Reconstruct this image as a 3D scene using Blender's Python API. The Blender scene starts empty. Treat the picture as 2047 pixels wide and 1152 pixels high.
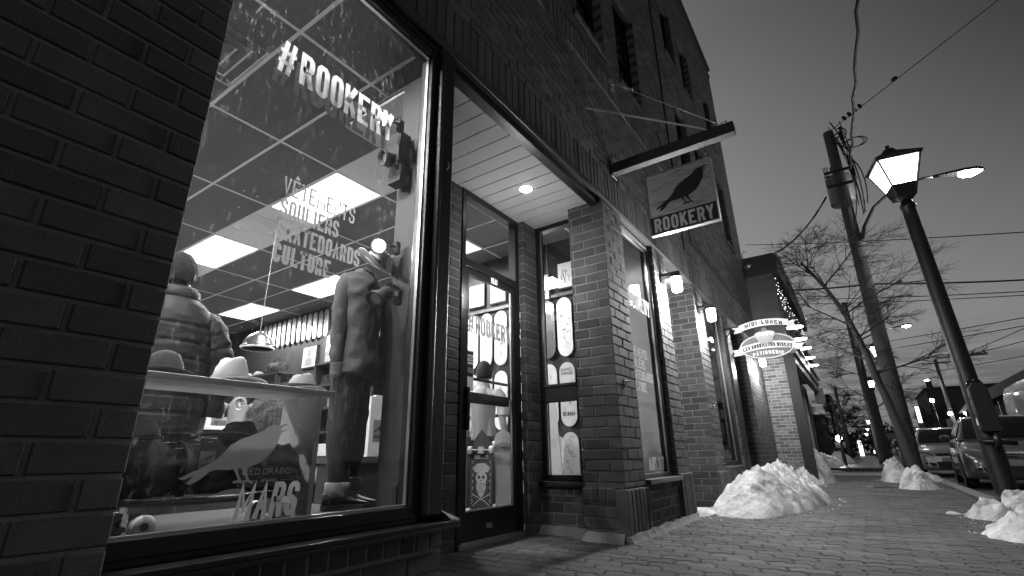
import bpy, math, random
from mathutils import Vector, Matrix, noise
R = math.radians
random.seed(7)
SC = bpy.context.scene
COL = SC.collection

# ------------------------------------------------------------ camera
cam_d = bpy.data.cameras.new('camera')
cam = bpy.data.objects.new('camera', cam_d)
COL.objects.link(cam)
SC.camera = cam
cam_d.sensor_width = 36.0
cam_d.lens = 974.9 / 2047 * 36.0
cam_d.clip_start = 0.05
cam_d.clip_end = 2000
yaw, pit, rol = R(34.32), R(19.19), R(-0.876)
fw = Vector((-math.sin(yaw) * math.cos(pit), math.cos(yaw) * math.cos(pit), math.sin(pit)))
rt = fw.cross(Vector((0, 0, 1))).normalized()
up = rt.cross(fw)
r2 = rt * math.cos(rol) + up * math.sin(rol)
u2 = up * math.cos(rol) - rt * math.sin(rol)
cam.matrix_world = Matrix(((r2.x, u2.x, -fw.x, 0), (r2.y, u2.y, -fw.y, 0), (r2.z, u2.z, -fw.z, 0.6), (0, 0, 0, 1)))

# ------------------------------------------------------------ world: dusk sky in greys
W = bpy.data.worlds.new('World')
SC.world = W
W.use_nodes = True
nt = W.node_tree
nt.nodes.clear()


def nd(t, kind, **kw):
    n = t.nodes.new(kind)
    for k, v in kw.items():
        if k in n.inputs.keys():
            n.inputs[k].default_value = v
        else:
            setattr(n, k, v)
    return n


def lk(t, a, b):
    t.links.new(a, b)


def ramp(t, src, stops):
    n = t.nodes.new('ShaderNodeValToRGB')
    e = n.color_ramp.elements
    while len(e) < len(stops):
        e.new(0.5)
    for el, (p, c) in zip(e, stops):
        el.position = p
        el.color = (c, c, c, 1)
    lk(t, src, n.inputs[0])
    return n


def mth(t, op, a, b=None, c=None):
    n = t.nodes.new('ShaderNodeMath')
    n.operation = op
    for i, x in enumerate((a, b, c)):
        if x is None:
            continue
        if isinstance(x, (int, float)):
            n.inputs[i].default_value = x
        else:
            lk(t, x, n.inputs[i])
    return n.outputs[0]


tc = nd(nt, 'ShaderNodeTexCoord')
sep = nd(nt, 'ShaderNodeSeparateXYZ')
lk(nt, tc.outputs['Generated'], sep.inputs[0])
g1 = ramp(nt, sep.outputs['Z'], [(0.0, 0.105), (0.08, 0.12), (0.18, 0.132), (0.387, 0.10), (0.55, 0.072), (0.68, 0.050), (1.0, 0.022)])
# the dusk glow is behind the buildings on the left
az = mth(nt, 'MULTIPLY_ADD', mth(nt, 'MULTIPLY', sep.outputs['X'], sep.outputs['Z']), -4.2, 1.0)
az = mth(nt, 'MINIMUM', mth(nt, 'MAXIMUM', az, 0.35), 1.7)
# thin streaks of cloud low over the horizon: project on a plane
den = mth(nt, 'ADD', sep.outputs['Z'], 0.04)
cx = mth(nt, 'DIVIDE', sep.outputs['X'], den)
cy = mth(nt, 'DIVIDE', sep.outputs['Y'], den)
cmb = nd(nt, 'ShaderNodeCombineXYZ')
lk(nt, mth(nt, 'MULTIPLY', cx, 1.1), cmb.inputs[0])
lk(nt, mth(nt, 'MULTIPLY', cy, 2.2), cmb.inputs[1])
nz = nd(nt, 'ShaderNodeTexNoise', Scale=1.0, Detail=5.0, Roughness=0.55)
lk(nt, cmb.outputs[0], nz.inputs['Vector'])
cl = ramp(nt, nz.outputs['Fac'], [(0.42, 1.0), (0.62, 0.0)])
low = ramp(nt, sep.outputs['Z'], [(0.0, 1.0), (0.12, 0.85), (0.2, 0.0)])
cfac = mth(nt, 'MULTIPLY', cl.outputs[0], low.outputs[0])
cmul = mth(nt, 'MULTIPLY_ADD', cfac, -0.45, 1.0)
tot = mth(nt, 'MULTIPLY', mth(nt, 'MULTIPLY', g1.outputs[0], az), cmul)
# physical sky (sun below the roofs), desaturated, adds its own soft gradient
sky = nt.nodes.new('ShaderNodeTexSky')
sky.sky_type = 'NISHITA'
sky.sun_disc = False
sky.sun_elevation = R(-2.0)
sky.sun_rotation = R(-60)
bw = nt.nodes.new('ShaderNodeRGBToBW')
lk(nt, sky.outputs[0], bw.inputs[0])
tot = mth(nt, 'ADD', tot, mth(nt, 'MULTIPLY', bw.outputs[0], 0.01))
bg = nd(nt, 'ShaderNodeBackground')
lk(nt, tot, bg.inputs['Color'])
bg.inputs['Strength'].default_value = 1.0
wo = nd(nt, 'ShaderNodeOutputWorld')
lk(nt, bg.outputs[0], wo.inputs[0])

SC.view_settings.view_transform = 'Standard'
SC.view_settings.look = 'None'
SC.view_settings.exposure = 1.05
SC.view_settings.gamma = 1.0
SC.render.engine = 'CYCLES'
SC.cycles.use_denoising = True
SC.cycles.max_bounces = 10
SC.cycles.transparent_max_bounces = 24
SC.cycles.sample_clamp_indirect = 3.0
SC.cycles.caustics_reflective = False
SC.cycles.caustics_refractive = False


# ------------------------------------------------------------ materials (all greys)
def mat(name, g=0.2, rough=0.6, metal=0.0, emit=None, var=0.0, vscale=8.0, bump=0.0, bscale=40.0,
        attr=0.0, coat=0.0, aniso=None, trans=0.0, sheen=0.0, spec=0.5):
    m = bpy.data.materials.new(name)
    m.use_nodes = True
    t = m.node_tree
    b = t.nodes['Principled BSDF']
    b.inputs['Base Color'].default_value = (g, g, g, 1)
    b.inputs['Roughness'].default_value = rough
    b.inputs['Metallic'].default_value = metal
    b.inputs['Specular IOR Level'].default_value = spec
    if coat:
        b.inputs['Coat Weight'].default_value = coat
        b.inputs['Coat Roughness'].default_value = 0.05
    if sheen:
        b.inputs['Sheen Weight'].default_value = sheen
    if emit is not None:
        b.inputs['Emission Color'].default_value = (1, 1, 1, 1)
        b.inputs['Emission Strength'].default_value = emit
    co = t.nodes.new('ShaderNodeTexCoord')
    vec = co.outputs['Object']
    if aniso:
        mp = t.nodes.new('ShaderNodeMapping')
        mp.inputs['Scale'].default_value = aniso
        lk(t, vec, mp.inputs[0])
        vec = mp.outputs[0]
    if var or attr:
        val = None
        if var:
            n = nd(t, 'ShaderNodeTexNoise', Scale=vscale, Detail=6.0, Roughness=0.6)
            lk(t, vec, n.inputs['Vector'])
            val = mth(t, 'MULTIPLY_ADD', mth(t, 'SUBTRACT', n.outputs['Fac'], 0.5), 2.2 * var, 1.0)
            val = mth(t, 'MULTIPLY', val, g)
        else:
            val = mth(t, 'MULTIPLY', g, 1.0)
        if attr:
            a = nd(t, 'ShaderNodeAttribute', attribute_name='rnd')
            val = mth(t, 'MULTIPLY', val, mth(t, 'MULTIPLY_ADD', a.outputs['Fac'], 2 * attr, 1 - attr))
        val = mth(t, 'MAXIMUM', val, 0.004)
        lk(t, val, b.inputs['Base Color'])
    if bump:
        n2 = nd(t, 'ShaderNodeTexNoise', Scale=bscale, Detail=8.0, Roughness=0.65)
        lk(t, vec, n2.inputs['Vector'])
        bp = nd(t, 'ShaderNodeBump', Strength=bump, Distance=0.02)
        lk(t, n2.outputs['Fac'], bp.inputs['Height'])
        lk(t, bp.outputs[0], b.inputs['Normal'])
    return m


def glass(name, refl=1.0, tint=0.93, dirt=0.0, base=0.0):
    m = bpy.data.materials.new(name)
    m.use_nodes = True
    t = m.node_tree
    t.nodes.clear()
    tr = nd(t, 'ShaderNodeBsdfTransparent', Color=(tint, tint, tint, 1))
    gl = nd(t, 'ShaderNodeBsdfGlossy', Roughness=0.0)
    gl.inputs['Color'].default_value = (1, 1, 1, 1)
    fr = nd(t, 'ShaderNodeFresnel', IOR=1.5)
    mx = nd(t, 'ShaderNodeMixShader')
    lk(t, mth(t, 'MINIMUM', mth(t, 'MULTIPLY_ADD', fr.outputs[0], refl, base), 1.0), mx.inputs[0])
    lk(t, tr.outputs[0], mx.inputs[1])
    lk(t, gl.outputs[0], mx.inputs[2])
    out = nd(t, 'ShaderNodeOutputMaterial')
    if dirt:
        co = t.nodes.new('ShaderNodeTexCoord')
        mp = t.nodes.new('ShaderNodeMapping')
        mp.inputs['Scale'].default_value = (1, 1, 0.35)
        lk(t, co.outputs['Object'], mp.inputs[0])
        n1 = nd(t, 'ShaderNodeTexNoise', Scale=60.0, Detail=6.0, Roughness=0.8)
        lk(t, mp.outputs[0], n1.inputs['Vector'])
        n2 = nd(t, 'ShaderNodeTexNoise', Scale=4.0, Detail=4.0, Roughness=0.7)
        lk(t, mp.outputs[0], n2.inputs['Vector'])
        vo = nd(t, 'ShaderNodeTexVoronoi', Scale=45.0)
        lk(t, co.outputs['Object'], vo.inputs['Vector'])
        spk = ramp(t, vo.outputs['Distance'], [(0.0, 1.0), (0.06, 0.7), (0.11, 0.0)])
        n3 = nd(t, 'ShaderNodeTexNoise', Scale=7.0, Detail=2.0)
        lk(t, co.outputs['Object'], n3.inputs['Vector'])
        spm = ramp(t, n3.outputs['Fac'], [(0.5, 0.0), (0.62, 1.0)])
        r1 = ramp(t, n1.outputs['Fac'], [(0.55, 0.0), (0.78, 1.0)])
        rr = ramp(t, n2.outputs['Fac'], [(0.4, 0.03), (0.72, 1.0)])
        f = mth(t, 'MULTIPLY', r1.outputs[0], rr.outputs[0])
        f = mth(t, 'ADD', mth(t, 'MULTIPLY', f, dirt), mth(t, 'MULTIPLY', mth(t, 'MULTIPLY', spk.outputs[0], spm.outputs[0]), dirt * 0.8))
        f = mth(t, 'ADD', f, dirt * 0.008)
        df = nd(t, 'ShaderNodeBsdfTranslucent', Color=(0.8, 0.8, 0.8, 1))
        d2 = nd(t, 'ShaderNodeBsdfDiffuse', Color=(0.6, 0.6, 0.6, 1))
        ad = nd(t, 'ShaderNodeMixShader')
        lk(t, df.outputs[0], ad.inputs[1])
        lk(t, d2.outputs[0], ad.inputs[2])
        m2 = nd(t, 'ShaderNodeMixShader')
        lk(t, mth(t, 'MINIMUM', f, 1.0), m2.inputs[0])
        lk(t, mx.outputs[0], m2.inputs[1])
        lk(t, ad.outputs[0], m2.inputs[2])
        lk(t, m2.outputs[0], out.inputs[0])
    else:
        lk(t, mx.outputs[0], out.inputs[0])
    return m


def vinyl(name, g, tr=0.5):
    m = bpy.data.materials.new(name)
    m.use_nodes = True
    t = m.node_tree
    t.nodes.clear()
    a = nd(t, 'ShaderNodeBsdfDiffuse', Color=(g, g, g, 1))
    b = nd(t, 'ShaderNodeBsdfTranslucent', Color=(g, g, g, 1))
    x = nd(t, 'ShaderNodeMixShader')
    x.inputs[0].default_value = tr
    lk(t, a.outputs[0], x.inputs[1])
    lk(t, b.outputs[0], x.inputs[2])
    o = nd(t, 'ShaderNodeOutputMaterial')
    lk(t, x.outputs[0], o.inputs[0])
    return m


M = {}


def paver_mat():
    m = bpy.data.materials.new('zigzag_pavers')
    m.use_nodes = True
    t = m.node_tree
    b = t.nodes['Principled BSDF']
    co = t.nodes.new('ShaderNodeTexCoord')
    s = nd(t, 'ShaderNodeSeparateXYZ')
    lk(t, co.outputs['Object'], s.inputs[0])
    nj = nd(t, 'ShaderNodeTexNoise', Scale=14.0, Detail=2.0)
    lk(t, co.outputs['Object'], nj.inputs['Vector'])
    jit = mth(t, 'MULTIPLY', mth(t, 'SUBTRACT', nj.outputs['Fac'], 0.5), 0.10)
    u = mth(t, 'ADD', mth(t, 'DIVIDE', s.outputs['X'], 0.235), jit)
    v = mth(t, 'ADD', mth(t, 'DIVIDE', s.outputs['Y'], 0.118), jit)
    # zigzag edges: triangle waves
    tv = mth(t, 'PINGPONG', mth(t, 'ADD', v, 0.25), 0.5)
    tu = mth(t, 'PINGPONG', mth(t, 'MULTIPLY', u, 2.0), 0.5)
    vv = mth(t, 'ADD', v, mth(t, 'MULTIPLY', tu, 0.50))
    col = mth(t, 'FLOOR', vv)
    uu = mth(t, 'ADD', u, mth(t, 'MULTIPLY', mth(t, 'PINGPONG', mth(t, 'MULTIPLY', vv, 1.0), 0.5), 0.24))
    uu = mth(t, 'ADD', uu, mth(t, 'MULTIPLY', col, 0.5))
    fu = mth(t, 'FRACT', uu)
    fv = mth(t, 'FRACT', vv)
    du = mth(t, 'MULTIPLY', mth(t, 'MINIMUM', fu, mth(t, 'SUBTRACT', 1.0, fu)), 0.235)
    dv = mth(t, 'MULTIPLY', mth(t, 'MINIMUM', fv, mth(t, 'SUBTRACT', 1.0, fv)), 0.118)
    dm = mth(t, 'MINIMUM', mth(t, 'MULTIPLY', du, 0.62), mth(t, 'MULTIPLY', dv, 1.6))
    j = ramp(t, dm, [(0.003, 0.0), (0.012, 1.0)])
    # per stone tone
    cb = nd(t, 'ShaderNodeCombineXYZ')
    lk(t, col, cb.inputs[0])
    lk(t, mth(t, 'FLOOR', uu), cb.inputs[1])
    wn = nd(t, 'ShaderNodeTexWhiteNoise', noise_dimensions='2D')
    lk(t, cb.outputs[0], wn.inputs['Vector'])
    n = nd(t, 'ShaderNodeTexNoise', Scale=1.3, Detail=5.0, Roughness=0.6)
    lk(t, co.outputs['Object'], n.inputs['Vector'])
    n2 = nd(t, 'ShaderNodeTexNoise', Scale=160.0, Detail=3.0, Roughness=0.7)
    lk(t, co.outputs['Object'], n2.inputs['Vector'])
    tone = mth(t, 'MULTIPLY_ADD', wn.outputs['Value'], 0.42, 0.74)
    tone = mth(t, 'MULTIPLY', tone, mth(t, 'MULTIPLY_ADD', n.outputs['Fac'], 1.0, 0.5))
    tone = mth(t, 'MULTIPLY', tone, mth(t, 'MULTIPLY_ADD', n2.outputs['Fac'], 2.4, -0.2))
    tone = mth(t, 'MULTIPLY', tone, 0.088)
    sp = ramp(t, n2.outputs['Fac'], [(0.70, 0.0), (0.76, 0.25)])
    tone = mth(t, 'ADD', tone, sp.outputs[0])
    fin = mth(t, 'MULTIPLY', tone, mth(t, 'MULTIPLY_ADD', j.outputs[0], 0.94, 0.06))
    lk(t, fin, b.inputs['Base Color'])
    # damp patches
    n4 = nd(t, 'ShaderNodeTexNoise', Scale=2.3, Detail=4.0)
    lk(t, co.outputs['Object'], n4.inputs['Vector'])
    rg = ramp(t, n4.outputs['Fac'], [(0.38, 0.30), (0.62, 0.6)])
    lk(t, rg.outputs[0], b.inputs['Roughness'])
    h = mth(t, 'ADD', mth(t, 'MULTIPLY', j.outputs[0], 1.0), mth(t, 'MULTIPLY', n2.outputs['Fac'], 0.45))
    h = mth(t, 'ADD', h, mth(t, 'MULTIPLY', wn.outputs['Value'], 0.35))
    bp = nd(t, 'ShaderNodeBump', Strength=1.0, Distance=0.006)
    lk(t, h, bp.inputs['Height'])
    lk(t, bp.outputs[0], b.inputs['Normal'])
    return m


def snow_mat():
    m = bpy.data.materials.new('dirty_snow')
    m.use_nodes = True
    t = m.node_tree
    b = t.nodes['Principled BSDF']
    co = t.nodes.new('ShaderNodeTexCoord')
    n = nd(t, 'ShaderNodeTexNoise', Scale=3.2, Detail=10.0, Roughness=0.68, Distortion=0.6)
    lk(t, co.outputs['Object'], n.inputs['Vector'])
    r = ramp(t, n.outputs['Fac'], [(0.36, 0.90), (0.50, 0.66), (0.66, 0.26)])
    n2 = nd(t, 'ShaderNodeTexNoise', Scale=70.0, Detail=4.0, Roughness=0.7)
    lk(t, co.outputs['Object'], n2.inputs['Vector'])
    r2_ = ramp(t, n2.outputs['Fac'], [(0.60, 1.0), (0.70, 0.35)])
    lk(t, mth(t, 'MULTIPLY', r.outputs[0], r2_.outputs[0]), b.inputs['Base Color'])
    b.inputs['Roughness'].default_value = 0.55
    n3 = nd(t, 'ShaderNodeTexNoise', Scale=26.0, Detail=8.0, Roughness=0.7)
    lk(t, co.outputs['Object'], n3.inputs['Vector'])
    bp = nd(t, 'ShaderNodeBump', Strength=0.9, Distance=0.03)
    lk(t, n3.outputs['Fac'], bp.inputs['Height'])
    lk(t, bp.outputs[0], b.inputs['Normal'])
    return m


M['brick'] = mat('brick', 0.088, 0.8, var=0.5, vscale=7, attr=0.36, bump=0.7, bscale=220, aniso=(1, 1, 1))
M['mortar'] = mat('mortar', 0.23, 0.9, var=0.25, vscale=20, bump=0.5, bscale=150)
M['brick2'] = mat('patisserie_brick', 0.13, 0.8, var=0.2, vscale=30, attr=0.5, bump=0.4, bscale=150)
M['mortar2'] = mat('pale_mortar', 0.30, 0.9)
M['black'] = mat('black_painted_metal', 0.012, 0.32, bump=0.12, bscale=25)
M['blackmatt'] = mat('black_matt', 0.010, 0.7)
M['alu'] = mat('bare_aluminium', 0.55, 0.3, metal=0.9)
M['steel'] = mat('grey_steel', 0.10, 0.45, metal=0.5, var=0.3, vscale=12, bump=0.1, bscale=30)
M['soffit'] = mat('soffit_board', 0.5, 0.55, bump=0.1, bscale=60, var=0.08, vscale=4)
M['concrete'] = mat('concrete', 0.22, 0.85, var=0.35, vscale=3, bump=0.4, bscale=60)
M['asphalt'] = mat('asphalt', 0.055, 0.6, var=0.4, vscale=2.5, bump=0.5, bscale=160)
M['ground'] = mat('far_ground', 0.05, 0.9, var=0.4, vscale=0.4)
M['paver'] = paver_mat()
M['snow'] = snow_mat()
M['paving'] = mat('paving_stone', 0.105, 0.62, var=0.75, vscale=1.6, attr=0.28, bump=0.9, bscale=130, spec=.35)
M['sand'] = mat('joint_sand', 0.012, 0.95)
M['glass'] = glass('shop_glass', 1.0, 0.95, dirt=0.55)
M['glass2'] = glass('clean_glass', 1.1, 0.95, dirt=0.12)
M['darkglass'] = mat('dark_window_glass', 0.006, 0.06, spec=0.8)
M['lit_panel'] = mat('lit_ceiling_panel', 0.8, 0.5, emit=1.5)
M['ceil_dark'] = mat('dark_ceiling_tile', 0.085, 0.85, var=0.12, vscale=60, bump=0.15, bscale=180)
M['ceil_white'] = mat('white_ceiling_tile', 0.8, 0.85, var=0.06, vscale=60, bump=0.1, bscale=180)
M['grid'] = mat('white_ceiling_grid', 0.75, 0.5)
M['wall_dark'] = mat('dark_interior_wall', 0.012, 0.7, var=0.2, vscale=3)
M['floor_in'] = mat('shop_floor', 0.5, 0.5, var=0.25, vscale=5)
M['pine'] = mat('pale_pine_wood', 0.7, 0.5, var=0.22, vscale=5, aniso=(4, 0.6, 4), bump=0.06, bscale=30)
M['deckwood'] = mat('display_floor_wood', 0.045, 0.85, spec=.15, var=0.35, vscale=7, aniso=(4, 0.7, 4), bump=0.05, bscale=30)
M['vinyl'] = vinyl('white_window_vinyl', 0.50, 0.5)
M['vinylmonth'] = vinyl('pale_month_vinyl', 0.85, 0.35)
M['letterghost'] = vinyl('painted_letter_reflection', 0.12, 0.15)  # dark tone standing for the letters' reflection in the glass
M['vinylgrey'] = vinyl('grey_window_vinyl', 0.34, 0.4)
M['vinyldoor'] = vinyl('grey_door_vinyl', 0.30, 0.3)
M['white'] = mat('white_paint', 0.78, 0.5)
M['paper'] = mat('paper', 0.75, 0.8, var=0.1, vscale=12)
M['ink'] = mat('black_ink', 0.02, 0.6)
M['greyink'] = mat('grey_ink', 0.22, 0.6)
M['wood_sign'] = mat('sign_planks', 0.44, 0.6, var=0.75, vscale=4, aniso=(1.5, 1.5, 16), bump=0.1, bscale=10)
M['beamwood'] = mat('dark_beam_wood', 0.035, 0.55, var=0.5, vscale=8, aniso=(0.8, 6, 6), bump=0.3, bscale=12)
M['rubber'] = mat('rubber', 0.02, 0.7)
M['urethane'] = mat('cream_wheel', 0.6, 0.4)
M['chrome'] = mat('chrome', 0.7, 0.12, metal=1.0)
M['poledark'] = mat('painted_lamp_post', 0.010, 0.5, bump=0.15, bscale=30)
M['polewood'] = mat('weathered_pole_wood', 0.085, 0.85, var=0.35, vscale=9, aniso=(6, 6, 0.6), bump=0.5, bscale=30)
M['bark'] = mat('bark', 0.045, 0.9, var=0.3, vscale=10, bump=0.4, bscale=30)
M['twig'] = mat('twig_bark', 0.03, 0.9)
M['skin'] = mat('skin', 0.36, 0.5, var=0.05, vscale=20)
M['hairdark'] = mat('dark_hair', 0.012, 0.9, bump=0.6, bscale=120, aniso=(1, 1, 0.3))
M['hairlight'] = mat('fair_hair', 0.30, 0.5, bump=0.5, bscale=90)
M['tee'] = mat('white_cotton', 0.42, 0.9, bump=0.3, bscale=14)
M['puffer'] = mat('puffer_fabric', 0.010, 0.65, bump=0.3, bscale=12)
M['pants'] = mat('dark_trousers', 0.025, 0.9, bump=0.2, bscale=40)
M['shirtpale'] = mat('pale_shirt', 0.24, 0.9, bump=0.3, bscale=18)
M['denim'] = mat('denim_shirt', 0.085, 0.9, var=0.12, vscale=14, bump=0.25, bscale=35)
M['jeans'] = mat('dark_jeans', 0.022, 0.9, var=0.15, vscale=12, bump=0.2, bscale=35)
M['jeancuff'] = mat('turned_up_cuff', 0.34, 0.9, var=0.3, vscale=40)
M['fur'] = mat('fur', 0.05, 0.95, var=0.7, vscale=6, bump=1.0, bscale=60, sheen=0.6)
M['bagcloth'] = mat('black_bag_cloth', 0.020, 0.92, var=0.1, vscale=12, bump=0.4, bscale=14)
M['straw'] = mat('straw', 0.42, 0.8, bump=0.9, bscale=1.0)
M['felt_pale'] = mat('pale_felt', 0.5, 0.85, var=0.06, vscale=30)
M['felt_dark'] = mat('dark_felt', 0.03, 0.8, var=0.15, vscale=50)
M['felt_mid'] = mat('mid_felt', 0.14, 0.85, var=0.5, vscale=160)
M['shade'] = mat('brushed_shade', 0.42, 0.28, metal=0.95)
M['bulb'] = mat('glowing_bulb', 0.8, 0.5, emit=30)
M['spotlens'] = mat('lit_spot_lens', 0.8, 0.5, emit=22)
M['lantern_glow'] = mat('lantern_glow', 0.8, 0.5, emit=14.0)
M['lamp_glow'] = mat('sodium_lamp_glow', 0.8, 0.5, emit=26)
M['far_glow'] = mat('distant_lamp_glow', 0.8, 0.5, emit=30)
M['goose_glow'] = mat('gooseneck_bulb_glow', 0.8, 0.5, emit=6)
M['window_glow'] = mat('lit_window', 0.7, 0.5, emit=0.9)
M['carpaint'] = mat('grey_car_paint', 0.07, 0.35, metal=0.5, coat=1.0)
M['carpaint_light'] = mat('silver_car_paint', 0.36, 0.35, metal=0.5, coat=1.0)
M['vanpaint'] = mat('white_van_paint', 0.16, 0.35, coat=0.6)
M['lensglass'] = mat('headlight_glass', 0.35, 0.08, metal=0.6, coat=1.0)
M['farbrick'] = mat('far_brick', 0.05, 0.9, var=0.3, vscale=1.5)
M['roofing'] = mat('dark_roof', 0.03, 0.8)
M['siding'] = mat('wood_siding', 0.09, 0.7, var=0.3, vscale=4, bump=0.2, bscale=10)
M['conifer'] = mat('conifer_needles', 0.02, 0.9)
M['transformer'] = mat('transformer_tank', 0.16, 0.5, var=0.15, vscale=6)
M['tan'] = mat('sign_mid_grey', 0.16, 0.6, var=0.4, vscale=8)
M['cake'] = mat('cake_grey', 0.42, 0.6, var=0.15, vscale=20)
M['grate'] = mat('iron_grate', 0.03, 0.6, metal=0.5)
M['floral'] = mat('rumpled_cloth', 0.10, 0.9, var=0.8, vscale=25, bump=0.6, bscale=20)
# straw: ring weave
_t = M['straw'].node_tree
_b = _t.nodes['Principled BSDF']
_w = nd(_t, 'ShaderNodeTexWave', Scale=85.0, Distortion=1.0)
_w.bands_direction = 'Z'
_c = _t.nodes.new('ShaderNodeTexCoord')
lk(_t, _c.outputs['Object'], _w.inputs['Vector'])
_bp = [n for n in _t.nodes if n.type == 'BUMP'][0]
lk(_t, _w.outputs['Fac'], _bp.inputs['Height'])
_bp.inputs['Distance'].default_value = 0.002


# ------------------------------------------------------------ mesh helpers
def V(*a):
    return Vector(a)


class MB:
    def __init__(self):
        self.v = []
        self.f = []
        self.r = []

    def add(self, vs, fs, rnd=None):
        o = len(self.v)
        self.v += [tuple(x) for x in vs]
        self.f += [tuple(i + o for i in f) for f in fs]
        rr = random.random() if rnd is None else rnd
        self.r += [rr] * len(fs)
        return self

    def box(self, x0, x1, y0, y1, z0, z1, rnd=None):
        vs = [(x0, y0, z0), (x1, y0, z0), (x1, y1, z0), (x0, y1, z0), (x0, y0, z1), (x1, y0, z1), (x1, y1, z1), (x0, y1, z1)]
        return self.add(vs, [(0, 3, 2, 1), (4, 5, 6, 7), (0, 1, 5, 4), (1, 2, 6, 5), (2, 3, 7, 6), (3, 0, 4, 7)], rnd)

    def obox(self, c, a, b, d):
        """centre c and three half axes"""
        c, a, b, d = Vector(c), Vector(a), Vector(b), Vector(d)
        vs = [c + a * i + b * j + d * k for k in (-1, 1) for i, j in ((-1, -1), (1, -1), (1, 1), (-1, 1))]
        return self.add(vs, [(0, 3, 2, 1), (4, 5, 6, 7), (0, 1, 5, 4), (1, 2, 6, 5), (2, 3, 7, 6), (3, 0, 4, 7)])

    def bar(self, p, q, w, h, upv=(0, 0, 1)):
        p, q = Vector(p), Vector(q)
        d = q - p
        s = d.cross(Vector(upv)).normalized()
        u = s.cross(d).normalized()
        return self.obox((p + q) / 2, d / 2, s * (w / 2), u * (h / 2))

    def prism(self, poly, O, U, Vv, N, t):
        O, U, Vv, N = Vector(O), Vector(U), Vector(Vv), Vector(N)
        n = len(poly)
        a = [O + U * x + Vv * y for x, y in poly]
        if t == 0:
            return self.add(a, [tuple(range(n))])
        b = [p + N * t for p in a]
        fs = [tuple(range(n))[::-1], tuple(range(n, 2 * n))]
        fs += [(i, (i + 1) % n, n + (i + 1) % n, n + i) for i in range(n)]
        return self.add(a + b, fs)

    def tube(self, pts, r, n=8, cap=True, flat=1.0):
        pts = [Vector(p) for p in pts]
        k = len(pts)
        rs = r if isinstance(r, (list, tuple)) else [r] * k
        vs = []
        prev = None
        for i, p in enumerate(pts):
            d = (pts[min(i + 1, k - 1)] - pts[max(i - 1, 0)])
            if d.length < 1e-9:
                d = Vector((0, 0, 1))
            d.normalize()
            if prev is None:
                ref = Vector((0, 0, 1)) if abs(d.z) < 0.9 else Vector((1, 0, 0))
                s = d.cross(ref).normalized()
            else:
                s = (prev - d * prev.dot(d)).normalized()
            prev = s
            u = s.cross(d)
            for j in range(n):
                an = 2 * math.pi * j / n
                vs.append(p + (s * math.cos(an) + u * math.sin(an) * flat) * rs[i])
        fs = [(i * n + j, i * n + (j + 1) % n, (i + 1) * n + (j + 1) % n, (i + 1) * n + j) for i in range(k - 1) for j in range(n)]
        if cap:
            fs += [tuple(range(n))[::-1], tuple((k - 1) * n + j for j in range(n))]
        return self.add(vs, fs)

    def lathe(self, prof, c=(0, 0, 0), n=24, ax=(0, 0, 1), sx=1.0, sy=1.0, wob=None):
        c = Vector(c)
        q = Vector((0, 0, 1)).rotation_difference(Vector(ax))
        vs = []
        for r, z in prof:
            for j in range(n):
                a = 2 * math.pi * j / n
                p = Vector((r * math.cos(a) * sx, r * math.sin(a) * sy, z))
                if wob:
                    p = Vector(wob(p, a))
                vs.append(c + q @ p)
        k = len(prof)
        fs = [(i * n + j, i * n + (j + 1) % n, (i + 1) * n + (j + 1) % n, (i + 1) * n + j) for i in range(k - 1) for j in range(n)]
        if prof[0][0] > 1e-6:
            fs.append(tuple(range(n))[::-1])
        if prof[-1][0] > 1e-6:
            fs.append(tuple((k - 1) * n + j for j in range(n)))
        return self.add(vs, fs)

    def loft(self, rings, cap=True, closed=True):
        n = len(rings[0])
        vs = [p for r in rings for p in r]
        k = len(rings)
        m = n if closed else n - 1
        fs = [(i * n + j, i * n + (j + 1) % n, (i + 1) * n + (j + 1) % n, (i + 1) * n + j) for i in range(k - 1) for j in range(m)]
        if cap:
            fs += [tuple(range(n))[::-1], tuple((k - 1) * n + j for j in range(n))]
        return self.add(vs, fs)

    def grid(self, fn, nu, nv, thick=0):
        vs = [fn(i / nu, j / nv) for i in range(nu + 1) for j in range(nv + 1)]
        fs = [(i * (nv + 1) + j, (i + 1) * (nv + 1) + j, (i + 1) * (nv + 1) + j + 1, i * (nv + 1) + j + 1) for i in range(nu) for j in range(nv)]
        return self.add(vs, fs)

    def ribbon(self, pts, w, O, U, Vv, N, t, closed=False):
        P = [Vector(p) for p in pts]
        n = len(P)
        L, Rr = [], []
        for i in range(n):
            if closed:
                a, b, c = P[(i - 1) % n], P[i], P[(i + 1) % n]
            else:
                a, b, c = P[max(i - 1, 0)], P[i], P[min(i + 1, n - 1)]
            d1 = (b - a) if (b - a).length > 1e-9 else (c - b)
            d2 = (c - b) if (c - b).length > 1e-9 else (b - a)
            d1.normalize()
            d2.normalize()
            n1 = Vector((-d1.y, d1.x))
            n2 = Vector((-d2.y, d2.x))
            m = (n1 + n2)
            m = m.normalized() if m.length > 1e-6 else n1
            s = 1 / max(0.5, m.dot(n1))
            L.append(b + m * (w / 2 * s))
            Rr.append(b - m * (w / 2 * s))
        O, U, Vv, N = Vector(O), Vector(U), Vector(Vv), Vector(N)
        mk = lambda p, k: O + U * p.x + Vv * p.y + N * k
        vs = []
        for i in range(n):
            vs += [mk(L[i], 0), mk(Rr[i], 0), mk(L[i], t), mk(Rr[i], t)]
        fs = []
        rng = n if closed else n - 1
        for i in range(rng):
            a = 4 * i
            b = 4 * ((i + 1) % n)
            fs += [(a, a + 1, b + 1, b), (a + 2, b + 2, b + 3, a + 3), (a, b, b + 2, a + 2), (a + 1, a + 3, b + 3, b + 1)] if t > 0 else [(a + 2, b + 2, b + 3, a + 3)]
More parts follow.
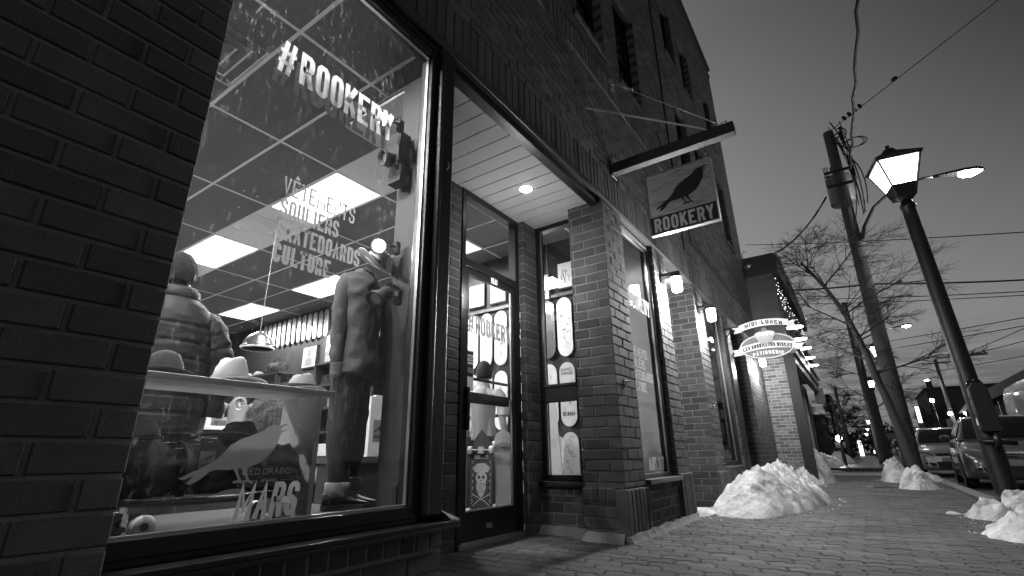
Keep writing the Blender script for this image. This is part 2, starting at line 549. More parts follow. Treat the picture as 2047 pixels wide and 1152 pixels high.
        if not closed and t > 0:
            fs += [(0, 2, 3, 1), (4 * n - 4, 4 * n - 3, 4 * n - 1, 4 * n - 2)]
        return self.add(vs, fs)

    def build(self, name, m, parent=None, smooth=False, bev=0.0, off=None, label=None):
        me = bpy.data.meshes.new(name)
        vs = self.v
        if off is not None:
            o = Vector(off)
            vs = [tuple(Vector(p) - o) for p in vs]
        me.from_pydata(vs, [], self.f)
        at = me.attributes.new('rnd', 'FLOAT', 'FACE')
        at.data.foreach_set('value', self.r)
        me.materials.append(m if not isinstance(m, str) else M[m])
        me.update()
        ob = bpy.data.objects.new(name, me)
        COL.objects.link(ob)
        if smooth:
            me.polygons.foreach_set('use_smooth', [True] * len(me.polygons))
            me.update()
        if bev:
            b = ob.modifiers.new('bevel', 'BEVEL')
            b.width = bev
            b.segments = 2
            b.limit_method = 'ANGLE'
        if parent is not None:
            ob.parent = parent
        if label:
            ob['label'] = label
        return ob


def tag(o, label, cat, group=None):
    o['label'] = label
    o['category'] = cat
    if group:
        o['group'] = group
    return o


def thing(name, label, cat, loc=(0, 0, 0), rz=0.0, group=None):
    o = bpy.data.objects.new(name, None)
    o.empty_display_size = 0.1
    COL.objects.link(o)
    o.location = loc
    o.rotation_euler = (0, 0, rz)
    return tag(o, label, cat, group)


def struct(o):
    o['kind'] = 'structure'
    return o


KIDS = {}


def copy_tree(o, parent=None):
    c = o.copy()
    COL.objects.link(c)
    if parent is not None:
        c.parent = parent
    for ch in [x for x in bpy.data.objects if x.parent == o]:
        copy_tree(ch, c)
    return c


def dup(o, loc, rz, label, sc=None):
    c = copy_tree(o)
    c.location = loc
    c.rotation_euler = (0, 0, rz)
    c['label'] = label
    if sc:
        c.scale = (sc, sc, sc)
    return c


def lamp(name, loc, watts, size=0.05, parent=None, kind='POINT', dirv=None, angle=60, blend=0.4):
    d = bpy.data.lights.new(name, kind)
    d.energy = watts
    d.shadow_soft_size = size
    if kind == 'SPOT':
        d.spot_size = R(angle)
        d.spot_blend = blend
    o = bpy.data.objects.new(name, d)
    COL.objects.link(o)
    o.location = loc
    if dirv is not None:
        o.rotation_euler = Vector(dirv).to_track_quat('-Z', 'Y').to_euler()
    if parent is not None:
        o.parent = parent
    return o


# ---- condensed stroke lettering (centre lines in a unit box)
def rrect():
    return [(0, .2), (0, .8), (.07, .92), (.28, 1), (.72, 1), (.93, .92), (1, .8), (1, .2), (.93, .08), (.72, 0), (.28, 0), (.07, .08)]


_o = rrect()
GL = {
    'O': [('c', _o)], '0': [('c', _o)], 'Q': [('c', _o), [(.6, .25), (1.05, -.05)]],
    'C': [[(1, .7), (1, .8), (.93, .92), (.72, 1), (.28, 1), (.07, .92), (0, .8), (0, .2), (.07, .08), (.28, 0), (.72, 0), (.93, .08), (1, .2), (1, .3)]],
    'G': [[(1, .72), (1, .8), (.93, .92), (.72, 1), (.28, 1), (.07, .92), (0, .8), (0, .2), (.07, .08), (.28, 0), (.72, 0), (.93, .08), (1, .2), (1, .5), (.55, .5)]],
    'R': [[(0, 0), (0, 1), (.7, 1), (.93, .93), (1, .84), (1, .64), (.93, .56), (.7, .5), (0, .5)], [(.62, .5), (1, 0)]],
    'P': [[(0, 0), (0, 1), (.7, 1), (.93, .93), (1, .84), (1, .62), (.93, .53), (.7, .47), (0, .47)]],
    'B': [('c', [(0, 0), (0, 1), (.68, 1), (.95, .9), (.95, .62), (.68, .52), (1, .42), (1, .1), (.72, 0)]), [(0, .52), (.68, .52)]],
    'D': [('c', [(0, 0), (0, 1), (.68, 1), (.93, .92), (1, .8), (1, .2), (.93, .08), (.68, 0)])],
    'K': [[(0, 0), (0, 1)], [(1, 1), (.06, .38)], [(.38, .58), (1, 0)]],
    'E': [[(1, 1), (0, 1), (0, 0), (1, 0)], [(0, .52), (.85, .52)]],
    'F': [[(1, 1), (0, 1), (0, 0)], [(0, .5), (.85, .5)]],
    'Y': [[(0, 1), (.5, .45), (.5, 0)], [(1, 1), (.5, .45)]],
    'V': [[(0, 1), (.5, 0), (1, 1)]],
    'T': [[(0, 1), (1, 1)], [(.5, 1), (.5, 0)]],
    'M': [[(0, 0), (0, 1), (.5, .25), (1, 1), (1, 0)]],
    'N': [[(0, 0), (0, 1), (1, 0), (1, 1)]],
    'S': [[(1, .72), (1, .82), (.9, .94), (.7, 1), (.3, 1), (.08, .93), (0, .82), (0, .68), (.1, .58), (.9, .42), (1, .32), (1, .18), (.92, .07), (.7, 0), (.3, 0), (.08, .07), (0, .18), (0, .28)]],
    'U': [[(0, 1), (0, .2), (.07, .08), (.28, 0), (.72, 0), (.93, .08), (1, .2), (1, 1)]],
    'L': [[(0, 1), (0, 0), (1, 0)]],
    'I': [[(.5, 0), (.5, 1)]],
    'A': [[(0, 0), (.5, 1), (1, 0)], [(.2, .3), (.8, .3)]],
    'H': [[(0, 0), (0, 1)], [(1, 0), (1, 1)], [(0, .5), (1, .5)]],
    'W': [[(0, 1), (.22, 0), (.5, .8), (.78, 0), (1, 1)]],
    'X': [[(0, 1), (1, 0)], [(0, 0), (1, 1)]],
    'Z': [[(0, 1), (1, 1), (0, 0), (1, 0)]],
    '1': [[(.25, .8), (.6, 1), (.6, 0)]],
    '2': [[(0, .75), (.08, .93), (.3, 1), (.7, 1), (.95, .9), (1, .7), (0, 0), (1, 0)]],
    '5': [[(1, 1), (0, 1), (0, .58), (.7, .6), (.95, .5), (1, .3), (.95, .1), (.7, 0), (.3, 0), (0, .15)]],
    '7': [[(0, 1), (1, 1), (.35, 0)]],
    '#': [[(.12, 0), (.38, 1)], [(.60, 0), (.86, 1)], [(-.06, .30), (.062, .30)], [(.334, .30), (.542, .30)], [(.814, .30), (.93, .30)], [(.02, .68), (.16, .68)], [(.433, .68), (.641, .68)], [(.913, .68), (1.03, .68)]],
    '-': [[(.1, .5), (.9, .5)]],
    "'": [[(.5, .8), (.5, 1)]],
}
NARROW = {'#': 1.45, 'I': .45, "'": .4, '1': .75, '-': .8}
ACC = {'Ê': ('E', [(.2, 1.17), (.5, 1.32), (.8, 1.17)]), 'Â': ('A', [(.25, 1.17), (.5, 1.32), (.75, 1.17)])}


def textw(s, h, w=.42, gap=.09):
    x = 0
    for ch in s:
        if ch == ' ':
            x += .3
            continue
        b = ACC[ch][0] if ch in ACC else ch
        x += w * NARROW.get(b, 1.25 if b in 'MW' else 1.0) + gap
    return (x - gap) * h


def text(mb, s, O, U, Vv, N, h, w=.42, st=.12, gap=.09, t=.0015, fit=None, shear=0.0):
    """write s from O along unit U, height h along unit Vv; fit = total width"""
    O, U, Vv, N = Vector(O), Vector(U), Vector(Vv), Vector(N)
    k = 1.0
    if fit:
        k = fit / textw(s, h, w, gap)
    x = 0
    lay = 0
    for ch in s:
        if ch == ' ':
            x += .3
            continue
        b = ch
        extra = None
        if ch in ACC:
            b, extra = ACC[ch]
        gw = w * NARROW.get(b, 1.25 if b in 'MW' else 1.0)
        if b not in GL:
            x += gw + gap
            continue
        strokes = list(GL[b])
        if extra:
            strokes.append(extra)
        for si, stt in enumerate(strokes):
            closed = isinstance(stt, tuple)
            pts = stt[1] if closed else stt
            q = []
            for px, py in pts:
                yy = st / 2 + py * (1 - st)
                xx = x + st / 2 + px * (gw - st)
                q.append(((xx + shear * yy) * h * k, yy * h))
            # square the stroke ends
            if not closed:
                for e, e2 in ((0, 1), (-1, -2)):
                    a, c = Vector(q[e]), Vector(q[e2])
                    if abs(pts[e][1] - round(pts[e][1])) < .01:
                        a = a + (a - c).normalized() * (st * h / 2)
                        q[e] = tuple(a)
            mb.ribbon(q, st * h * (1 if k > .8 else .85) * (.78 if b == '#' else 1), O + N * ((0.0005 if t == 0 else 0.00012) * (lay % 3)), U, Vv, N, t, closed)
            lay += 1
        x += gw + gap
    return x * h * k


CROW = [(0, 26), (30, 20), (82, 18), (108, 8), (128, 40), (160, 74), (186, 95), (220, 110), (232, 92), (262, 62), (250, 52), (232, 50),
        (250, 46), (262, 56), (282, 40), (262, 36), (250, 32), (268, 34), (300, 36), (326, 44), (352, 36), (350, 28),
        (322, 36), (302, 22), (330, 22), (362, 26), (366, 18), (330, 14), (296, 16), (276, 46), (262, 70), (286, 72), (306, 82), (340, 82), (382, 90),
        (420, 118), (452, 150), (470, 184), (476, 212), (474, 236), (486, 250), (506, 262), (526, 262), (502, 272), (484, 268),
        (496, 282), (512, 292), (526, 296), (510, 304), (486, 300), (462, 286), (438, 294), (414, 286), (394, 272), (372, 256), (330, 236), (282, 216),
        (236, 186), (202, 168), (180, 150), (140, 112), (100, 82), (60, 62), (28, 48), (8, 36), (40, 44), (22, 34), (56, 40), (12, 28)]
CROW = [(0, 30), (26, 22), (70, 40), (38, 6), (62, 0), (98, 22), (140, 58), (176, 66), (224, 62), (252, 66), (270, 40), (284, 14), (258, 6), (262, -2), (296, 0), (324, -10),
        (326, -4), (306, 6), (296, 18), (282, 44), (276, 68), (290, 70), (312, 38), (330, 12), (304, 8), (300, 2), (336, 2), (364, -8), (366, 0), (344, 10),
        (328, 34), (322, 66), (348, 80), (388, 94), (424, 124), (452, 160), (474, 196), (480, 226), (484, 246), (504, 262), (526, 264), (508, 274), (486, 262), (482, 272),
        (500, 288), (524, 296), (500, 302), (468, 288), (438, 294), (408, 282), (380, 258), (330, 236), (262, 210), (214, 176), (188, 140), (160, 112), (110, 80), (56, 56), (12, 34)]


def crow(mb, O, U, Vv, N, length, t=.0015):
    k = length / 526.0
    mb.prism([(x * k, y * k) for x, y in CROW], O, U, Vv, N, t)


# ============================================================ GROUND
F = -1.553            # facade plane
CH, BL, J = 0.0825, 0.2165, 0.010   # course, brick length, joint

mb = MB(); mb.box(-600, 600, -200, 900, -0.60, -0.14)
struct(mb.build('terrain', 'ground'))
mb = MB(); mb.box(1.30, 11.0, -30, 300, -0.139, -0.12)
mb.box(-60, 1.30, 19.6, 25.5, -0.139, -0.121)
struct(mb.build('road', 'asphalt'))
mb = MB(); mb.box(-2.6, 1.12, -6, 17.4, -0.13, -0.009)
struct(mb.build('paving_bed', 'sand'))
# interlocking zigzag pavers, every stone modelled
PLn, PWd = .235, .118
mb = MB()
rp = random.Random(31)
for j in range(-14, int(17.4 / PWd)):
    y0 = j * PWd
    xo = -2.6 - (PLn / 2 if j % 2 else 0)
    i = 0
    while xo + i * PLn < 1.10:
        x0 = xo + i * PLn
        i += 1
        if x0 < -2.62 or x0 + PLn > 1.135:
            if x0 + PLn < -2.5 or x0 > 1.0:
                continue
        d, e, g = .020, .013, .0042
        lo = [(0, 0), (.10, 0), (.17, d), (.33, d), (.40, 0), (.60, 0), (.67, d), (.83, d), (.90, 0), (1, 0)]
        lo = [(a * PLn, b) for a, b in lo]
        hi = [(a, b + PWd) for a, b in lo]
        rs = [(PLn + e, PWd * .36), (PLn - e, PWd * .66)]
        ls = [(-e, PWd * .66), (e, PWd * .36)]
        poly = lo + rs + hi[::-1] + ls
        cxp, cyp = PLn / 2, PWd / 2
        h = rp.uniform(-.0022, .0012)
        tx, ty = rp.uniform(-.010, .010), rp.uniform(-.014, .014)
        top, mid, bot = [], [], []
        n = len(poly)
        for k in range(n):
            a, b, c = Vector(poly[k - 1]), Vector(poly[k]), Vector(poly[(k + 1) % n])
            n1 = Vector(((b - a).y, -(b - a).x)).normalized(); n2 = Vector(((c - b).y, -(c - b).x)).normalized()
            m = (n1 + n2).normalized()
            s_ = 1 / max(.6, m.dot(n1))
            pm = b - m * g * s_ * (.45 if 0 else .5)
            pt = b - m * (g * .5 + .0045) * s_
            zt = h + tx * (b.x - cxp) + ty * (b.y - cyp)
            top.append((x0 + pt.x, y0 + pt.y, zt)); mid.append((x0 + pm.x, y0 + pm.y, zt - .0045)); bot.append((x0 + pm.x, y0 + pm.y, -.0095))
        fs = [tuple(range(n))]
        for k in range(n):
            q = (k + 1) % n
            fs += [(k, n + k, n + q, q), (n + k, 2 * n + k, 2 * n + q, n + q)]
        mb.add(top + mid + bot, fs, rp.random())
struct(mb.build('sidewalk', 'paving'))
mb = MB(); mb.box(-2.6, 1.12, 17.4, 19.6, -0.13, 0.004)
struct(mb.build('concrete_apron', mat('light_concrete', 0.42, 0.8, var=0.15, vscale=3)))
mb = MB(); mb.box(-1.4, 1.12, 25.5, 120, -0.13, 0.0)
struct(mb.build('far_sidewalk', 'paver'))
mb = MB()
y = -6.0
while y < 19.6:
    mb.box(1.125, 1.30, y, y + 1.49, -0.138, 0.006); y += 1.5
y = 25.5
while y < 120:
    mb.box(1.125, 1.30, y, y + 5.99, -0.138, 0.006); y += 6
struct(mb.build('kerb', 'concrete', bev=0.012))
mb = MB(); mb.box(11.0, 16.0, -20, 200, -0.139, 0.0)
struct(mb.build('opposite_sidewalk', 'concrete'))


# ============================================================ BRICKWORK
def brk(mb, face, a0, a1, z0, z1, p, depth, c=0.004):
    """one brick; face 'x' = looks to +X at plane x=p (a = y), 'y' = looks to -Y at plane y=p (a = x)"""
    p += random.uniform(-.0015, .0015)
    a0 += random.uniform(0, .0015); a1 -= random.uniform(0, .0015)
    z0 += random.uniform(0, .001); z1 -= random.uniform(0, .001)
    if face == 'x':
        g = lambda a, d, z: (p - d, a, z)
    elif face == 'y':
        g = lambda a, d, z: (a, p + d, z)
    else:
        g = lambda a, d, z: (p + d, a, z)
    vs = [g(a0 + c, 0, z0 + c), g(a1 - c, 0, z0 + c), g(a1 - c, 0, z1 - c), g(a0 + c, 0, z1 - c),
          g(a0, c, z0), g(a1, c, z0), g(a1, c, z1), g(a0, c, z1),
          g(a0, depth, z0), g(a1, depth, z0), g(a1, depth, z1), g(a0, depth, z1)]
    fs = [(0, 1, 2, 3)]
    for i in range(4):
        k = (i + 1) % 4
        fs += [(i, k, 4 + k, 4 + i), (4 + i, 4 + k, 8 + k, 8 + i)]
    mb.add(vs, fs)


def course(mb, face, a0, a1, z0, z1, p, depth, ph):
    """running bricks between a0 and a1; ph = joint phase"""
    k = math.floor((a0 - ph) / BL)
    x = ph + k * BL
    while x < a1 - .004:
        s, e = max(x, a0), min(x + BL - J, a1)
        if x + BL >= a1 - .03:
            e = a1
        if e - s > .012:
            brk(mb, face, s, e, z0, z1 - J, p, depth)
        if e == a1:
            break
        x += BL


def wall(mb, mm, face, p, a0, a1, z0, z1, holes=(), depth=.1, rec=.006, ch=CH):
    k = math.floor(z0 / ch + 1e-6)
    z = k * ch
    while z < z1 - .004:
        zl, zh = max(z, z0), min(z + ch, z1)
        if zh - zl > .02:
            zm = (zl + zh) / 2
            cuts = sorted([(h[0], h[1]) for h in holes if h[2] < zm < h[3]])
            x = a0
            runs = []
            for h0, h1 in cuts:
                if h0 > x:
                    runs.append((x, min(h0, a1)))
                x = max(x, h1)
            if x < a1:
                runs.append((x, a1))
            for s, e in runs:
                if e - s < .01:
                    continue
                course(mb, face, s, e, zl, zh, p, depth, .0125 + (BL / 2 if k % 2 else 0))
                q = .004
                if face == 'x':
                    mm.box(p - depth - .004, p - rec, s + q, e - q, zl, zh)
                elif face == 'y':
                    mm.box(s + q, e - q, p + rec, p + depth + .004, zl, zh)
                else:
                    mm.box(p + rec, p + depth + .004, s + q, e - q, zl, zh)
        z += ch
        k += 1


def soldier(mb, mm, face, p, a0, a1, z0, z1, depth=.1, w=.0775):
    n = max(1, round((a1 - a0) / w))
    w = (a1 - a0) / n
    for i in range(n):
        brk(mb, face, a0 + i * w + (.005 if i else 0), a0 + (i + 1) * w - (.005 if i < n - 1 else 0), z0 + .005, z1 - .005, p, depth)
    q = .004
    if face == 'x':
        mm.box(p - depth - .004, p - .007, a0 + q, a1 - q, z0, z1)
    else:
        mm.box(a0 + q, a1 - q, p + .007, p + depth + .004, z0, z1)


def pillar(mb, mm, x0, x1, y0, y1, z0, z1, d=.1):
    """free corner at x1,y0: faces -Y and +X shown, quoined alternately"""
    k = math.floor(z0 / CH + 1e-6)
    z = k * CH
    while z < z1 - .004:
        zl, zh = max(z, z0), min(z + CH, z1)
        if zh - zl > .02:
            if k % 2:
                course(mb, 'y', x0, x1, zl, zh, y0, d, x1 - BL + J)
                course(mb, 'x', y0 + d + J, y1, zl, zh, x1, d, y0 + d + J)
            else:
                course(mb, 'y', x0, x1 - d - J, zl, zh, y0, d, x1 - d - BL)
                course(mb, 'x', y0, y1, zl, zh, x1, d, y0)
        z += CH
        k += 1
    mm.box(x0 + .006, x1 - .006, y0 + .006, y1 - .006, z0, z1)


shop = thing('brick_building', 'tall dark brick building with a lit corner shop window and recessed entrance', 'building')
B, Mo = MB(), MB()
WN = [(3.46, 4.22), (4.64, 5.42), (7.22, 7.98), (8.42, 9.20), (10.30, 11.06)]
win_rects = [(a, b, 4.82, 6.42) for a, b in WN] + [(a, b, 7.42, 8.92) for a, b in WN]
ground_open = [(.53, 3.75, -1, 2.85), (4.2, 5.1, -1, 2.85), (5.5, 6.7, -1, 2.85), (7.2, 8.4, -1, 2.85), (8.9, 10.2, -1, 2.85)]
bands = [(.53, 12.1, 2.85, 3.218), (-3.5, 12.1, 4.29, 4.54)]
wall(B, Mo, 'x', F, -3.5, 12.1, 0, 10.7, ground_open + [(3.75, 4.2, -1, 2.85), (6.7, 7.2, -1, 2.85), (5.1, 5.5, -1, .43)] + bands + win_rects)
soldier(B, Mo, 'x', F, .53, 12.1, 2.895, 3.218)
soldier(B, Mo, 'x', F + .012, -3.5, 12.1, 4.29, 4.54, w=.08)
# parapet steps
B.build('wall', 'brick', shop)
Mo.build('mortar', 'mortar', shop)
mb = MB(); mb.box(F - .3, F + .05, -3.5, 12.15, 10.7, 10.78); mb.box(F - .3, F + .02, -3.5, 12.13, 10.45, 10.5)
mb.build('coping', 'steel', shop)
mb = MB(); mb.box(-14, F - .115, 12.0, 12.1, 0, 10.7)
mb.build('side_wall', 'farbrick', shop)
mb = MB(); mb.box(-14, F - .12, -3.5, 12.0, 10.3, 10.4)
mb.build('roof', 'roofing', shop)
mb = MB(); mb.box(F - .13, F + .004, .53, 12.09, 2.85, 2.862); mb.box(F - .006, F + .006, .53, 12.09, 2.862, 2.893)
mb.build('steel_lintel', 'steel', shop)
# fascia of dark metal under the lintel over the recess
mb = MB(); mb.box(F - .11, F - .035, 1.73, 3.742, 2.79, 2.849)
mb.build('recess_fascia', 'black', shop, bev=.004)

for (a, b, z0, z1) in win_rects:
    mb = MB()
    mb.box(F - .19, F - .12, a + .002, a + .06, z0 + .055, z1); mb.box(F - .19, F - .12, b - .06, b - .002, z0 + .055, z1)
    mb.box(F - .19, F - .12, a + .06, b - .06, z1 - .06, z1); mb.box(F - .19, F - .12, a + .06, b - .06, z0 + .055, z0 + .11)
    mb.box(F - .185, F - .125, a + .06, b - .06, (z0 + z1) / 2 - .02, (z0 + z1) / 2 + .02)
    f = mb.build('window', 'black', shop)
    mb = MB(); mb.box(F - .165, F - .155, a + .06, b - .06, z0 + .11, (z0 + z1) / 2 - .02); mb.box(F - .16, F - .15, a + .06, b - .06, (z0 + z1) / 2 + .02, z1 - .06)
    mb.build('pane', 'darkglass', f)
    mb = MB(); mm = MB()
    soldier(mb, mm, 'x', F + .03, a - .02, b + .02, z0 - .02, z0 + .05, depth=.2, w=.078)
    mb.add(mm.v, mm.f)
    mb.build('sill', 'brick', f)
# inner backing so no light leaks through the upper walls
mb = MB(); mb.box(F - .30, F - .21, -3.4, 12.0, 3.3, 10.3)
mb.build('inner_wall', 'blackmatt', shop)

# --- under the first window: brick apron, ledge
B, Mo = MB(), MB()
wall(B, Mo, 'x', F, .53, 1.72, -.02, .2475, [])
soldier(B, Mo, 'x', F + .004, .53, 1.72, .2475, .335)
# pillar between recess and second window
pillar(B, Mo, F - .35, F, 3.75, 4.2, .37, 2.85)
# its soldier base, a step proud
soldier(B, Mo, 'y', 3.722, F - .35, F - .075, .27, .37, depth=.09)
wall(B, Mo, 'y', 3.73, F - .35, F - .075, .03, .27, [])
soldier(B, Mo, 'x', F + .028, 3.722, 4.2, .03, .36, depth=.1, w=.08)
# brick apron of the side window (looks at the camera)
wall(B, Mo, 'y', 3.88, -2.42, F - .352, .02, .30, [])
soldier(B, Mo, 'y', 3.87, -2.42, F - .352, .30, .385)
# apron of second window, recessed panel
wall(B, Mo, 'x', F - .015, 4.2, 5.1, .04, .31, [])
soldier(B, Mo, 'x', F + .0, 4.2, 5.1, .31, .395)
# pier 2 base
soldier(B, Mo, 'x', F + .028, 5.1, 5.5, .03, .43, depth=.1, w=.08)
# pier 3
pillar(B, Mo, -2.15, F, 6.7, 7.2, .0, 2.85)
soldier(B, Mo, 'x', F + .028, 6.68, 7.22, .0, .40, depth=.03, w=.08)
# window 3 apron, pier 5
wall(B, Mo, 'x', F, 7.2, 8.4, .0, .45, [])
pillar(B, Mo, -2.6, F - .101, 10.2, 12.1, .0, 2.85)
# recess 2 back wall around its door
wall(B, Mo, 'x', -2.15, 5.3, 5.75, 0, 2.85, [])
# pier 2 return (its far side is hidden), recess 1 jambs
wall(B, Mo, 'x', -2.45, 2.62, 2.85, .0, 2.84, [])
pillar(B, Mo, -2.45, -2.38, 3.70, 3.95, .0, 2.84, d=.06)
B.build('ground_floor_brickwork', 'brick', shop)
Mo.build('ground_floor_mortar', 'mortar', shop)
# crumbly concrete footing of the pillar
def foot(u, v):
    return 0
mb = MB()
def rough_foot(path, h, w):
    rings = []
    for i in range(len(path) - 1):
        a, b = Vector(path[i]), Vector(path[i + 1])
        n = max(2, int((b - a).length / .03))
        d = (b - a).normalized(); s = Vector((d.y, -d.x, 0))
        for k in range(n):
            p = a + (b - a) * (k / n)
            q = noise.noise(p * 9) * .5 + .6
            hh = h * (.55 + .55 * q); ww = w * (.5 + .8 * abs(noise.noise(p * 14 + Vector((3, 1, 0)))) + .3)
            rings.append([p - s * .03 + V(0, 0, -.02), p + s * (ww + .02) + V(0, 0, -.02), p + s * ww * .7 + V(0, 0, hh * .45), p + s * .012 + V(0, 0, hh), p - s * .03 + V(0, 0, hh)])
    return rings
mb.loft(rough_foot([(-2.42, 3.875, 0), (F - .35, 3.868, 0), (F - .33, 3.725, 0), (F + .02, 3.715, 0)], .07, .05))
mb.loft(rough_foot([(F + .02, 3.70, 0), (F + .02, 4.45, 0), (F + .02, 5.52, 0)], .06, .035))
mb.build('footing', 'concrete', shop)

# --- ledge with bent end flashing
mb = MB()
mb.box(F - .12, F + .055, .50, 1.775, .335, .352)
mb.box(F + .045, F + .057, .50, 1.775, .318, .3349)
mb.box(F - .12, F - .03, .50, 1.60, .3522, .372)
mb.build('window_ledge', 'black', shop, bev=.003)
mb = MB()
mb.add([(F - .12, 1.725, .354), (F + .05, 1.725, .354), (F + .05, 1.78, .354), (F - .12, 1.78, .354), (F - .12, 1.73, .46), (F - .02, 1.73, .39)],
       [(0, 1, 2, 3), (0, 4, 5, 1), (3, 2, 5, 4), (1, 5, 2), (0, 3, 4)])
mb.build('ledge_flashing', 'steel', shop)


# --- shop windows
def shop_window(y0, y1, z0, z1, X, fr=.045, label=None, mull=False, gl='glass', dbl=True, back=.10):
    mb = MB()
    mb.box(X - .05, X + .03, y0, y0 + fr, z0, z1); mb.box(X - .05, X + .03, y1 - fr, y1, z0, z1)
    mb.box(X - .05, X + .03, y0 + fr, y1 - fr, z0, z0 + fr); mb.box(X - .05, X + .03, y0 + fr, y1 - fr, z1 - fr, z1)
    f = mb.build('shop_window', 'black', shop, bev=.003, label=label)
    mb = MB()
    w = .008
    for a, b, c, d in ((y0 + fr, y0 + fr + w, z0 + fr, z1 - fr), (y1 - fr - w, y1 - fr, z0 + fr, z1 - fr), (y0 + fr, y1 - fr, z0 + fr, z0 + fr + w), (y0 + fr, y1 - fr, z1 - fr - w, z1 - fr)):
        mb.box(X - .012, X + .006, a, b, c, d)
    mb.build('spacer_bar', 'alu', f)
    mb = MB(); mb.add([(X, y0 + fr, z0 + fr), (X, y1 - fr, z0 + fr), (X, y1 - fr, z1 - fr), (X, y0 + fr, z1 - fr)], [(0, 1, 2, 3)])
    mb.build('pane', gl, f)
    return f


w1 = shop_window(.47, 1.60, .372, 2.80, F - .055, label='large display window with white vinyl lettering')
mb = MB(); mb.box(F - .16, F - .005, 1.601, 1.722, .372, 2.849); mb.box(F - .105, F + .012, 1.60, 1.625, .38, 2.80)
mb.build('corner_post', 'black', shop, bev=.006)
mb = MB(); mb.box(F - .13, F - .02, .53, 1.60, 2.80, 2.849)
mb.build('window_head', 'black', shop)
# hook screwed to the post
mb = MB(); mb.tube([(F - .002, 1.665, 2.10), (F + .012, 1.665, 2.10), (F + .016, 1.675, 2.085), (F + .012, 1.668, 2.065), (F + .014, 1.658, 2.05), (F + .012, 1.668, 2.04)], .0035, 6)
mb.build('hook', 'chrome', shop)

GX = F - .054   # just in front of the outer pane
U, Z, N = (0, 1, 0), (0, 0, 1), (1, 0, 0)
mb = MB(); text(mb, '#ROOKERY', (GX, .735, 2.055), U, (0, -.02, 1), N, .158, st=.155, gap=.075, t=0, fit=.60)
mb.build('hashtag_lettering', 'vinyl', w1)
mb = MB()
text(mb, 'VÊTEMENTS', (GX, .842, 1.548), U, Z, N, .074, st=.12, t=0, fit=.325)
text(mb, 'SOULIERS', (GX, .842, 1.457), U, Z, N, .074, st=.15, t=0, fit=.255)
text(mb, 'SKATEBOARDS', (GX, .842, 1.366), U, Z, N, .074, st=.16, t=0, fit=.37)
text(mb, 'CULTURE', (GX, .842, 1.275), U, Z, N, .074, st=.18, t=0, fit=.235)
mb.build('goods_lettering', 'vinylgrey', w1)
mb = MB(); crow(mb, (GX, .675, .540), U, Z, N, .315, 0)
mb.build('crow_decal', 'vinylgrey', w1)
mb = MB(); text(mb, 'MARS', (GX, .845, .432), U, Z, N, .105, st=.165, gap=.07, t=0, fit=.205, shear=.12)
mb.build('month_lettering', 'vinylmonth', w1)
# reflection of the hashtag in the inner pane, painted as darker letters
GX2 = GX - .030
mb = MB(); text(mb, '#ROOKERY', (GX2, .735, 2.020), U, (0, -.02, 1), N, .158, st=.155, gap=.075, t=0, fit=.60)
mb.build('lettering_reflection', 'letterghost', w1)

w2 = shop_window(4.2, 5.1, .40, 2.82, F - .075, label='second display window with white lettering', gl='glass2')
mb = MB(); text(mb, '#ROOKERY', (F - .072, 4.27, 1.99), U, Z, N, .17, st=.16, gap=.075, t=0, fit=.72)
text(mb, 'VÊTEMENTS', (F - .072, 4.27, 1.50), U, Z, N, .09, st=.11, t=0, fit=.48)
text(mb, 'SOULIERS', (F - .072, 4.27, 1.39), U, Z, N, .09, st=.12, t=0, fit=.40)
text(mb, 'SKATEBOARDS', (F - .072, 4.27, 1.28), U, Z, N, .09, st=.15, t=0, fit=.60)
text(mb, 'CULTURE', (F - .072, 4.27, 1.17), U, Z, N, .09, st=.17, t=0, fit=.38)
text(mb, 'MARS 2017', (F - .072, 4.52, .475), U, Z, N, .115, st=.15, t=0, fit=.40)
mb.build('window_lettering', 'vinyl', w2)
mb = MB(); mb.box(F - .10, F + .045, 4.19, 5.11, .397, .412); mb.box(F + .034, F + .047, 4.19, 5.11, .375, .3969)
mb.build('window_sill', 'steel', w2, bev=.002)
w3 = shop_window(7.2, 8.4, .46, 2.82, F - .09, label='third window, dark with a bright frame', gl='glass2')
mb = MB(); mb.box(F - .15, F - .02, 8.4, 8.9, 0, 2.849); mb.box(F - .02, F + .01, 8.6, 8.9, 0, 2.70)
mb.build('black_panel', 'black', shop)
mb = MB(); mb.box(-2.2, -2.12, 8.9, 10.2, 0, 2.849)
mb.build('second_door', 'black', shop)
mb = MB(); mb.box(-2.115, -2.11, 9.1, 10.0, .3, 2.2)
mb.build('second_door_pane', 'darkglass', shop)
# recess 2 glazing, dim
mb = MB(); mb.box(-2.25, -2.17, 5.75, 6.69, 0, 2.849)
mb.build('third_door', 'black', shop)
mb = MB(); mb.box(-2.168, -2.16, 5.83, 6.6, .25, 2.15); mb.box(-2.168, -2.16, 5.83, 6.6, 2.25, 2.78)
mb.build('third_door_pane', 'darkglass', shop)
mb = MB(); mb.box(-2.3, F - .11, 5.5, 12.0, 2.852, 2.9)
mb.build('far_soffit', 'soffit', shop)
mb = MB(); mb.box(-2.6, F - .16, 7.2, 8.4, .3, .34); mb.box(-2.7, -2.6, 7.2, 8.4, 0, 2.85); mb.box(-2.6, -2.2, 7.2, 7.25, 0, 2.85)
mb.build('third_window_interior', 'wall_dark', shop)

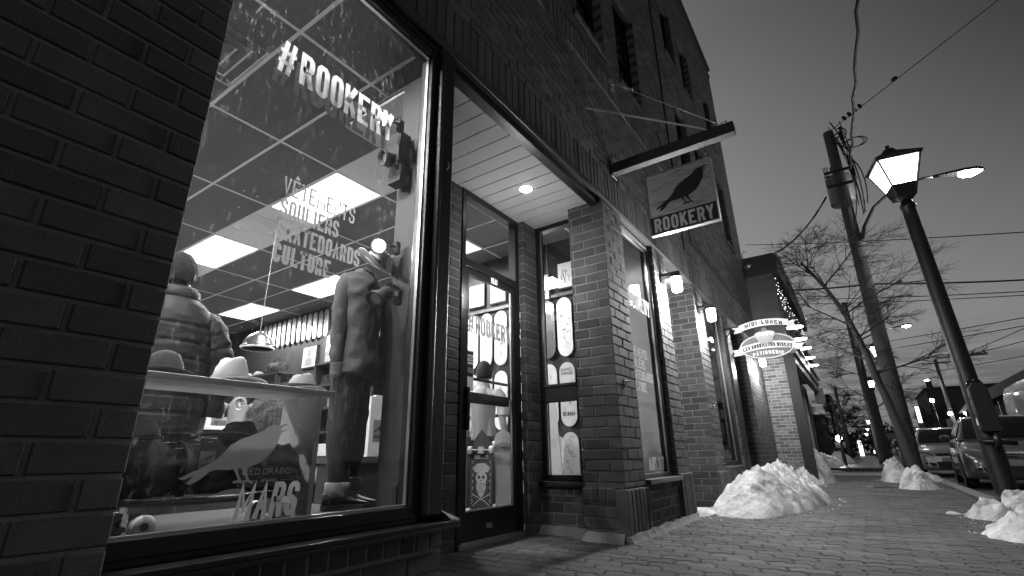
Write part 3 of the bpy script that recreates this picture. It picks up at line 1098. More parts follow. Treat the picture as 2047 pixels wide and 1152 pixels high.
# --- side window of the recess (looks at the camera), plane Y=3.93
def side_window():
    Y = 3.945
    x0, x1, z0, z1, fr = -2.375, F - .345, .41, 2.83, .045
    mb = MB()
    mb.box(x0, x0 + fr, Y - .03, Y + .05, z0, z1); mb.box(x1 - fr, x1, Y - .03, Y + .05, z0, z1)
    mb.box(x0 + fr, x1 - fr, Y - .03, Y + .05, z0, z0 + fr); mb.box(x0 + fr, x1 - fr, Y - .03, Y + .05, z1 - fr, z1)
    f = mb.build('side_window', 'black', shop, bev=.003)
    mb = MB(); mb.add([(x0 + fr, Y, z0 + fr), (x1 - fr, Y, z0 + fr), (x1 - fr, Y, z1 - fr), (x0 + fr, Y, z1 - fr)], [(0, 1, 2, 3)])
    mb.build('pane', 'glass2', f)
    mb = MB()
    mb.box(x0 + fr, x0 + fr + .008, Y - .006, Y + .01, z0 + fr, z1 - fr)
    mb.build('spacer_bar', 'alu', f)
    mb = MB(); mb.box(-2.40, F - .352, 3.845, 3.96, .387, .402); mb.box(-2.40, F - .352, 3.842, 3.852, .36, .3868)
    mb.build('window_sill', 'black', f, bev=.002)
side_window()

# --- soffit of the recess: perforated boards running across
mb = MB()
y = 1.735
while y < 3.94:
    e = min(y + .143, 3.94)
    mb.box(-2.60, F - .112, y, e, 2.84, 2.86)
    y += .152
so = mb.build('soffit', 'soffit', shop)
mb = MB(); mb.box(-2.60, F - .112, 1.735, 3.94, 2.8605, 2.87); mb.build('soffit_backing', 'blackmatt', shop)
_m = M['soffit']; _t = _m.node_tree; _b = _t.nodes['Principled BSDF']
_c = _t.nodes.new('ShaderNodeTexCoord'); _v = nd(_t, 'ShaderNodeTexVoronoi', Scale=75.0); _v.inputs['Randomness'].default_value = 0.0
lk(_t, _c.outputs['Object'], _v.inputs['Vector'])
_r = ramp(_t, _v.outputs['Distance'], [(0.16, 0.45), (0.24, 1.0)])
_old = _b.inputs['Base Color'].links[0].from_socket
_y = mth(_t, 'MULTIPLY', _old, _r.outputs[0]); lk(_t, _y, _b.inputs['Base Color'])

# --- entrance door in plane X=-2.45
DX = -2.47
dr = MB()
# frame
dr.box(DX - .05, DX + .03, 2.851, 2.90, 0, 2.838); dr.box(DX - .05, DX + .03, 3.64, 3.698, 0, 2.838)
dr.box(DX - .05, DX + .03, 2.90, 3.64, 2.12, 2.19); dr.box(DX - .05, DX + .03, 2.90, 3.64, 2.78, 2.838)
dr.build('door_frame', 'black', shop, bev=.003)
mb = MB(); mb.box(DX - .05, DX + .05, 2.86, 3.69, .001, .035)
mb.build('threshold', 'alu', shop)
mb = MB(); mb.add([(DX, 2.90, 2.19), (DX, 3.64, 2.19), (DX, 3.64, 2.78), (DX, 2.90, 2.78)], [(0, 1, 2, 3)])
mb.build('transom_pane', 'glass2', shop)
mb = MB()
mb.box(DX - .02, DX + .02, 2.905, 2.955, .04, 2.115); mb.box(DX - .02, DX + .02, 3.585, 3.635, .04, 2.115)
mb.box(DX - .02, DX + .02, 2.955, 3.585, .04, .235); mb.box(DX - .02, DX + .02, 2.955, 3.585, 2.065, 2.115)
door = mb.build('door', 'black', shop, bev=.003)
mb = MB(); mb.add([(DX, 2.955, .235), (DX, 3.585, .235), (DX, 3.585, 2.065), (DX, 2.955, 2.065)], [(0, 1, 2, 3)])
mb.build('door_pane', 'glass2', door)
mb = MB(); mb.box(DX - .008, DX + .006, 3.577, 3.585, .235, 2.065); mb.box(DX - .008, DX + .006, 2.955, 3.585, .235, .243)
mb.build('door_bead', 'alu', door)
mb = MB(); text(mb, '#ROOKERY', (DX + .004, 2.965, 1.57), U, (0, -.03, 1), N, .155, st=.17, gap=.07, t=0, fit=.60)
mb.build('door_lettering', 'vinyldoor', door)
mb = MB(); mb.box(DX + .021, DX + .024, 3.26, 3.35, 2.068, 2.125)
pl = mb.build('number_plate', 'white', door)
mb = MB(); text(mb, '151', (DX + .0245, 3.268, 2.078), U, Z, N, .038, st=.2, t=.001, fit=.075)
mb.build('street_number', 'ink', door)
mb = MB(); mb.box(DX + .003, DX + .005, 2.962, 3.045, 1.10, 1.42)
mb.build('payment_sticker', 'paper', door)
mb = MB(); mb.box(DX + .0052, DX + .006, 2.966, 3.040, 1.325, 1.335); mb.box(DX + .0052, DX + .006, 2.966, 3.040, 1.385, 1.41)
mb.box(DX + .0052, DX + .006, 2.966, 3.040, 1.21, 1.31)
text(mb, 'VISA', (DX + .0052, 2.968, 1.342), U, Z, N, .034, st=.18, t=.001, fit=.068, shear=.2)
mb.build('sticker_print', 'ink', door)
mb = MB(); mb.lathe([(.022, 0), (.022, .001)], (DX + .0065, 2.99, 1.26), 20, (1, 0, 0)); mb.lathe([(.022, 0), (.022, .001)], (DX + .0068, 3.015, 1.26), 20, (1, 0, 0))
mb.build('card_circles', 'greyink', door)
mb = MB(); mb.box(DX + .02, DX + .05, 2.925, 2.955, .80, 1.12)
mb.build('pull_handle', 'blackmatt', door, bev=.004)
mb = MB(); mb.box(DX - .07, DX - .03, 2.955, 3.585, 1.02, 1.10); mb.box(DX - .06, DX - .04, 2.955, 3.585, 1.20, 1.22)
mb.build('push_bar', 'blackmatt', door)
mb = MB(); mb.box(DX + .0205, DX + .023, 3.20, 3.27, .105, .14)
sg = mb.build('lock_badge', 'alu', door)

# --- letter box on the side window
mb = MB(); mb.box(-2.32, -1.96, 3.885, 3.935, 1.065, 1.215)
lb = mb.build('letter_box', 'blackmatt', None, bev=.006)
tag(lb, 'black letter box fixed to the narrow side window', 'letter box')
mb = MB(); mb.box(-2.325, -1.955, 3.875, 3.884, 1.20, 1.222)
mb.build('flap', 'black', lb)

# --- recessed downlight in the soffit
dl = thing('downlight', 'bright round downlight in the recess soffit', 'ceiling light', (-2.02, 3.20, 2.84))
mb = MB(); mb.lathe([(.052, 0), (.062, -.004), (.068, -.002), (.068, .0)], (0, 0, 0), 32); mb.build('trim', 'white', dl, smooth=True)
mb = MB(); mb.lathe([(.0, -.022), (.025, -.020), (.044, -.012), (.052, -.003), (.052, .0)], (0, 0, 0), 32); mb.build('lens', mat('downlight_glow_and_fill', .8, emit=14), dl)
lamp('downlight_glow_and_fill', (0, 0, -.85), 8, .0, dl)  # bare point light added well below the fitting to brighten soffit and pillar

# ============================================================ SHOP INTERIOR
ZC = 3.2
inn = MB()
inn.box(-12.6, -2.46, -2.1, 5.2, -.02, .001); inn.box(-2.459, F - .12, 3.98, 5.2, -.02, .001)
inn.build('interior_floor', 'floor_in', shop)
inn = MB()
inn.box(-12.6, -12.5, -2.1, 5.3, 0, 3.3); inn.box(-12.5, F - .11, 5.05, 5.14, 0, 3.3); inn.box(-12.5, F - .11, -2.2, -2.1, 0, 3.3)
inn.build('interior_wall', 'wall_dark', shop)
inn = MB()
inn.box(F - .16, F - .105, -2.1, .46, 0, 3.3); inn.box(F - .16, F - .105, .46, 1.72, 2.81, 3.3); inn.box(F - .16, F - .105, .46, 1.72, 0, .34)
inn.box(F - .16, F - .105, 1.722, 3.75, 2.88, 3.3); inn.box(F - .20, F - .105, 3.75, 5.05, 2.86, 3.3)
inn.box(-2.60, F - .17, 1.73, 3.94, 2.871, 2.885)
inn.build('front_inner_wall', mat('inner_lining', .06, .6), shop)
# angled side of the recess
inn = MB()
inn.prism([(-1.72, 1.722), (-1.99, 1.722), (-2.50, 2.60), (-2.50, 2.66), (-2.46, 2.66), (-1.97, 1.80), (-1.72, 1.80)], (0, 0, 0), (1, 0, 0), (0, 1, 0), (0, 0, 1), 2.87)
inn.build('recess_side_wall', mat('recess_lining', .035, .6), shop)
# ceiling: tiles 4x2 ft, grid 24 mm
TX = [-2.46 - 1.165 * i for i in range(-1, 9)]
TY = [1.24 + .57 * i for i in range(-6, 8)]
LP = {(2, 1): 1, (2, 3): 1, (5, 3): 1, (5, 5): 1}
lights = []
td, tw = MB(), MB()
LIT = [(-4.79, 2.38), (-7.12, 2.38), (-7.12, 4.09), (-9.45, 4.09), (-4.79, 4.09), (-4.79, -.47), (-9.45, .67), (-2.46, .10)]  # last entry: panel added out of view to backlight the window lettering
VENT = (-5.955, 2.38)
def near(a, b):
    return abs(a[0] - b[0]) < .1 and abs(a[1] - b[1]) < .1
for i in range(len(TX) - 1):
    for j in range(len(TY) - 1):
        x0, x1, y0, y1 = TX[i + 1], TX[i], TY[j], min(TY[j + 1], 5.05)
        x1 = min(x1, F - .11)
        if y0 > 5.0 or x0 > F - .2:
            continue
        lit = any(near((x0, y0), q) for q in LIT)
        if lit:
            lights.append((x0, x1, y0, y1)); continue
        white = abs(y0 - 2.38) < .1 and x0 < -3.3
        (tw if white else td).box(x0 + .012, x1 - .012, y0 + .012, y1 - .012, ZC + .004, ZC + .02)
td.build('dark_ceiling_tiles', 'ceil_dark', shop)
tw.build('white_ceiling_tiles', 'ceil_white', shop)
gr = MB()
for x in TX:
    if x < F - .1:
        gr.box(x - .012, x + .012, -2.1, 5.05, ZC, ZC + .003)
for yv in TY:
    if yv < 5.05:
        gr.box(-12.5, F - .11, yv - .012, yv + .012, ZC + .0005, ZC + .0035)
gr.build('ceiling_grid', 'grid', shop)
gr = MB(); gr.box(-12.6, F - .1, -2.2, 5.2, ZC + .1, ZC + .15); gr.build('ceiling_slab', 'blackmatt', shop)
lab = {0: 'bright ceiling panel light nearest the window glass, behind the word VETEMENTS', }
for i, (x0, x1, y0, y1) in enumerate(lights):
    c = ((x0 + x1) / 2, (y0 + y1) / 2)
    names = {(-4.79, 2.38): 'bright ceiling panel right behind the words VETEMENTS and SOULIERS', (-7.12, 2.38): 'bright ceiling panel beside the brick edge, above the man in the puffer jacket',
             (-7.12, 4.09): 'bright ceiling panel half hidden by the mannequin shoulder', (-9.45, 4.09): 'smallest bright ceiling panel, above the pendant lamp'}
    lbl = 'ceiling panel light deeper inside the shop'
    for k, s in names.items():
        if near((x0, y0), k):
            lbl = s
    t = thing('ceiling_light', lbl, 'ceiling light', (c[0], c[1], ZC), group='panel lights in the shop ceiling')
    if lbl.startswith('ceiling panel light deeper'):
        t['label'] = {(-4.79, 4.09): 'bright ceiling panel seen through the door transom', (-2.46, .1): 'added unseen ceiling panel light behind the brick edge, backlighting the window letters', (-3.62, .1): 'ceiling panel light just left of the display, hidden by the brick', (-4.79, -.47): 'ceiling panel light in the hidden front row', (-9.45, .67): 'ceiling panel light near the deep left wall'}[min(((-4.79, 4.09), (-2.46, .1), (-3.62, .1), (-4.79, -.47), (-9.45, .67)), key=lambda q: abs(q[0] - x0) + abs(q[1] - y0))]
    hx, hy = (x1 - x0) / 2 - .013, (y1 - y0) / 2 - .013
    mb = MB(); mb.box(-hx, hx, -hy, hy, .004, .012); mb.build('diffuser', 'lit_panel', t)
    lamp('panel_light', (0, 0, -.01), 190, .13, t, 'SPOT', (0, 0, -1), 172, .35)
    mb = MB()
    for s in (-1, 1):
        mb.box(-hx, hx, s * hy - .008, s * hy + .008, -.003, .0035); mb.box(s * hx - .008, s * hx + .008, -hy + .008, hy - .008, -.003, .0035)
    mb.build('frame', 'grid', t)
# square air diffuser
for (vx, vy, lbl) in ((-5.35, 2.665, 'square stepped air vent between two ceiling panels'), (-3.05, .95, 'square air vent at the top edge of the brick')):
    t = thing('air_vent', lbl, 'air vent', (vx, vy, ZC))
    mb = MB()
    for k, s in enumerate((.27, .20, .13, .06)):
        for a in (-1, 1):
            mb.add([(-s, a * s, -.004), (s, a * s, -.004), (s - .045, a * (s - .045), .03), (-s + .045, a * (s - .045), .03)], [(0, 1, 2, 3)])
            mb.add([(a * s, -s, -.004), (a * s, s, -.004), (a * (s - .045), s - .045, .03), (a * (s - .045), -s + .045, .03)], [(0, 1, 2, 3)])
    mb.build('louvre', 'ceil_white', t)
# smoke detector / dome camera near the top of the glass
t = thing('dome_camera', 'dark dome camera on the ceiling at the top of the window', 'security camera', (-1.95, 1.10, ZC))
mb = MB(); mb.lathe([(.0, -.075), (.035, -.065), (.055, -.04), (.06, -.015)], (0, 0, 0), 24); mb.build('dome', 'darkglass', t, smooth=True)
mb = MB(); mb.lathe([(.06, -.02), (.068, -.018), (.068, 0), (0, 0)], (0, 0, 0), 24); mb.build('base', 'steel', t, smooth=True)


# ============================================================ DISPLAY IN THE FIRST WINDOW
mb = MB(); mb.box(-2.62, F - .112, .44, 1.715, .34, .385)
mb.box(-2.62, -2.58, .44, 1.715, .002, .34)
shelf_floor = mb.build('display_platform', 'deckwood', shop)

bench = thing('display_bench', 'pale pine display bench with knotty top board and solid end boards', 'display bench', (-2.0, .95, .385))
def bx(name, x0, x1, y0, y1, z0, z1, m, parent, loc, bev=.002, label=None):
    mb = MB(); mb.box(x0 - loc[0], x1 - loc[0], y0 - loc[1], y1 - loc[1], z0 - loc[2], z1 - loc[2])
    return mb.build(name, m, parent, bev=bev, label=label)
L0 = (-2.0, .95, .385)
bx('top_board', -1.985, -1.862, .585, 1.345, .862, .885, 'pine', bench, L0)
bx('top_board', -2.16, -1.99, .585, 1.345, .862, .885, 'pine', bench, L0)
bx('end_board', -2.15, -1.885, 1.282, 1.306, .386, .8615, 'pine', bench, L0)
bx('end_board', -2.15, -1.80, .578, .600, .386, .8615, 'pine', bench, L0)
bx('middle_shelf', -2.15, -2.02, .601, 1.281, .632, .650, 'pine', bench, L0)
bx('wall_ledger', -2.14, -1.90, 1.266, 1.2815, .652, .668, 'pine', bench, L0)


def hat(name, label, loc, rx, ry, cr, ch, m, band=None, rz=0.0, curl=.012, pinch=.25, tilt=(0, 0), taper=.82):
    t = thing(name, label, 'hat', loc, rz)
    t.rotation_euler = (tilt[0], tilt[1], rz)
    mb = MB()
    n = 40
    prof = [(1.0, 0), (.99, .25), (.95, .55), (.90, .78), (.82, .93), (.66, 1.02), (.45, 1.03), (.22, .98), (0.001, .95)]
    rings = []
    for f, h in prof:
        ring = []
        for j in range(n):
            a = 2 * math.pi * j / n
            k = f * (taper + (1 - taper) * (1 - h)) if f > .9 else f * taper
            x, y = math.cos(a) * cr * 1.15 * k, math.sin(a) * cr * .92 * k
            z = h * ch
            # centre crease and front pinch
            if h > .7:
                z -= ch * .22 * math.exp(-(y / (cr * .28)) ** 2) * (1 if f < .8 else .35)
            fr = max(0, math.cos(a)) ** 2
            y *= 1 - pinch * fr * max(0, h - .25)
            z -= ch * .10 * max(0, -math.cos(a)) * (h > .7)
            ring.append((x, y, z))
        rings.append(ring)
    mb.loft(rings, cap=True)
    mb.build('crown', m, t, smooth=True)
    mb = MB()
    rings = []
    for f in (0, .25, .5, .75, .92, 1.0, 1.0, .92, .75, .5, .25, 0):
        ring = []
        top = len(rings) < 6
        for j in range(n):
            a = 2 * math.pi * j / n
            x = math.cos(a) * (cr * 1.1 + (rx - cr * 1.1) * f); y = math.sin(a) * (cr * .88 + (ry - cr * .88) * f)
            z = curl * f * f * (1.1 * math.sin(a) ** 2 * 2 - .9) + (.0025 if top else 0)
            ring.append((x, y, z + .001))
        rings.append(ring)
    mb.loft(rings, cap=False)
    mb.build('brim', m, t, smooth=True)
    if band is not None:
        mb = MB()
        bh = .022
        rings = []
        for zz, e in ((.002, 1.015), (bh, 1.005)):
            rings.append([(math.cos(2 * math.pi * j / n) * cr * 1.15 * e, math.sin(2 * math.pi * j / n) * cr * .92 * e, zz + .001) for j in range(n)])
        mb.loft(rings, cap=False)
        mb.build('hat_band', band, t, smooth=True)
    return t


hat('fedora_hat', 'wide brimmed pale felt hat in the middle of the top board', (-2.03, .975, .895), .150, .125, .066, .105, 'felt_pale', 'felt_pale', rz=R(110), curl=.010)
hat('straw_hat', 'small pale woven hat with dark band at the right end of the top board', (-1.99, 1.265, .893), .112, .092, .060, .072, 'straw', 'felt_dark', rz=R(100), curl=.006)
hat('fedora_hat', 'dark felt hat on the top board against the brick edge', (-2.0, .72, .893), .125, .11, .062, .085, 'felt_dark', 'ink', rz=R(70))
hat('straw_hat', 'woven straw trilby above the left end of the duffel bag', (-2.03, .705, .668), .100, .090, .062, .080, 'straw', 'felt_mid', rz=R(80), curl=.006, taper=.72)
hat('fedora_hat', 'speckled dark felt hat above the duffel bag, behind the crow decal', (-2.0, 1.03, .672), .125, .112, .068, .080, 'felt_mid', 'felt_dark', rz=R(100))
# folded cap stack under the speckled hat
mb = MB(); mb.box(-2.10, -1.93, .96, 1.14, .651, .667)
tag(mb.build('folded_shirt', 'shirtpale', bev=.006), 'folded pale shirt under the speckled dark hat', 'shirt')
mb = MB(); mb.box(-2.13, -1.95, .62, .80, .651, .664)
tag(mb.build('folded_shirt', 'tee', bev=.005), 'folded white shirt under the straw trilby', 'shirt')

# ---- longboard lying on its wheels under the bag
def longboard(name, label, loc, L=.62, w=.19, art=None, standing=False, mdeck='ink', thick=.012, cat='skateboard', group=None):
    t = thing(name, label, cat, loc, group=group)
    n = 24
    rings = []
    for i in range(n + 1):
        u = -1 + 2 * i / n
        hw = w / 2 * (max(0, 1 - abs(u) ** 5)) ** .5
        hw = max(hw, .004)
        z = .085 + .018 * abs(u) ** 4
        y = u * L / 2
        rings.append([(-hw, y, z), (hw, y, z), (hw, y, z + thick), (-hw, y, z + thick)])
    mb = MB(); mb.loft(rings); mb.build('deck', mdeck, t, smooth=False)
    for s in (-1, 1):
        y = s * L * .34
        mb = MB(); mb.box(-.028, .028, y - .022, y + .022, .068, .085); mb.tube([(-.085, y, .036), (.085, y, .036)], .006, 8)
        mb.prism([(-.03, .03), (.03, .03), (.018, .068), (-.018, .068)], (0, y - .012, 0), (1, 0, 0), (0, 0, 1), (0, 1, 0), .024)
        tr = mb.build('truck', 'alu', t)
        for k in (-1, 1):
            mb = MB(); mb.lathe([(.008, -.021), (.028, -.021), (.034, -.015), (.034, .015), (.028, .021), (.008, .021)], (k * .085, y, .034), 20, (1, 0, 0))
            mb.build('wheel', 'urethane', tr, smooth=True)
            mb = MB(); mb.lathe([(0, -.023), (.012, -.023), (.012, .023), (0, .023)], (k * .085, y, .034), 14, (1, 0, 0))
            mb.build('bearing', 'ink', tr)
    return t


lbd = longboard('longboard', 'dark longboard on pale wheels beneath the black duffel bag', (-1.93, .925, .386), L=.68)
lbd.rotation_euler = (0, 0, R(2))

def oring(c, rx, ry, n=28, rz=0.0, tilt=(0, 0), sq=1.0):
    out = []
    for j in range(n):
        a = 2 * math.pi * j / n
        ca, sa = math.cos(a), math.sin(a)
        x = math.copysign(abs(ca) ** sq, ca) * rx
        y = math.copysign(abs(sa) ** sq, sa) * ry
        X = x * math.cos(rz) - y * math.sin(rz)
        Y = x * math.sin(rz) + y * math.cos(rz)
        out.append((c[0] + X, c[1] + Y, c[2] + X * tilt[0] + Y * tilt[1]))
    return out


def wrinkle(mb, amp, f, seed=0.0, i0=0):
    vs = mb.v
    # displace along radial from local axis: cheap, uses noise in all axes
    for i in range(i0, len(vs)):
        p = Vector(vs[i])
        q = Vector((p.x * f, p.y * f, p.z * f * 1.4 + seed))
        d = Vector((noise.noise(q), noise.noise(q + Vector((7, 3, 1))), noise.noise(q + Vector((2, 9, 4)))))
        rg = abs(noise.noise(q * 1.7))
        vs[i] = tuple(p + d * amp * (0.6 + rg))


def fold(mb, amp, seed):
    vs = mb.v
    c = sum((Vector(v) for v in vs), Vector()) / len(vs)
    for i in range(len(vs)):
        p = Vector(vs[i])
        q = Vector((p.x * 7 + p.z * 5, p.y * 7 - p.z * 4, p.z * 6 + seed))
        r = 1 - abs(noise.noise(q)) * 3.2
        r = max(0, r) ** 2
        d = Vector((p.x - c.x, p.y - c.y, 0))
        if d.length > 1e-5:
            vs[i] = tuple(p + d.normalized() * r * amp)


def limb(mb, pts, radii, n=20, flat=1.0, sub=6):
    P, Rr = [], []
    k = len(pts)
    for i in range(k - 1):
        p0, p1, p2, p3 = [Vector(pts[max(0, min(k - 1, i + d))]) for d in (-1, 0, 1, 2)]
        r1, r2_ = radii[i], radii[i + 1]
        for s in range(sub):
            t = s / sub
            P.append(0.5 * ((2 * p1) + (-p0 + p2) * t + (2 * p0 - 5 * p1 + 4 * p2 - p3) * t * t + (-p0 + 3 * p1 - 3 * p2 + p3) * t ** 3))
            Rr.append(r1 + (r2_ - r1) * t)
    P.append(Vector(pts[-1])); Rr.append(radii[-1])
    mb.tube(P, Rr, n, flat=flat)



# ---- duffel bag
bag = thing('duffel_bag', 'black duffel bag with swing tag lying on the longboard', 'bag', (-1.95, .935, .49))
rings = []
n = 40
for i in range(61):
    u = i / 60
    y = -.30 + .60 * u
    end = min(1, (min(u, 1 - u) * 60 / 6) ** .5) if min(u, 1 - u) < .1 else 1
    sag = .085 + .012 * math.cos(u * 6.28) + .01 * math.sin(u * 17)
    ring = []
    for j in range(n):
        a = 2 * math.pi * j / n
        wr = .013 * noise.noise(Vector((math.cos(a) * 2.2, math.sin(a) * 2.2, u * 9))) + .007 * noise.noise(Vector((math.cos(a) * 5, math.sin(a) * 5, u * 26))) + .009 * math.sin(u * 40 + 3 * math.sin(a * 2)) * max(0, math.sin(a)) ** 2
        r = (sag + wr) * (.35 + .65 * end)
        x, z = math.cos(a) * r * 1.12, math.sin(a) * r
        z = max(z, -.078) + .084
        ring.append((x, y, z))
    rings.append(ring)
mb = MB(); mb.loft(rings); wrinkle(mb, .004, 16, 4.0); fold(mb, .018, 2.5); mb.build('body', 'bagcloth', bag, smooth=True)
for s in (-.13, .12):
    mb = MB(); pts = []
    for k in range(15):
        a = -0.9 + k / 14 * (math.pi + .9)
        pts.append((math.cos(a) * .110, s, .084 + math.sin(a) * .098))
    mb.tube(pts, .014, 6, flat=.2); mb.build('strap', 'blackmatt', bag, smooth=True)
mb = MB(); mb.tube([(.02, -.13, .18), (.05, -.08, .205), (.06, 0, .21), (.05, .07, .205), (.02, .12, .18)], .007, 6)
mb.build('handle', 'blackmatt', bag, smooth=True)
mb = MB(); mb.tube([(.0, -.27, .165), (.01, -.1, .180), (.01, .1, .180), (0, .27, .16)], .005, 6); mb.build('zip', 'steel', bag)
mb = MB(); mb.box(.128, .130, .02, .25, .025, .095)
lp = mb.build('label_patch', 'ink', bag)
mb = MB(); text(mb, 'RED DRAGON', (.1305, .035, .066), (0, 1, 0), (0, 0, 1), (1, 0, 0), .021, w=.8, st=.17, gap=.2, t=.001, fit=.20)
text(mb, 'APPAREL', (.1305, .105, .040), (0, 1, 0), (0, 0, 1), (1, 0, 0), .011, w=.8, st=.17, gap=.2, t=.001, fit=.065)
mb.box(.1305, .1312, .035, .095, .0445, .0460); mb.box(.1305, .1312, .178, .235, .0445, .0460)
mb.build('patch_lettering', 'white', lp)
# swing tag
mb = MB(); mb.box(.135, .137, -.125, -.065, .085, .185)
tg = mb.build('swing_tag', 'ink', bag)
mb = MB(); mb.box(.1372, .1378, -.119, -.071, .092, .145); mb.box(.1372, .1378, -.103, -.087, .172, .178)
mb.build('tag_print', 'paper', tg)
mb = MB(); crow(mb, (.1379, -.115, .112), (0, 1, 0), (0, 0, 1), (1, 0, 0), .040, .0006); text(mb, 'ROOKERY', (.1379, -.115, .096), (0, 1, 0), (0, 0, 1), (1, 0, 0), .011, t=.0006, fit=.04)
mb.build('tag_crow', 'ink', tg)

# ============================================================ MANNEQUIN
man = thing('mannequin', 'headless mannequin in denim shirt and cuffed dark jeans beside the window post', 'mannequin', (-2.06, 1.60, .386))
man.scale = (.80, .78, 1)


# facing roughly +Y/+X (turned to the street); legs: left foot nearer the camera
body = MB()
limb(body, [(0, -.06, .03), (0, -.06, .30), (.0, -.045, .55)], [.035, .045, .06])
limb(body, [(-.05, .06, .03), (-.04, .06, .30), (-.02, .035, .55)], [.035, .045, .06])
limb(body, [(-.01, 0, .60), (-.01, 0, .80), (-.01, 0, 1.10), (-.01, 0, 1.17)], [.08, .08, .07, .035])
body.build('body', 'white', man, smooth=True)
mb = MB()
limb(mb, [(-.01, -.055, .645), (.0, -.068, .50), (.0, -.075, .30), (.0, -.065, .14), (.0, -.06, .075)], [.098, .092, .076, .062, .062], 22)
limb(mb, [(-.03, .050, .645), (-.04, .055, .50), (-.05, .070, .30), (-.055, .065, .17), (-.06, .065, .10)], [.088, .082, .068, .058, .058], 22)
wrinkle(mb, .007, 14)
fold(mb, .006, 8.0)
mb.build('jeans', 'jeans', man, smooth=True)
for k, (x, y, z) in enumerate(((0, -.06, .055), (-.06, .065, .075))):
    mb = MB(); mb.lathe([(.062, 0), (.074, 0.004), (.075, .058), (.066, .064)], (x, y, z), 24); mb.build('jean_cuff', 'jeancuff', man, smooth=True)


def shoe(name, m, loc, rz, parent, s=1.0):
    """toe points +X in local"""
    mb = MB(); rings = []
    st = [(-.135, .020, .060), (-.125, .036, .085), (-.09, .042, .088), (-.04, .040, .082), (.0, .040, .070), (.05, .045, .052), (.10, .046, .040), (.135, .034, .032), (.15, .012, .022)]
    c, s_ = math.cos(rz), math.sin(rz)
    for x, w, h in st:
        ring = []
        for j in range(16):
            a = 2 * math.pi * j / 16
            yy = math.cos(a) * w; zz = .022 + max(0, (.5 + .5 * math.sin(a))) ** .8 * (h - .022) if math.sin(a) > -.99 else .022
            px, py = x * s, yy * s
            ring.append((loc[0] + px * c - py * s_, loc[1] + px * s_ + py * c, loc[2] + zz * s))
        rings.append(ring)
    mb.loft(rings); u = mb.build(name, m, parent, smooth=True)
    mb = MB(); rings = []
    for x, w, h in st:
        w += .003
        ring = []
        for yy, zz in ((-w, 0), (w, 0), (w, .024), (-w, .024)):
            px, py = x * 1.02 * s, yy * s
            ring.append((loc[0] + px * c - py * s_, loc[1] + px * s_ + py * c, loc[2] + zz * s))
        rings.append(ring)
    mb.loft(rings); mb.build('sole', 'rubber', u)
    mb = MB()
    for q in range(4):
        x = .0 + q * .022
        a, b = Vector((x, -.024, .078 - q * .008)), Vector((x, .024, .078 - q * .008))
        f = lambda p: (loc[0] + (p.x * c - p.y * s_) * s, loc[1] + (p.x * s_ + p.y * c) * s, loc[2] + p.z * s)
        mb.tube([f(a), f(b)], .003, 5)
    mb.build('lace', 'ink', u)


M['shoe'] = mat('black_canvas_shoe', .018, .45, bump=.2, bscale=60)
shoe('shoe', 'shoe', (.035, -.030, 0), R(62), man, .95)
shoe('shoe', 'shoe', (-.045, .10, .0), R(42), man, .95)
# shirt: torso, sleeves, collar, placket
mb = MB()
rings = []
for z, rx, ry, cx_ in ((.60, .128, .155, .0), (.66, .132, .158, 0), (.74, .125, .150, 0), (.84, .118, .146, 0), (.94, .120, .150, 0), (1.03, .118, .155, 0), (1.10, .105, .158, -.005), (1.145, .085, .135, -.01), (1.17, .06, .085, -.01), (1.19, .052, .062, -.01)):
    rings.append(oring((cx_, .0, z), rx, ry, 48, rz=R(25), tilt=(0, (-.10 if z < .7 else 0)), sq=.9))
# fine rings
fine = []
for i in range(len(rings) - 1):
    for s in range(5):
        t = s / 5
        fine.append([tuple(Vector(a) * (1 - t) + Vector(b) * t) for a, b in zip(rings[i], rings[i + 1])])
fine.append(rings[-1])
mb.loft(fine)
wrinkle(mb, .014, 11, 5.0)
fold(mb, .010, 5.0)
mb.build('shirt', 'denim', man, smooth=True)
mb = MB()
limb(mb, [(-.035, -.105, 1.13), (-.02, -.148, 1.05), (-.0, -.170, .90), (.01, -.172, .76), (.02, -.165, .625)], [.046, .054, .048, .042, .038], 24, sub=9)
wrinkle(mb, .010, 13, 1.0)
fold(mb, .009, 1.0)
mb.build('sleeve', 'denim', man, smooth=True)
mb = MB(); limb(mb, [(.02, -.165, .66), (.022, -.163, .60)], [.043, .042], 20); mb.build('shirt_cuff', 'denim', man, smooth=True)
mb = MB()
limb(mb, [(.05, .125, 1.12), (.05, .165, 1.02), (.055, .18, .88), (.05, .17, .74), (.03, .15, .60)], [.046, .052, .046, .042, .038], 24, sub=9)
wrinkle(mb, .010, 12, 2.0)
fold(mb, .009, 2.0)
mb.build('sleeve', 'denim', man, smooth=True)
mb = MB()
mb.tube([(.05, -.05, 1.185), (.075, .0, 1.16), (.08, .03, 1.12)], [.02, .022, .01], 8, flat=.4); mb.tube([(-.02, .07, 1.19), (.03, .07, 1.17), (.08, .03, 1.12)], [.02, .022, .01], 8, flat=.4)
mb.tube([(-.05, -.03, 1.19), (-.06, .01, 1.21), (-.03, .06, 1.2)], [.02, .02, .02], 8, flat=.5)
mb.build('collar', 'denim', man, smooth=True)
h = hat('fedora_hat', 'pale dark-banded hat worn on the neck of the mannequin', (-2.045, 1.640, 1.63), .125, .11, .066, .095, 'felt_pale', 'felt_dark', rz=R(60))
h.rotation_euler = Vector((0, 0, 1)).rotation_difference(Vector((.50, .35, .79))).to_euler()
# small stand by the foot
mb = MB(); mb.box(-1.80, -1.775, 1.655, 1.685, .386, .50); mb.box(-1.79, -1.76, 1.64, 1.65, .386, .49)
tag(mb.build('hinge_block', 'blackmatt', bev=.002), 'small black metal block standing by the mannequin shoe', 'bracket')


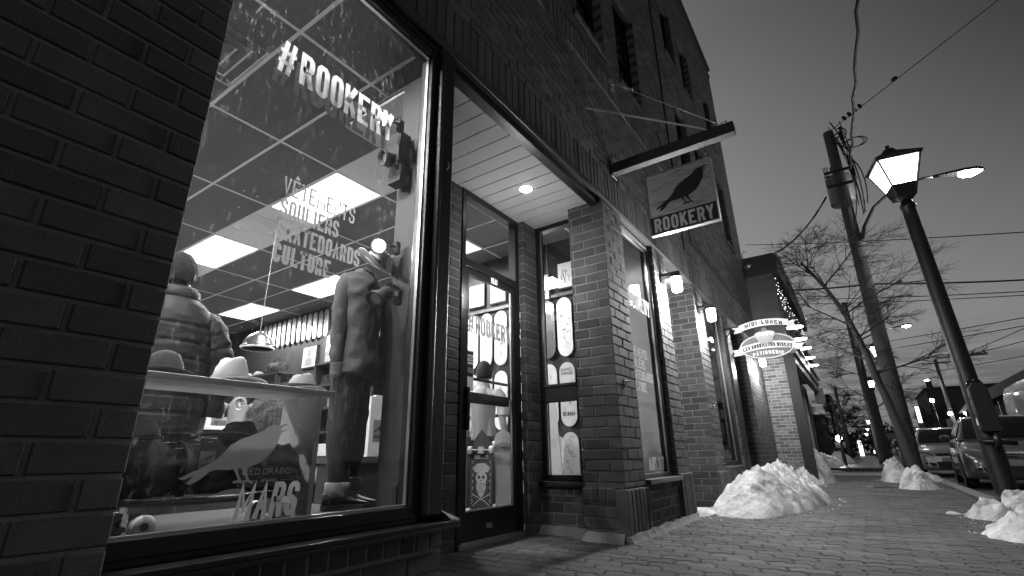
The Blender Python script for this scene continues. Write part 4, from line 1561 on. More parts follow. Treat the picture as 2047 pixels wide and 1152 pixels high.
# ============================================================ SPOT LIGHTS in the window
def spot(label, loc, aim, on, watts=0):
    t = thing('spotlight', label, 'spotlight', loc, group='spotlights in the first window')
    a = Vector(aim).normalized()
    mb = MB(); mb.lathe([(0, -.075), (.03, -.075), (.034, -.06), (.034, .0), (.044, .03), (.046, .055), (.040, .052), (.036, .03)], (0, 0, 0), 28, a)
    mb.build('housing', 'blackmatt', t, smooth=True)
    mb = MB(); mb.lathe([(0, .034), (.032, .034), (.032, .03)], (0, 0, 0), 24, a); mb.build('lens', 'spotlens' if on else 'steel', t)
    mb = MB(); mb.tube([tuple(a * -.03), (.02, .055, .01), (.02, .10, .02)], .007, 8); mb.box(.0, .03, .09, .12, -.02, .05)
    mb.build('bracket', 'blackmatt', t)
    if on:
        lamp('spot_beam', tuple(a * .06), watts, .03, t, 'SPOT', a, 100, .6)
    return t


spot('lit black spotlight aimed out above the mannequin hat', (-1.93, 1.575, 1.685), (.62, -.62, -.45), True, 12)
spot('unlit black spotlight pointing down in front of the mannequin chest', (-1.86, 1.545, 1.375), (.1, -.75, -.55), False)
spot('small lit spotlight at the last letter of the hashtag', (-1.86, 1.480, 2.40), (.55, -.6, -.5), True, 10)
spot('unlit black spotlight under the stacked black boxes', (-1.93, 1.60, 2.24), (-.2, -.9, -.3), False)
spot('added unseen ceiling spotlight behind the brick, aimed at the mannequin', (-2.5, .30, 2.95), (.35, 1.2, -1.5), True, 40)  # extra spotlight added out of view to brighten the mannequin
spot('added unseen ceiling spotlight aimed at the hats and bag', (-1.80, .75, 3.05), (-.12, .2, -2.0), True, 26)  # another unseen spotlight, added to lift the hats and bag
bk = thing('loudspeaker', 'black boxes stacked at the top right corner of the window', 'speaker', (-1.93, 1.655, 2.10))
for (x0, x1, y0, y1, z0, z1) in ((-.07, .05, -.03, .05, .24, .33), (-.06, .05, -.04, .05, .12, .238), (-.05, .05, -.02, .05, .0, .118)):
    mb = MB(); mb.box(x0, x1, y0, y1, z0, z1); mb.build('cabinet', 'blackmatt', bk, bev=.004)


# ============================================================ PEOPLE
def ell(mb, c, rx, ry, rz_, n=20, m=12):
    rings = []
    for i in range(m + 1):
        a = -math.pi / 2 + math.pi * i / m
        r = max(math.cos(a), .02)
        rings.append([(c[0] + rx * r * math.cos(2 * math.pi * j / n), c[1] + ry * r * math.sin(2 * math.pi * j / n), c[2] + rz_ * math.sin(a)) for j in range(n)])
    mb.loft(rings)


def skin_body(name, joints, edges, m, parent, sub=2):
    """joints: {k:(pos, r)} -> one continuous skinned surface"""
    keys = list(joints)
    me = bpy.data.meshes.new(name)
    me.from_pydata([joints[k][0] for k in keys], [(keys.index(a), keys.index(b)) for a, b in edges], [])
    ob = bpy.data.objects.new(name, me)
    COL.objects.link(ob)
    ob.parent = parent
    s = ob.modifiers.new('skin', 'SKIN')
    s.use_smooth_shade = True
    for i, k in enumerate(keys):
        sv = me.skin_vertices[0].data[i]
        r = joints[k][1]
        sv.radius = r if isinstance(r, tuple) else (r, r)
    me.skin_vertices[0].data[0].use_root = True
    u = ob.modifiers.new('subdivision', 'SUBSURF')
    u.levels = u.render_levels = sub
    # bake to a plain mesh
    dg = bpy.context.evaluated_depsgraph_get()
    ev = ob.evaluated_get(dg)
    me2 = bpy.data.meshes.new_from_object(ev)
    ob.modifiers.clear()
    ob.data = me2
    me2.materials.clear()
    me2.materials.append(M[m])
    me2.polygons.foreach_set('use_smooth', [True] * len(me2.polygons))
    return ob


def person(label, loc, rz, pose, clothes, hair, scale=1.0, smile=False, headturn=0.0):
    t = thing('person', label, 'person', loc, rz)
    t.scale = (scale,) * 3
    P = dict(pose)
    ed = [('pelvis', 'waist'), ('waist', 'chest'), ('chest', 'neck'), ('neck', 'headbase'), ('headbase', 'crown'),
          ('chest', 'shL'), ('shL', 'elL'), ('elL', 'wrL'), ('wrL', 'haL'), ('chest', 'shR'), ('shR', 'elR'), ('elR', 'wrR'), ('wrR', 'haR'),
          ('pelvis', 'hipL'), ('hipL', 'knL'), ('knL', 'anL'), ('anL', 'toL'), ('pelvis', 'hipR'), ('hipR', 'knR'), ('knR', 'anR'), ('anR', 'toR')]
    for s in 'LR':
        w, h_ = Vector(P['wr' + s][0]), Vector(P['ha' + s][0])
        d = (h_ - w).normalized()
        side = d.cross(Vector((0, 1, 0)))
        side = side.normalized() if side.length > .1 else Vector((1, 0, 0))
        for f in range(4):
            o = side * ((f - 1.5) * .019)
            P[f'f{s}{f}'] = (tuple(h_ + o + d * .035), .008)
            P[f'g{s}{f}'] = (tuple(h_ + o + d * (.062 + .008 * (f in (1, 2))) + Vector((0, .012, 0))), .0065)
            ed += [('ha' + s, f'f{s}{f}'), (f'f{s}{f}', f'g{s}{f}')]
        P['t' + s] = (tuple(w + d * .04 - side * .045 + Vector((0, .02, 0))), .009)
        ed.append(('wr' + s, 't' + s))
    skin_body('body', P, ed, 'skin', t)
    hc = Vector(P['headbase'][0]) * .45 + Vector(P['crown'][0]) * .55
    # face
    q = Matrix.Rotation(headturn, 3, 'Z')
    def fp(x, y, z):
        return tuple(hc + q @ Vector((x, y, z)))
    for s in (-1, 1):
        mb = MB(); ell(mb, fp(s * .030, .083, .008), .011, .006, .006, 10, 6); mb.build('eye', 'ink', t, smooth=True)
        mb = MB(); mb.tube([fp(s * .018, .090, .026), fp(s * .032, .092, .031), fp(s * .046, .084, .026)], .0035, 5); mb.build('eyebrow', 'hairlight' if hair == 'hairlight' else 'hairdark', t)
        mb = MB(); ell(mb, fp(s * .077, .0, -.005), .010, .018, .028, 10, 6); mb.build('ear', 'skin', t, smooth=True)
    mb = MB(); mb.tube([fp(0, .086, .015), fp(0, .103, -.012), fp(0, .107, -.022), fp(0, .092, -.030)], [.007, .010, .014, .008], 8); mb.build('nose', 'skin', t, smooth=True)
    mb = MB()
    if smile:
        mb.tube([fp(-.030, .080, -.046), fp(-.015, .091, -.056), fp(0, .094, -.060), fp(.015, .091, -.056), fp(.030, .080, -.046)], [.003, .007, .009, .007, .003], 8)
        mb.build('smile', 'white', t, smooth=True)
        mb = MB(); mb.tube([fp(-.033, .079, -.045), fp(-.016, .092, -.060), fp(0, .096, -.067), fp(.016, .092, -.060), fp(.033, .079, -.045)], .003, 6); mb.build('lip', 'greyink', t, smooth=True)
    else:
        mb.tube([fp(-.025, .082, -.052), fp(0, .092, -.053), fp(.025, .082, -.052)], [.002, .005, .002], 6)
        mb.build('mouth', 'greyink', t, smooth=True)
    # hair cap
    mb = MB(); rings = []
    for i in range(13):
        a = -0.55 + (math.pi / 2 + .55) * i / 12
        ring = []
        for j in range(32):
            b = 2 * math.pi * j / 32
            x, y = math.cos(b), math.sin(b)
            lift = .075 * max(0, y) ** 1.5        # hairline higher at the face
            zz = math.sin(a) * .128
            if a < .35:
                zz = max(zz, -.07 + lift * 1.9)
            rr = max(math.cos(a if zz == math.sin(a) * .128 else math.asin(max(-1, min(1, zz / .128)))), .03)
            k = 1.03 + .05 * noise.noise(Vector((x * 4, y * 4, a * 5)))
            ring.append(fp(x * .084 * rr * k, y * .100 * rr * k - .006, zz * k + .012))
        rings.append(ring)
    mb.loft(rings); mb.build('hair', hair, t, smooth=True)
    for kind, mtl, parts in clothes:
        mb = MB()
        for pts, rad, fl in parts:
            limb(mb, pts, rad, 24, flat=fl, sub=6)
        wrinkle(mb, .014, 11, 3.0)
        mb.build(kind, mtl, t, smooth=True)
    return t, fp, hc


def stand(h=1.72, armL=None, armR=None, head=(0, 0), legs=None):
    k = h / 1.75
    P = {
        'pelvis': ((0, 0, .96 * k), (.14 * k, .10 * k)), 'waist': ((0, 0, 1.12 * k), (.125 * k, .09 * k)), 'chest': ((0, 0, 1.33 * k), (.15 * k, .10 * k)),
        'neck': ((0, 0, 1.47 * k), (.058 * k, .058 * k)), 'headbase': ((head[0], .015 + head[1], 1.56 * k), (.066 * k, .078 * k)), 'crown': ((head[0], .02 + head[1], 1.67 * k), (.072 * k, .085 * k)),
        'shL': ((-.19 * k, 0, 1.40 * k), .055 * k), 'shR': ((.19 * k, 0, 1.40 * k), .055 * k),
        'hipL': ((-.10 * k, 0, .88 * k), .085 * k), 'hipR': ((.10 * k, 0, .88 * k), .085 * k),
        'knL': ((-.11 * k, .02, .49 * k), .055 * k), 'knR': ((.11 * k, .02, .49 * k), .055 * k),
        'anL': ((-.11 * k, -.02, .09 * k), .038 * k), 'anR': ((.11 * k, -.02, .09 * k), .038 * k),
        'toL': ((-.12 * k, .15, .04 * k), .035 * k), 'toR': ((.12 * k, .15, .04 * k), .035 * k)}
    aL = armL or [(-.25, -.02, 1.12), (-.25, .06, .88), (-.25, .08, .80)]
    aR = armR or [(.25, -.02, 1.12), (.25, .06, .88), (.25, .08, .80)]
    for s, a in (('L', aL), ('R', aR)):
        P['el' + s] = (tuple(x * k for x in a[0]), .043 * k)
        P['wr' + s] = (tuple(x * k for x in a[1]), .028 * k)
        P['ha' + s] = (tuple(x * k for x in a[2]), (.036 * k, .020 * k))
    return P


# --- the man in the puffer jacket, back to the glass, head turned to the right
P1 = stand(1.72)
tr = [([(-.10, 0, .90), (-.11, .01, .5), (-.11, -.01, .06)], [.105, .085, .075], 1.0), ([(.10, 0, .90), (.11, .01, .5), (.11, -.01, .06)], [.105, .085, .075], 1.0)]
t1, fp1, hc1 = person('man seen from behind in a dark quilted puffer jacket', (-2.98, 1.06, 0), R(78), P1, [('trousers', 'pants', tr)], 'hairdark', headturn=R(-35))
def puffer(t):
    mb = MB(); rings = []
    NZ = 84
    for i in range(NZ + 1):
        z = .74 + (1.47 - .74) * i / NZ
        u = (z - .74) / .73
        e_ = max(0, (u - .72) / .28)
        rx = .225 + .012 * math.sin(u * 5)
        rx *= max(.36, (1 - e_ ** 2.6 * .90) ** .5)
        ry = .165 * max(.5, (1 - e_ ** 2.6 * .80) ** .5)
        q_ = (u * 8.0 + .25 * noise.noise(Vector((u * 3, 0, 1)))) % 1.0; q_ = min(q_, 1 - q_)
        band = 1 - (1.1 if u < .86 else .2) * math.exp(-(q_ / .07) ** 2)
        ring = []
        for j in range(64):
            a = 2 * math.pi * j / 64
            w = .008 * noise.noise(Vector((math.cos(a) * 7, math.sin(a) * 7, u * 30))) + .010 * noise.noise(Vector((math.cos(a) * 3, math.sin(a) * 3, u * 8)))
            k = .965 + .035 * band + w * 2.2
            ring.append((math.cos(a) * rx * k, math.sin(a) * ry * k, z))
        rings.append(ring)
    mb.loft(rings); mb.build('jacket', 'puffer', t, smooth=True)
    for s in (-1, 1):
        mb = MB(); P, Rr = [], []
        A = [Vector((s * .12, 0, 1.37)), Vector((s * .31, -.02, 1.22)), Vector((s * .275, .05, .84))]
        for i in range(60):
            t_ = i / 59
            p = A[0] * (1 - t_) ** 2 + A[1] * 2 * t_ * (1 - t_) + A[2] * t_ * t_
            P.append(p); Rr.append((.050 + .046 * min(1, t_ / .13) - .024 * t_) * (.97 - .055 * math.exp(-((min((t_ * 7) % 1, 1 - (t_ * 7) % 1)) / .10) ** 2)))
        mb.tube(P, Rr, 28); wrinkle(mb, .012, 16, 2.0)
        mb.build('sleeve', 'puffer', t, smooth=True)
    mb = MB(); mb.lathe([(.105, 1.43), (.115, 1.46), (.108, 1.50), (.095, 1.515)], (0, -.0, 0), 30, sx=1.05, sy=.95); mb.build('collar', 'puffer', t, smooth=True)
puffer(t1)

# --- smiling woman leaning on the counter
P2 = stand(1.37, armL=[(-.27, .10, 1.13), (-.13, .30, 1.07), (-.06, .33, 1.10)], armR=[(.27, .12, 1.12), (.20, .33, 1.20), (.19, .33, 1.29)], head=(0, .05))
sh = [([(0, 0, .82), (0, 0, 1.10), (0, .0, 1.27), (0, .0, 1.345)], [.16, .155, .16, .085], .7),
      ([(-.16, 0, 1.29), (-.25, .09, 1.06), (-.14, .27, 1.0)], [.066, .062, .05], 1.0), ([(.16, 0, 1.29), (.25, .10, 1.06), (.20, .29, 1.12)], [.066, .062, .05], 1.0)]
t2, fp2, hc2 = person('smiling fair haired woman in a pale shirt behind the counter', (-6.42, 3.23, .0), R(-112), P2, [('shirt', 'shirtpale', sh), ('trousers', 'pants', tr)], 'hairlight', scale=1.0, smile=True)
mb = MB(); mb.tube([fp2(-.086, -.01, .02), fp2(-.06, .05, .09), fp2(0, .06, .125), fp2(.06, .05, .09), fp2(.086, -.01, .02)], .012, 8, flat=.5); mb.build('headband', 'felt_mid', t2, smooth=True)

# --- man in a white T-shirt seen through the door, from behind
P3 = stand(1.66)
tee = [([(0, 0, .86), (0, 0, 1.05), (0, 0, 1.27), (0, 0, 1.36), (0, 0, 1.40)], [.155, .16, .185, .13, .07], .66),
       ([(-.15, 0, 1.33), (-.24, 0, 1.20), (-.25, 0, 1.10)], [.07, .075, .075], 1.0), ([(.15, 0, 1.33), (.24, 0, 1.20), (.25, 0, 1.10)], [.07, .075, .075], 1.0)]
t3, fp3, hc3 = person('man in a white T-shirt seen from behind through the glass door', (-3.20, 4.12, -.09), R(8), P3, [('t_shirt', 'tee', tee), ('trousers', 'pants', tr)], 'hairdark', headturn=R(25))

# --- dark furry coat on a low rack behind the bench
rk = thing('coat_rack', 'low steel rack holding the dark shaggy coat', 'rack', (-4.0, 2.32, 0))
mb = MB(); mb.tube([(-.1, -.12, 0), (-.1, -.12, 1.08)], .012, 8); mb.tube([(-.1, .3, 0), (-.1, .3, 1.08)], .012, 8); mb.tube([(-.1, -.12, 1.08), (-.1, .3, 1.08)], .012, 8)
mb.build('frame', 'steel', rk)
ct = thing('fur_coat', 'dark shaggy coat hanging between the woman and the pale bench board', 'coat', (-4.0, 2.32, .55))
mb = MB(); rings = []
for i in range(29):
    u = i / 28
    z = .03 + .58 * u
    w = .22 + .03 * math.sin(u * 5) - (.10 * max(0, u - .75) * 4)
    ring = []
    for j in range(40):
        a = 2 * math.pi * j / 40
        k = 1 + .22 * noise.noise(Vector((math.cos(a) * 3, math.sin(a) * 3, u * 9))) + .10 * noise.noise(Vector((math.cos(a) * 9, math.sin(a) * 9, u * 24)))
        ring.append((math.cos(a) * w * .6 * k, math.sin(a) * w * k, z))
    rings.append(ring)
mb.loft(rings); mb.build('coat_body', 'fur', ct, smooth=True)
mb = MB()
for _ in range(1500):
    i = random.randrange(2, 27); j = random.randrange(40)
    p = Vector(rings[i][j]); nrm = Vector((p.x, p.y, 0)).normalized()
    q = p + nrm * random.uniform(.015, .04) + Vector((0, random.uniform(-.02, .02), -random.uniform(.02, .06)))
    s = Vector((-nrm.y, nrm.x, 0)) * .006
    mb.add([p - s, p + s, q], [(0, 1, 2)])
mb.build('fur_tufts', 'fur', ct)

# ============================================================ COUNTER, LAMP, SHELVES, DECKS
cn = thing('shop_counter', 'pale topped service counter in front of the smiling woman', 'counter', (-5.95, 3.05, 0))
mb = MB(); mb.box(-.32, .25, -1.0, .9, .93, .97); mb.build('counter_top', 'pine', cn, bev=.004)
mb = MB(); mb.box(-.28, .20, -.95, .85, 0, .929); mb.build('counter_body', 'wall_dark', cn)
for k, (y, w, hh, g) in enumerate(((-.42, .10, .12, 'paper'), (-.25, .09, .07, 'steel'), (.25, .14, .16, 'white'), (.45, .12, .10, 'greyink'))):
    tt = thing('counter_box', ['white paper cup box on the counter', 'flat grey card box on the counter', 'tall white till box on the counter', 'mid grey box at the counter end'][k], 'box', (-5.9, 3.05 + y, .971))
    mb = MB(); mb.box(-.05, .05, -w / 2, w / 2, 0, hh * .8); mb.build('body', g, tt, bev=.004)
    mb = MB(); mb.box(-.052, .052, -w / 2 - .002, w / 2 + .002, hh * .8 + .0005, hh); mb.build('lid', g, tt, bev=.003)

pd = thing('pendant_lamp', 'brushed metal dome pendant lamp hanging by the back wall boards', 'pendant lamp', (-4.93, 2.58, 1.70))
mb = MB(); mb.lathe([(.165, .0), (.165, .008), (.150, .012), (.140, .05), (.115, .10), (.075, .140), (.03, .160), (.025, .175), (.0, .176)], (0, 0, 0), 40)
mb.lathe([(.148, .006), (.135, .05), (.11, .095), (.07, .13), (.02, .145)], (0, 0, 0), 40); mb.build('shade', 'shade', pd, smooth=True)
mb = MB(); mb.lathe([(.165, 0), (.150, -.014), (.146, -.012), (.160, .004)], (0, 0, 0), 40); mb.build('rim', 'white', pd, smooth=True)
mb = MB(); mb.tube([(0, 0, .175), (0, 0, 1.5)], .004, 6); mb.build('cord', 'greyink', pd)
mb = MB(); ell(mb, (0, 0, .05), .035, .035, .045); mb.build('bulb', 'white', pd, smooth=True)


def deckboard(w, L, n=10):
    """flat outline in (u, v)"""
    pts = []
    r = w / 2
    for k in range(n + 1):
        a = math.pi * k / n
        pts.append((math.cos(a) * r, L / 2 - r * 1.1 + math.sin(a) * r * 1.1))
    for k in range(n + 1):
        a = math.pi + math.pi * k / n
        pts.append((math.cos(a) * r, -L / 2 + r * 1.1 + math.sin(a) * r * 1.1))
    return pts


WY = 5.05
M['deck_a'] = mat('printed_deck_white', .46, .35, coat=.3)
M['deck_b'] = mat('printed_deck_grey', .38, .4, coat=.3, var=1.0, vscale=7)
M['deck_c'] = mat('printed_deck_mid', .62, .35, coat=.3, var=.55, vscale=5)
M['deck_d'] = mat('printed_deck_dark', .06, .35, coat=.4, var=.8, vscale=9)
SIDE = ['plain white', 'grey patterned', 'white and grey', 'striped pale']
random.seed(77)
def wall_deck(x, z, w, L, m, label, group, art=None, tilt=0.0, y=WY - .05):
    t = thing('skateboard_deck', label, 'skateboard deck', (x, y, z), group=group)
    t.rotation_euler = (0, tilt, 0)
    mb = MB(); mb.prism(deckboard(w, L), (0, 0, 0), (1, 0, 0), (0, 0, 1), (0, 1, 0), .010)
    mb.build('deck', m, t)
    if art:
        mb = MB(); art(mb, w, L)
        mb.build('graphic', 'ink', t)
    return t


def art_lines(seed):
    def f(mb, w, L):
        rr = random.Random(seed)
        for _ in range(9):
            x, z = rr.uniform(-w * .28, w * .28), rr.uniform(-L * .32, L * .32)
            pts = [(x, z)]
            for _k in range(rr.randint(3, 6)):
                x = max(-w * .36, min(w * .36, x + rr.uniform(-.04, .04))); z = z + rr.uniform(-.05, .05); pts.append((x, z))
            mb.ribbon(pts, .004, (0, -.001, 0), (1, 0, 0), (0, 0, 1), (0, -1, 0), .0006)
    return f


def art_words(top, bottom, seed):
    def f(mb, w, L):
        art_lines(seed)(mb, w, L * .62)
        A = dict(U=(1, 0, 0), Vv=(0, 0, 1), N=(0, -1, 0))
        for k, s in enumerate(top):
            text(mb, s, (-w * .38, -.0012, L * .36 - k * .045), A['U'], A['Vv'], A['N'], .034, st=.14, t=.0006, fit=w * .76)
        text(mb, bottom, (-w * .38, -.0012, -L * .34), A['U'], A['Vv'], A['N'], .042, st=.2, t=.0006, fit=w * .76)
    return f


# far row under the ceiling
far = ['leftmost deck of the high row, mostly behind the pendant lamp', 'grey deck just right of the pendant lamp top', 'pale pointed deck, third of the high row', 'white deck above the shoulder of the pendant lamp',
       'striped grey deck, fifth of the high row', 'deck with a dark chevron pattern in the high row', 'slim white deck right of the chevron deck', 'widest plain white deck in the high row',
       'deck with two dark bars at its foot in the high row', 'deck with a black blotch low down in the high row', 'white deck fading to grey at its foot', 'long grey edged deck near the mannequin', 'deck with a dark emblem beside the mannequin sleeve']
for i, lb in enumerate(far):
    x = -9.35 + i * .163
    m = ['deck_b', 'deck_b', 'deck_b', 'deck_a', 'deck_b', 'deck_c', 'deck_a', 'deck_a', 'deck_a', 'deck_c', 'deck_c', 'deck_b', 'deck_a'][i]
    wall_deck(x, 2.90, .105, .50, m, lb, 'decks high on the back wall', art_lines(i) if i in (5, 6, 8, 9, 12) else None, R(-4))
# grid of decks near the door
rows = [(2.07, 'upper'), (1.28, 'middle'), (.50, 'bottom')]
xs = [-4.31, -4.075, -3.84, -3.605, -3.37, -3.135, -2.90, -2.665, -2.43, -2.195]
cols_l = ['first column from the left', 'second column', 'third column', 'fourth column', 'column over the T-shirt man', 'column right of the T-shirt man', 'column by the side window frame', 'second column in the side window', 'third column in the side window', 'column at the brick pillar edge']
for rI, (z, rn) in enumerate(rows):
    for i, x in enumerate(xs):
        word = None
        mm_ = ['deck_a', 'deck_c', 'deck_a', 'deck_a', 'deck_c', 'deck_a'][(i + rI) % 6]
        if rI == 1 and i == 7:
            word = (['DANIEL', 'SHIMIZU'], 'HEROIN', 3)
        if rI == 1 and i == 8:
            word = (['GOU', 'MIYAGI'], 'HEROIN', 4)
        if rI == 0 and i == 6:
            mm_ = 'deck_d'
        a = art_words(*word) if word else art_lines(40 + rI * 20 + i)
        lb = f'{rn} row wall deck in the {cols_l[i]}'
        if word:
            lb = f'{rn} row wall deck printed {" ".join(word[0])} and HEROIN'
            mm_ = 'deck_a'
        wall_deck(x, z, .20, .72, mm_, lb, 'decks in three rows on the wall near the door', a)
mb = MB(); mb.box(-4.6, -2.0, WY - .03, WY - .012, 2.46, 2.50); mb.build('deck_rail', 'steel', shop)
# leaning boards low on the wall
for i, (x, lbl, m) in enumerate(((-2.72, 'grey board leaning low in the side window', 'deck_b'), (-3.95, 'pale board leaning behind the glass door', 'deck_a'))):
    t = wall_deck(x, .46, .20, .74, m, lbl, None, art_lines(90 + i), y=4.72)
    t.rotation_euler = (R(-14), 0, 0)
# tall slim boards in the side window
for i, (x, m, lb, tl) in enumerate(((-2.46, 'deck_c', 'tall slim pale board leaning sideways in the side window', R(-7)),)):
    t = thing('longboard_deck', lb, 'longboard', (x, 4.30 + i * .08, .45))
    t.rotation_euler = (R(-6), tl, 0)
    mb = MB(); mb.prism(deckboard(.13, .95), (0, 0, .42), (1, 0, 0), (0, 0, 1), (0, 1, 0), .010); mb.build('deck', m, t)
# frames
def frame(x, z, w, h, label, fill='paper', y=WY - .03, art=None, ry=0.0):
    t = thing('picture_frame', label, 'picture', (x, y, z)); t.rotation_euler = (0, ry, 0)
    mb = MB(); mb.box(-w / 2, w / 2, 0, .02, -h / 2, h / 2); mb.build('frame', 'blackmatt', t)
    mb = MB(); mb.box(-w / 2 + .02, w / 2 - .02, -.003, -.0005, -h / 2 + .02, h / 2 - .02); p = mb.build('print', fill, t)
    if art:
        mb = MB(); art(mb); mb.build('drawing', 'ink' if fill == 'paper' else 'greyink', t)
    return t
dr_ = lambda s: (lambda mb: [mb.ribbon([(random.uniform(-.07, .07), random.uniform(-.12, .12)) for _ in range(5)], .006, (0, -.004, 0), (1, 0, 0), (0, 0, 1), (0, -1, 0), .0006) for _ in range(3)])
frame(-2.62, 2.72, .26, .36, 'framed sketch high in the side window', art=dr_(1))
frame(-2.98, 2.62, .26, .36, 'framed print beside the hanging lampshade in the side window', art=dr_(2))
frame(-4.02, 2.72, .28, .34, 'framed white print over the second deck column', art=dr_(3))
frame(-3.66, 2.72, .28, .34, 'framed white print behind the street number', art=dr_(4))
# portrait drawing and hatched poster
def portrait(mb):
    ellp = [(math.cos(a * .5) * .05, .06 + math.sin(a * .5) * .065) for a in range(13)]
    mb.prism(ellp, (0, -.004, 0), (1, 0, 0), (0, 0, 1), (0, -1, 0), .001)
    mb.prism([(-.11, -.16), (.11, -.16), (.09, -.04), (.03, -.01), (-.03, -.01), (-.09, -.04)], (0, -.004, 0), (1, 0, 0), (0, 0, 1), (0, -1, 0), .001)
    mb.prism([(-.055, .085), (.07, .085), (.05, .13), (0, .145), (-.05, .13)], (0, -.0045, 0), (1, 0, 0), (0, 0, 1), (0, -1, 0), .001)
frame(-7.80, 2.34, .42, .40, 'pale portrait drawing on the back wall left of the hatched poster', fill=mat('drawing_paper', .5, .8), art=portrait)
ps = thing('poster', 'black poster with a hatched panel left of the mannequin', 'poster', (-7.12, WY - .04, 2.32))
mb = MB(); mb.box(-.30, .30, 0, .02, -.42, .42); mb.build('backing', 'ink', ps)
mb = MB(); mb.box(-.20, .22, -.003, -.0005, -.20, .32); pn = mb.build('panel', 'paper', ps)
mb = MB()
for k in range(16):
    mb.ribbon([(-.18 + max(0, k * .045 - .33) * .9, .29 - min(k * .045, .45)), (-.18 + min(k * .045, .38), .29 - max(0, k * .045 - .38))], .012, (0, -.0042, 0), (1, 0, 0), (0, 0, 1), (0, -1, 0), .0006)
mb.build('hatching', 'ink', ps)
mb = MB(); mb.prism([(-.22, -.30), (.02, -.30), (.05, -.36), (.07, -.30), (.24, -.30), (.24, -.24), (-.22, -.24)], (0, -.003, 0), (1, 0, 0), (0, 0, 1), (0, -1, 0), .001); mb.build('caption_strip', 'white', ps)

# shelving with goods on the back wall behind bench and mannequin
def shelf_unit(x0, x1, zs, label, y0=4.62):
    t = thing('shelf_unit', label, 'shelf', ((x0 + x1) / 2, y0, 0))
    hw = (x1 - x0) / 2
    for z in zs:
        mb = MB(); mb.box(-hw, hw, 0, .38, z - .015, z + .015); mb.build('shelf', 'ink', t)
    for s in (-hw, 0, hw):
        mb = MB(); mb.box(s - .015, s + .015, .02, .36, 0, zs[-1] - .016); mb.build('upright', 'ink', t)
shelf_unit(-7.0, -4.65, [.3, .65, 1.0, 1.35, 1.7, 2.05], 'long dark shelf unit with boxes along the back wall')
rr = random.Random(5)
kinds = ['pale shoe box', 'white shoe box', 'grey folded stack', 'dark shoe box', 'striped box']
nn = 0
for zi, z in enumerate([.3, .65, 1.0, 1.35, 1.7, 2.05]):
    x = -6.95
    while x < -4.8:
        w = rr.uniform(.16, .34); hh = rr.uniform(.10, .24)
        if rr.random() < .82:
            k = rr.choice(['paper', 'white', 'greyink', 'bagcloth', 'floral', 'shirtpale', 'deck_b'])
            side = 'behind the hats' if x < -5.9 else 'behind the mannequin legs'
            t = thing('shoe_box', f'{ {"paper":"pale","white":"white","greyink":"grey","bagcloth":"black","floral":"mottled","shirtpale":"light grey","deck_b":"patterned"}[k]} box on the {["bottom","second","third","fourth","fifth","top"][zi]} shelf of the back wall', 'box', (x + w / 2, 4.75, z + .0155), group='boxes along the back wall')
            mb = MB(); mb.box(-w / 2, w / 2, 0, .22, 0, hh * .75); mb.build('body', k, t, bev=.006)
            mb = MB(); mb.box(-w / 2 - .003, w / 2 + .003, -.003, .223, hh * .75 + .0005, hh); mb.build('lid', k, t, bev=.004)
            nn += 1
        x += w + rr.uniform(.02, .1)
# bags / caps on a table mid-shop seen between the hats
tb = thing('display_table', 'dark display table with caps and bags behind the pale hats', 'table', (-8.0, 4.40, 0))
mb = MB(); mb.box(-.9, .9, -.3, .3, 1.87, 1.90); mb.build('table_top', 'ink', tb)
for sx in (-.8, .8):
    for sy in (-.25, .25):
        mb = MB(); mb.box(sx - .03, sx + .03, sy - .03, sy + .03, 0, 1.869); mb.build('leg', 'ink', tb)
def cap(label, loc, m, rz=0.0):
    t = thing('cap', label, 'cap', loc, rz)
    mb = MB(); mb.lathe([(.085, 0), (.086, .04), (.075, .08), (.045, .105), (.0, .112)], (0, 0, 0), 24); mb.build('crown', m, t, smooth=True)
    mb = MB(); mb.prism([(-.07, .03), (-.06, .10), (-.03, .145), (.03, .145), (.06, .10), (.07, .03)], (0, 0, .004), (1, 0, 0), (0, 1, -.1), (0, 0, 1), .006); mb.build('visor', m, t)
cap('white cap on the display table', (-8.65, 4.3, 1.901), 'white', R(160)); cap('pale cap at the middle of the display table', (-8.35, 4.28, 1.901), 'shirtpale', R(200)); cap('grey cap beside the black holdall', (-8.05, 4.3, 1.901), 'greyink', R(170))
t = thing('holdall_bag', 'shiny black holdall on the display table under the high decks', 'bag', (-7.62, 4.35, 1.901))
mb = MB(); rings = []
for i in range(17):
    u = i / 16; e = min(1, (min(u, 1 - u) * 8) ** .5) * .9 + .1
    rings.append([(-.22 + .44 * u, math.cos(a * .2618) * .10 * e, .11 + math.sin(a * .2618) * .105 * e) for a in range(24)])
mb.loft(rings); wrinkle(mb, .03, 9); mb.build('body', 'bagcloth', t, smooth=True)
mb = MB(); mb.tube([(-.1, 0, .2), (-.08, 0, .28), (.08, 0, .28), (.1, 0, .2)], .008, 6); mb.build('handle', 'blackmatt', t, smooth=True)
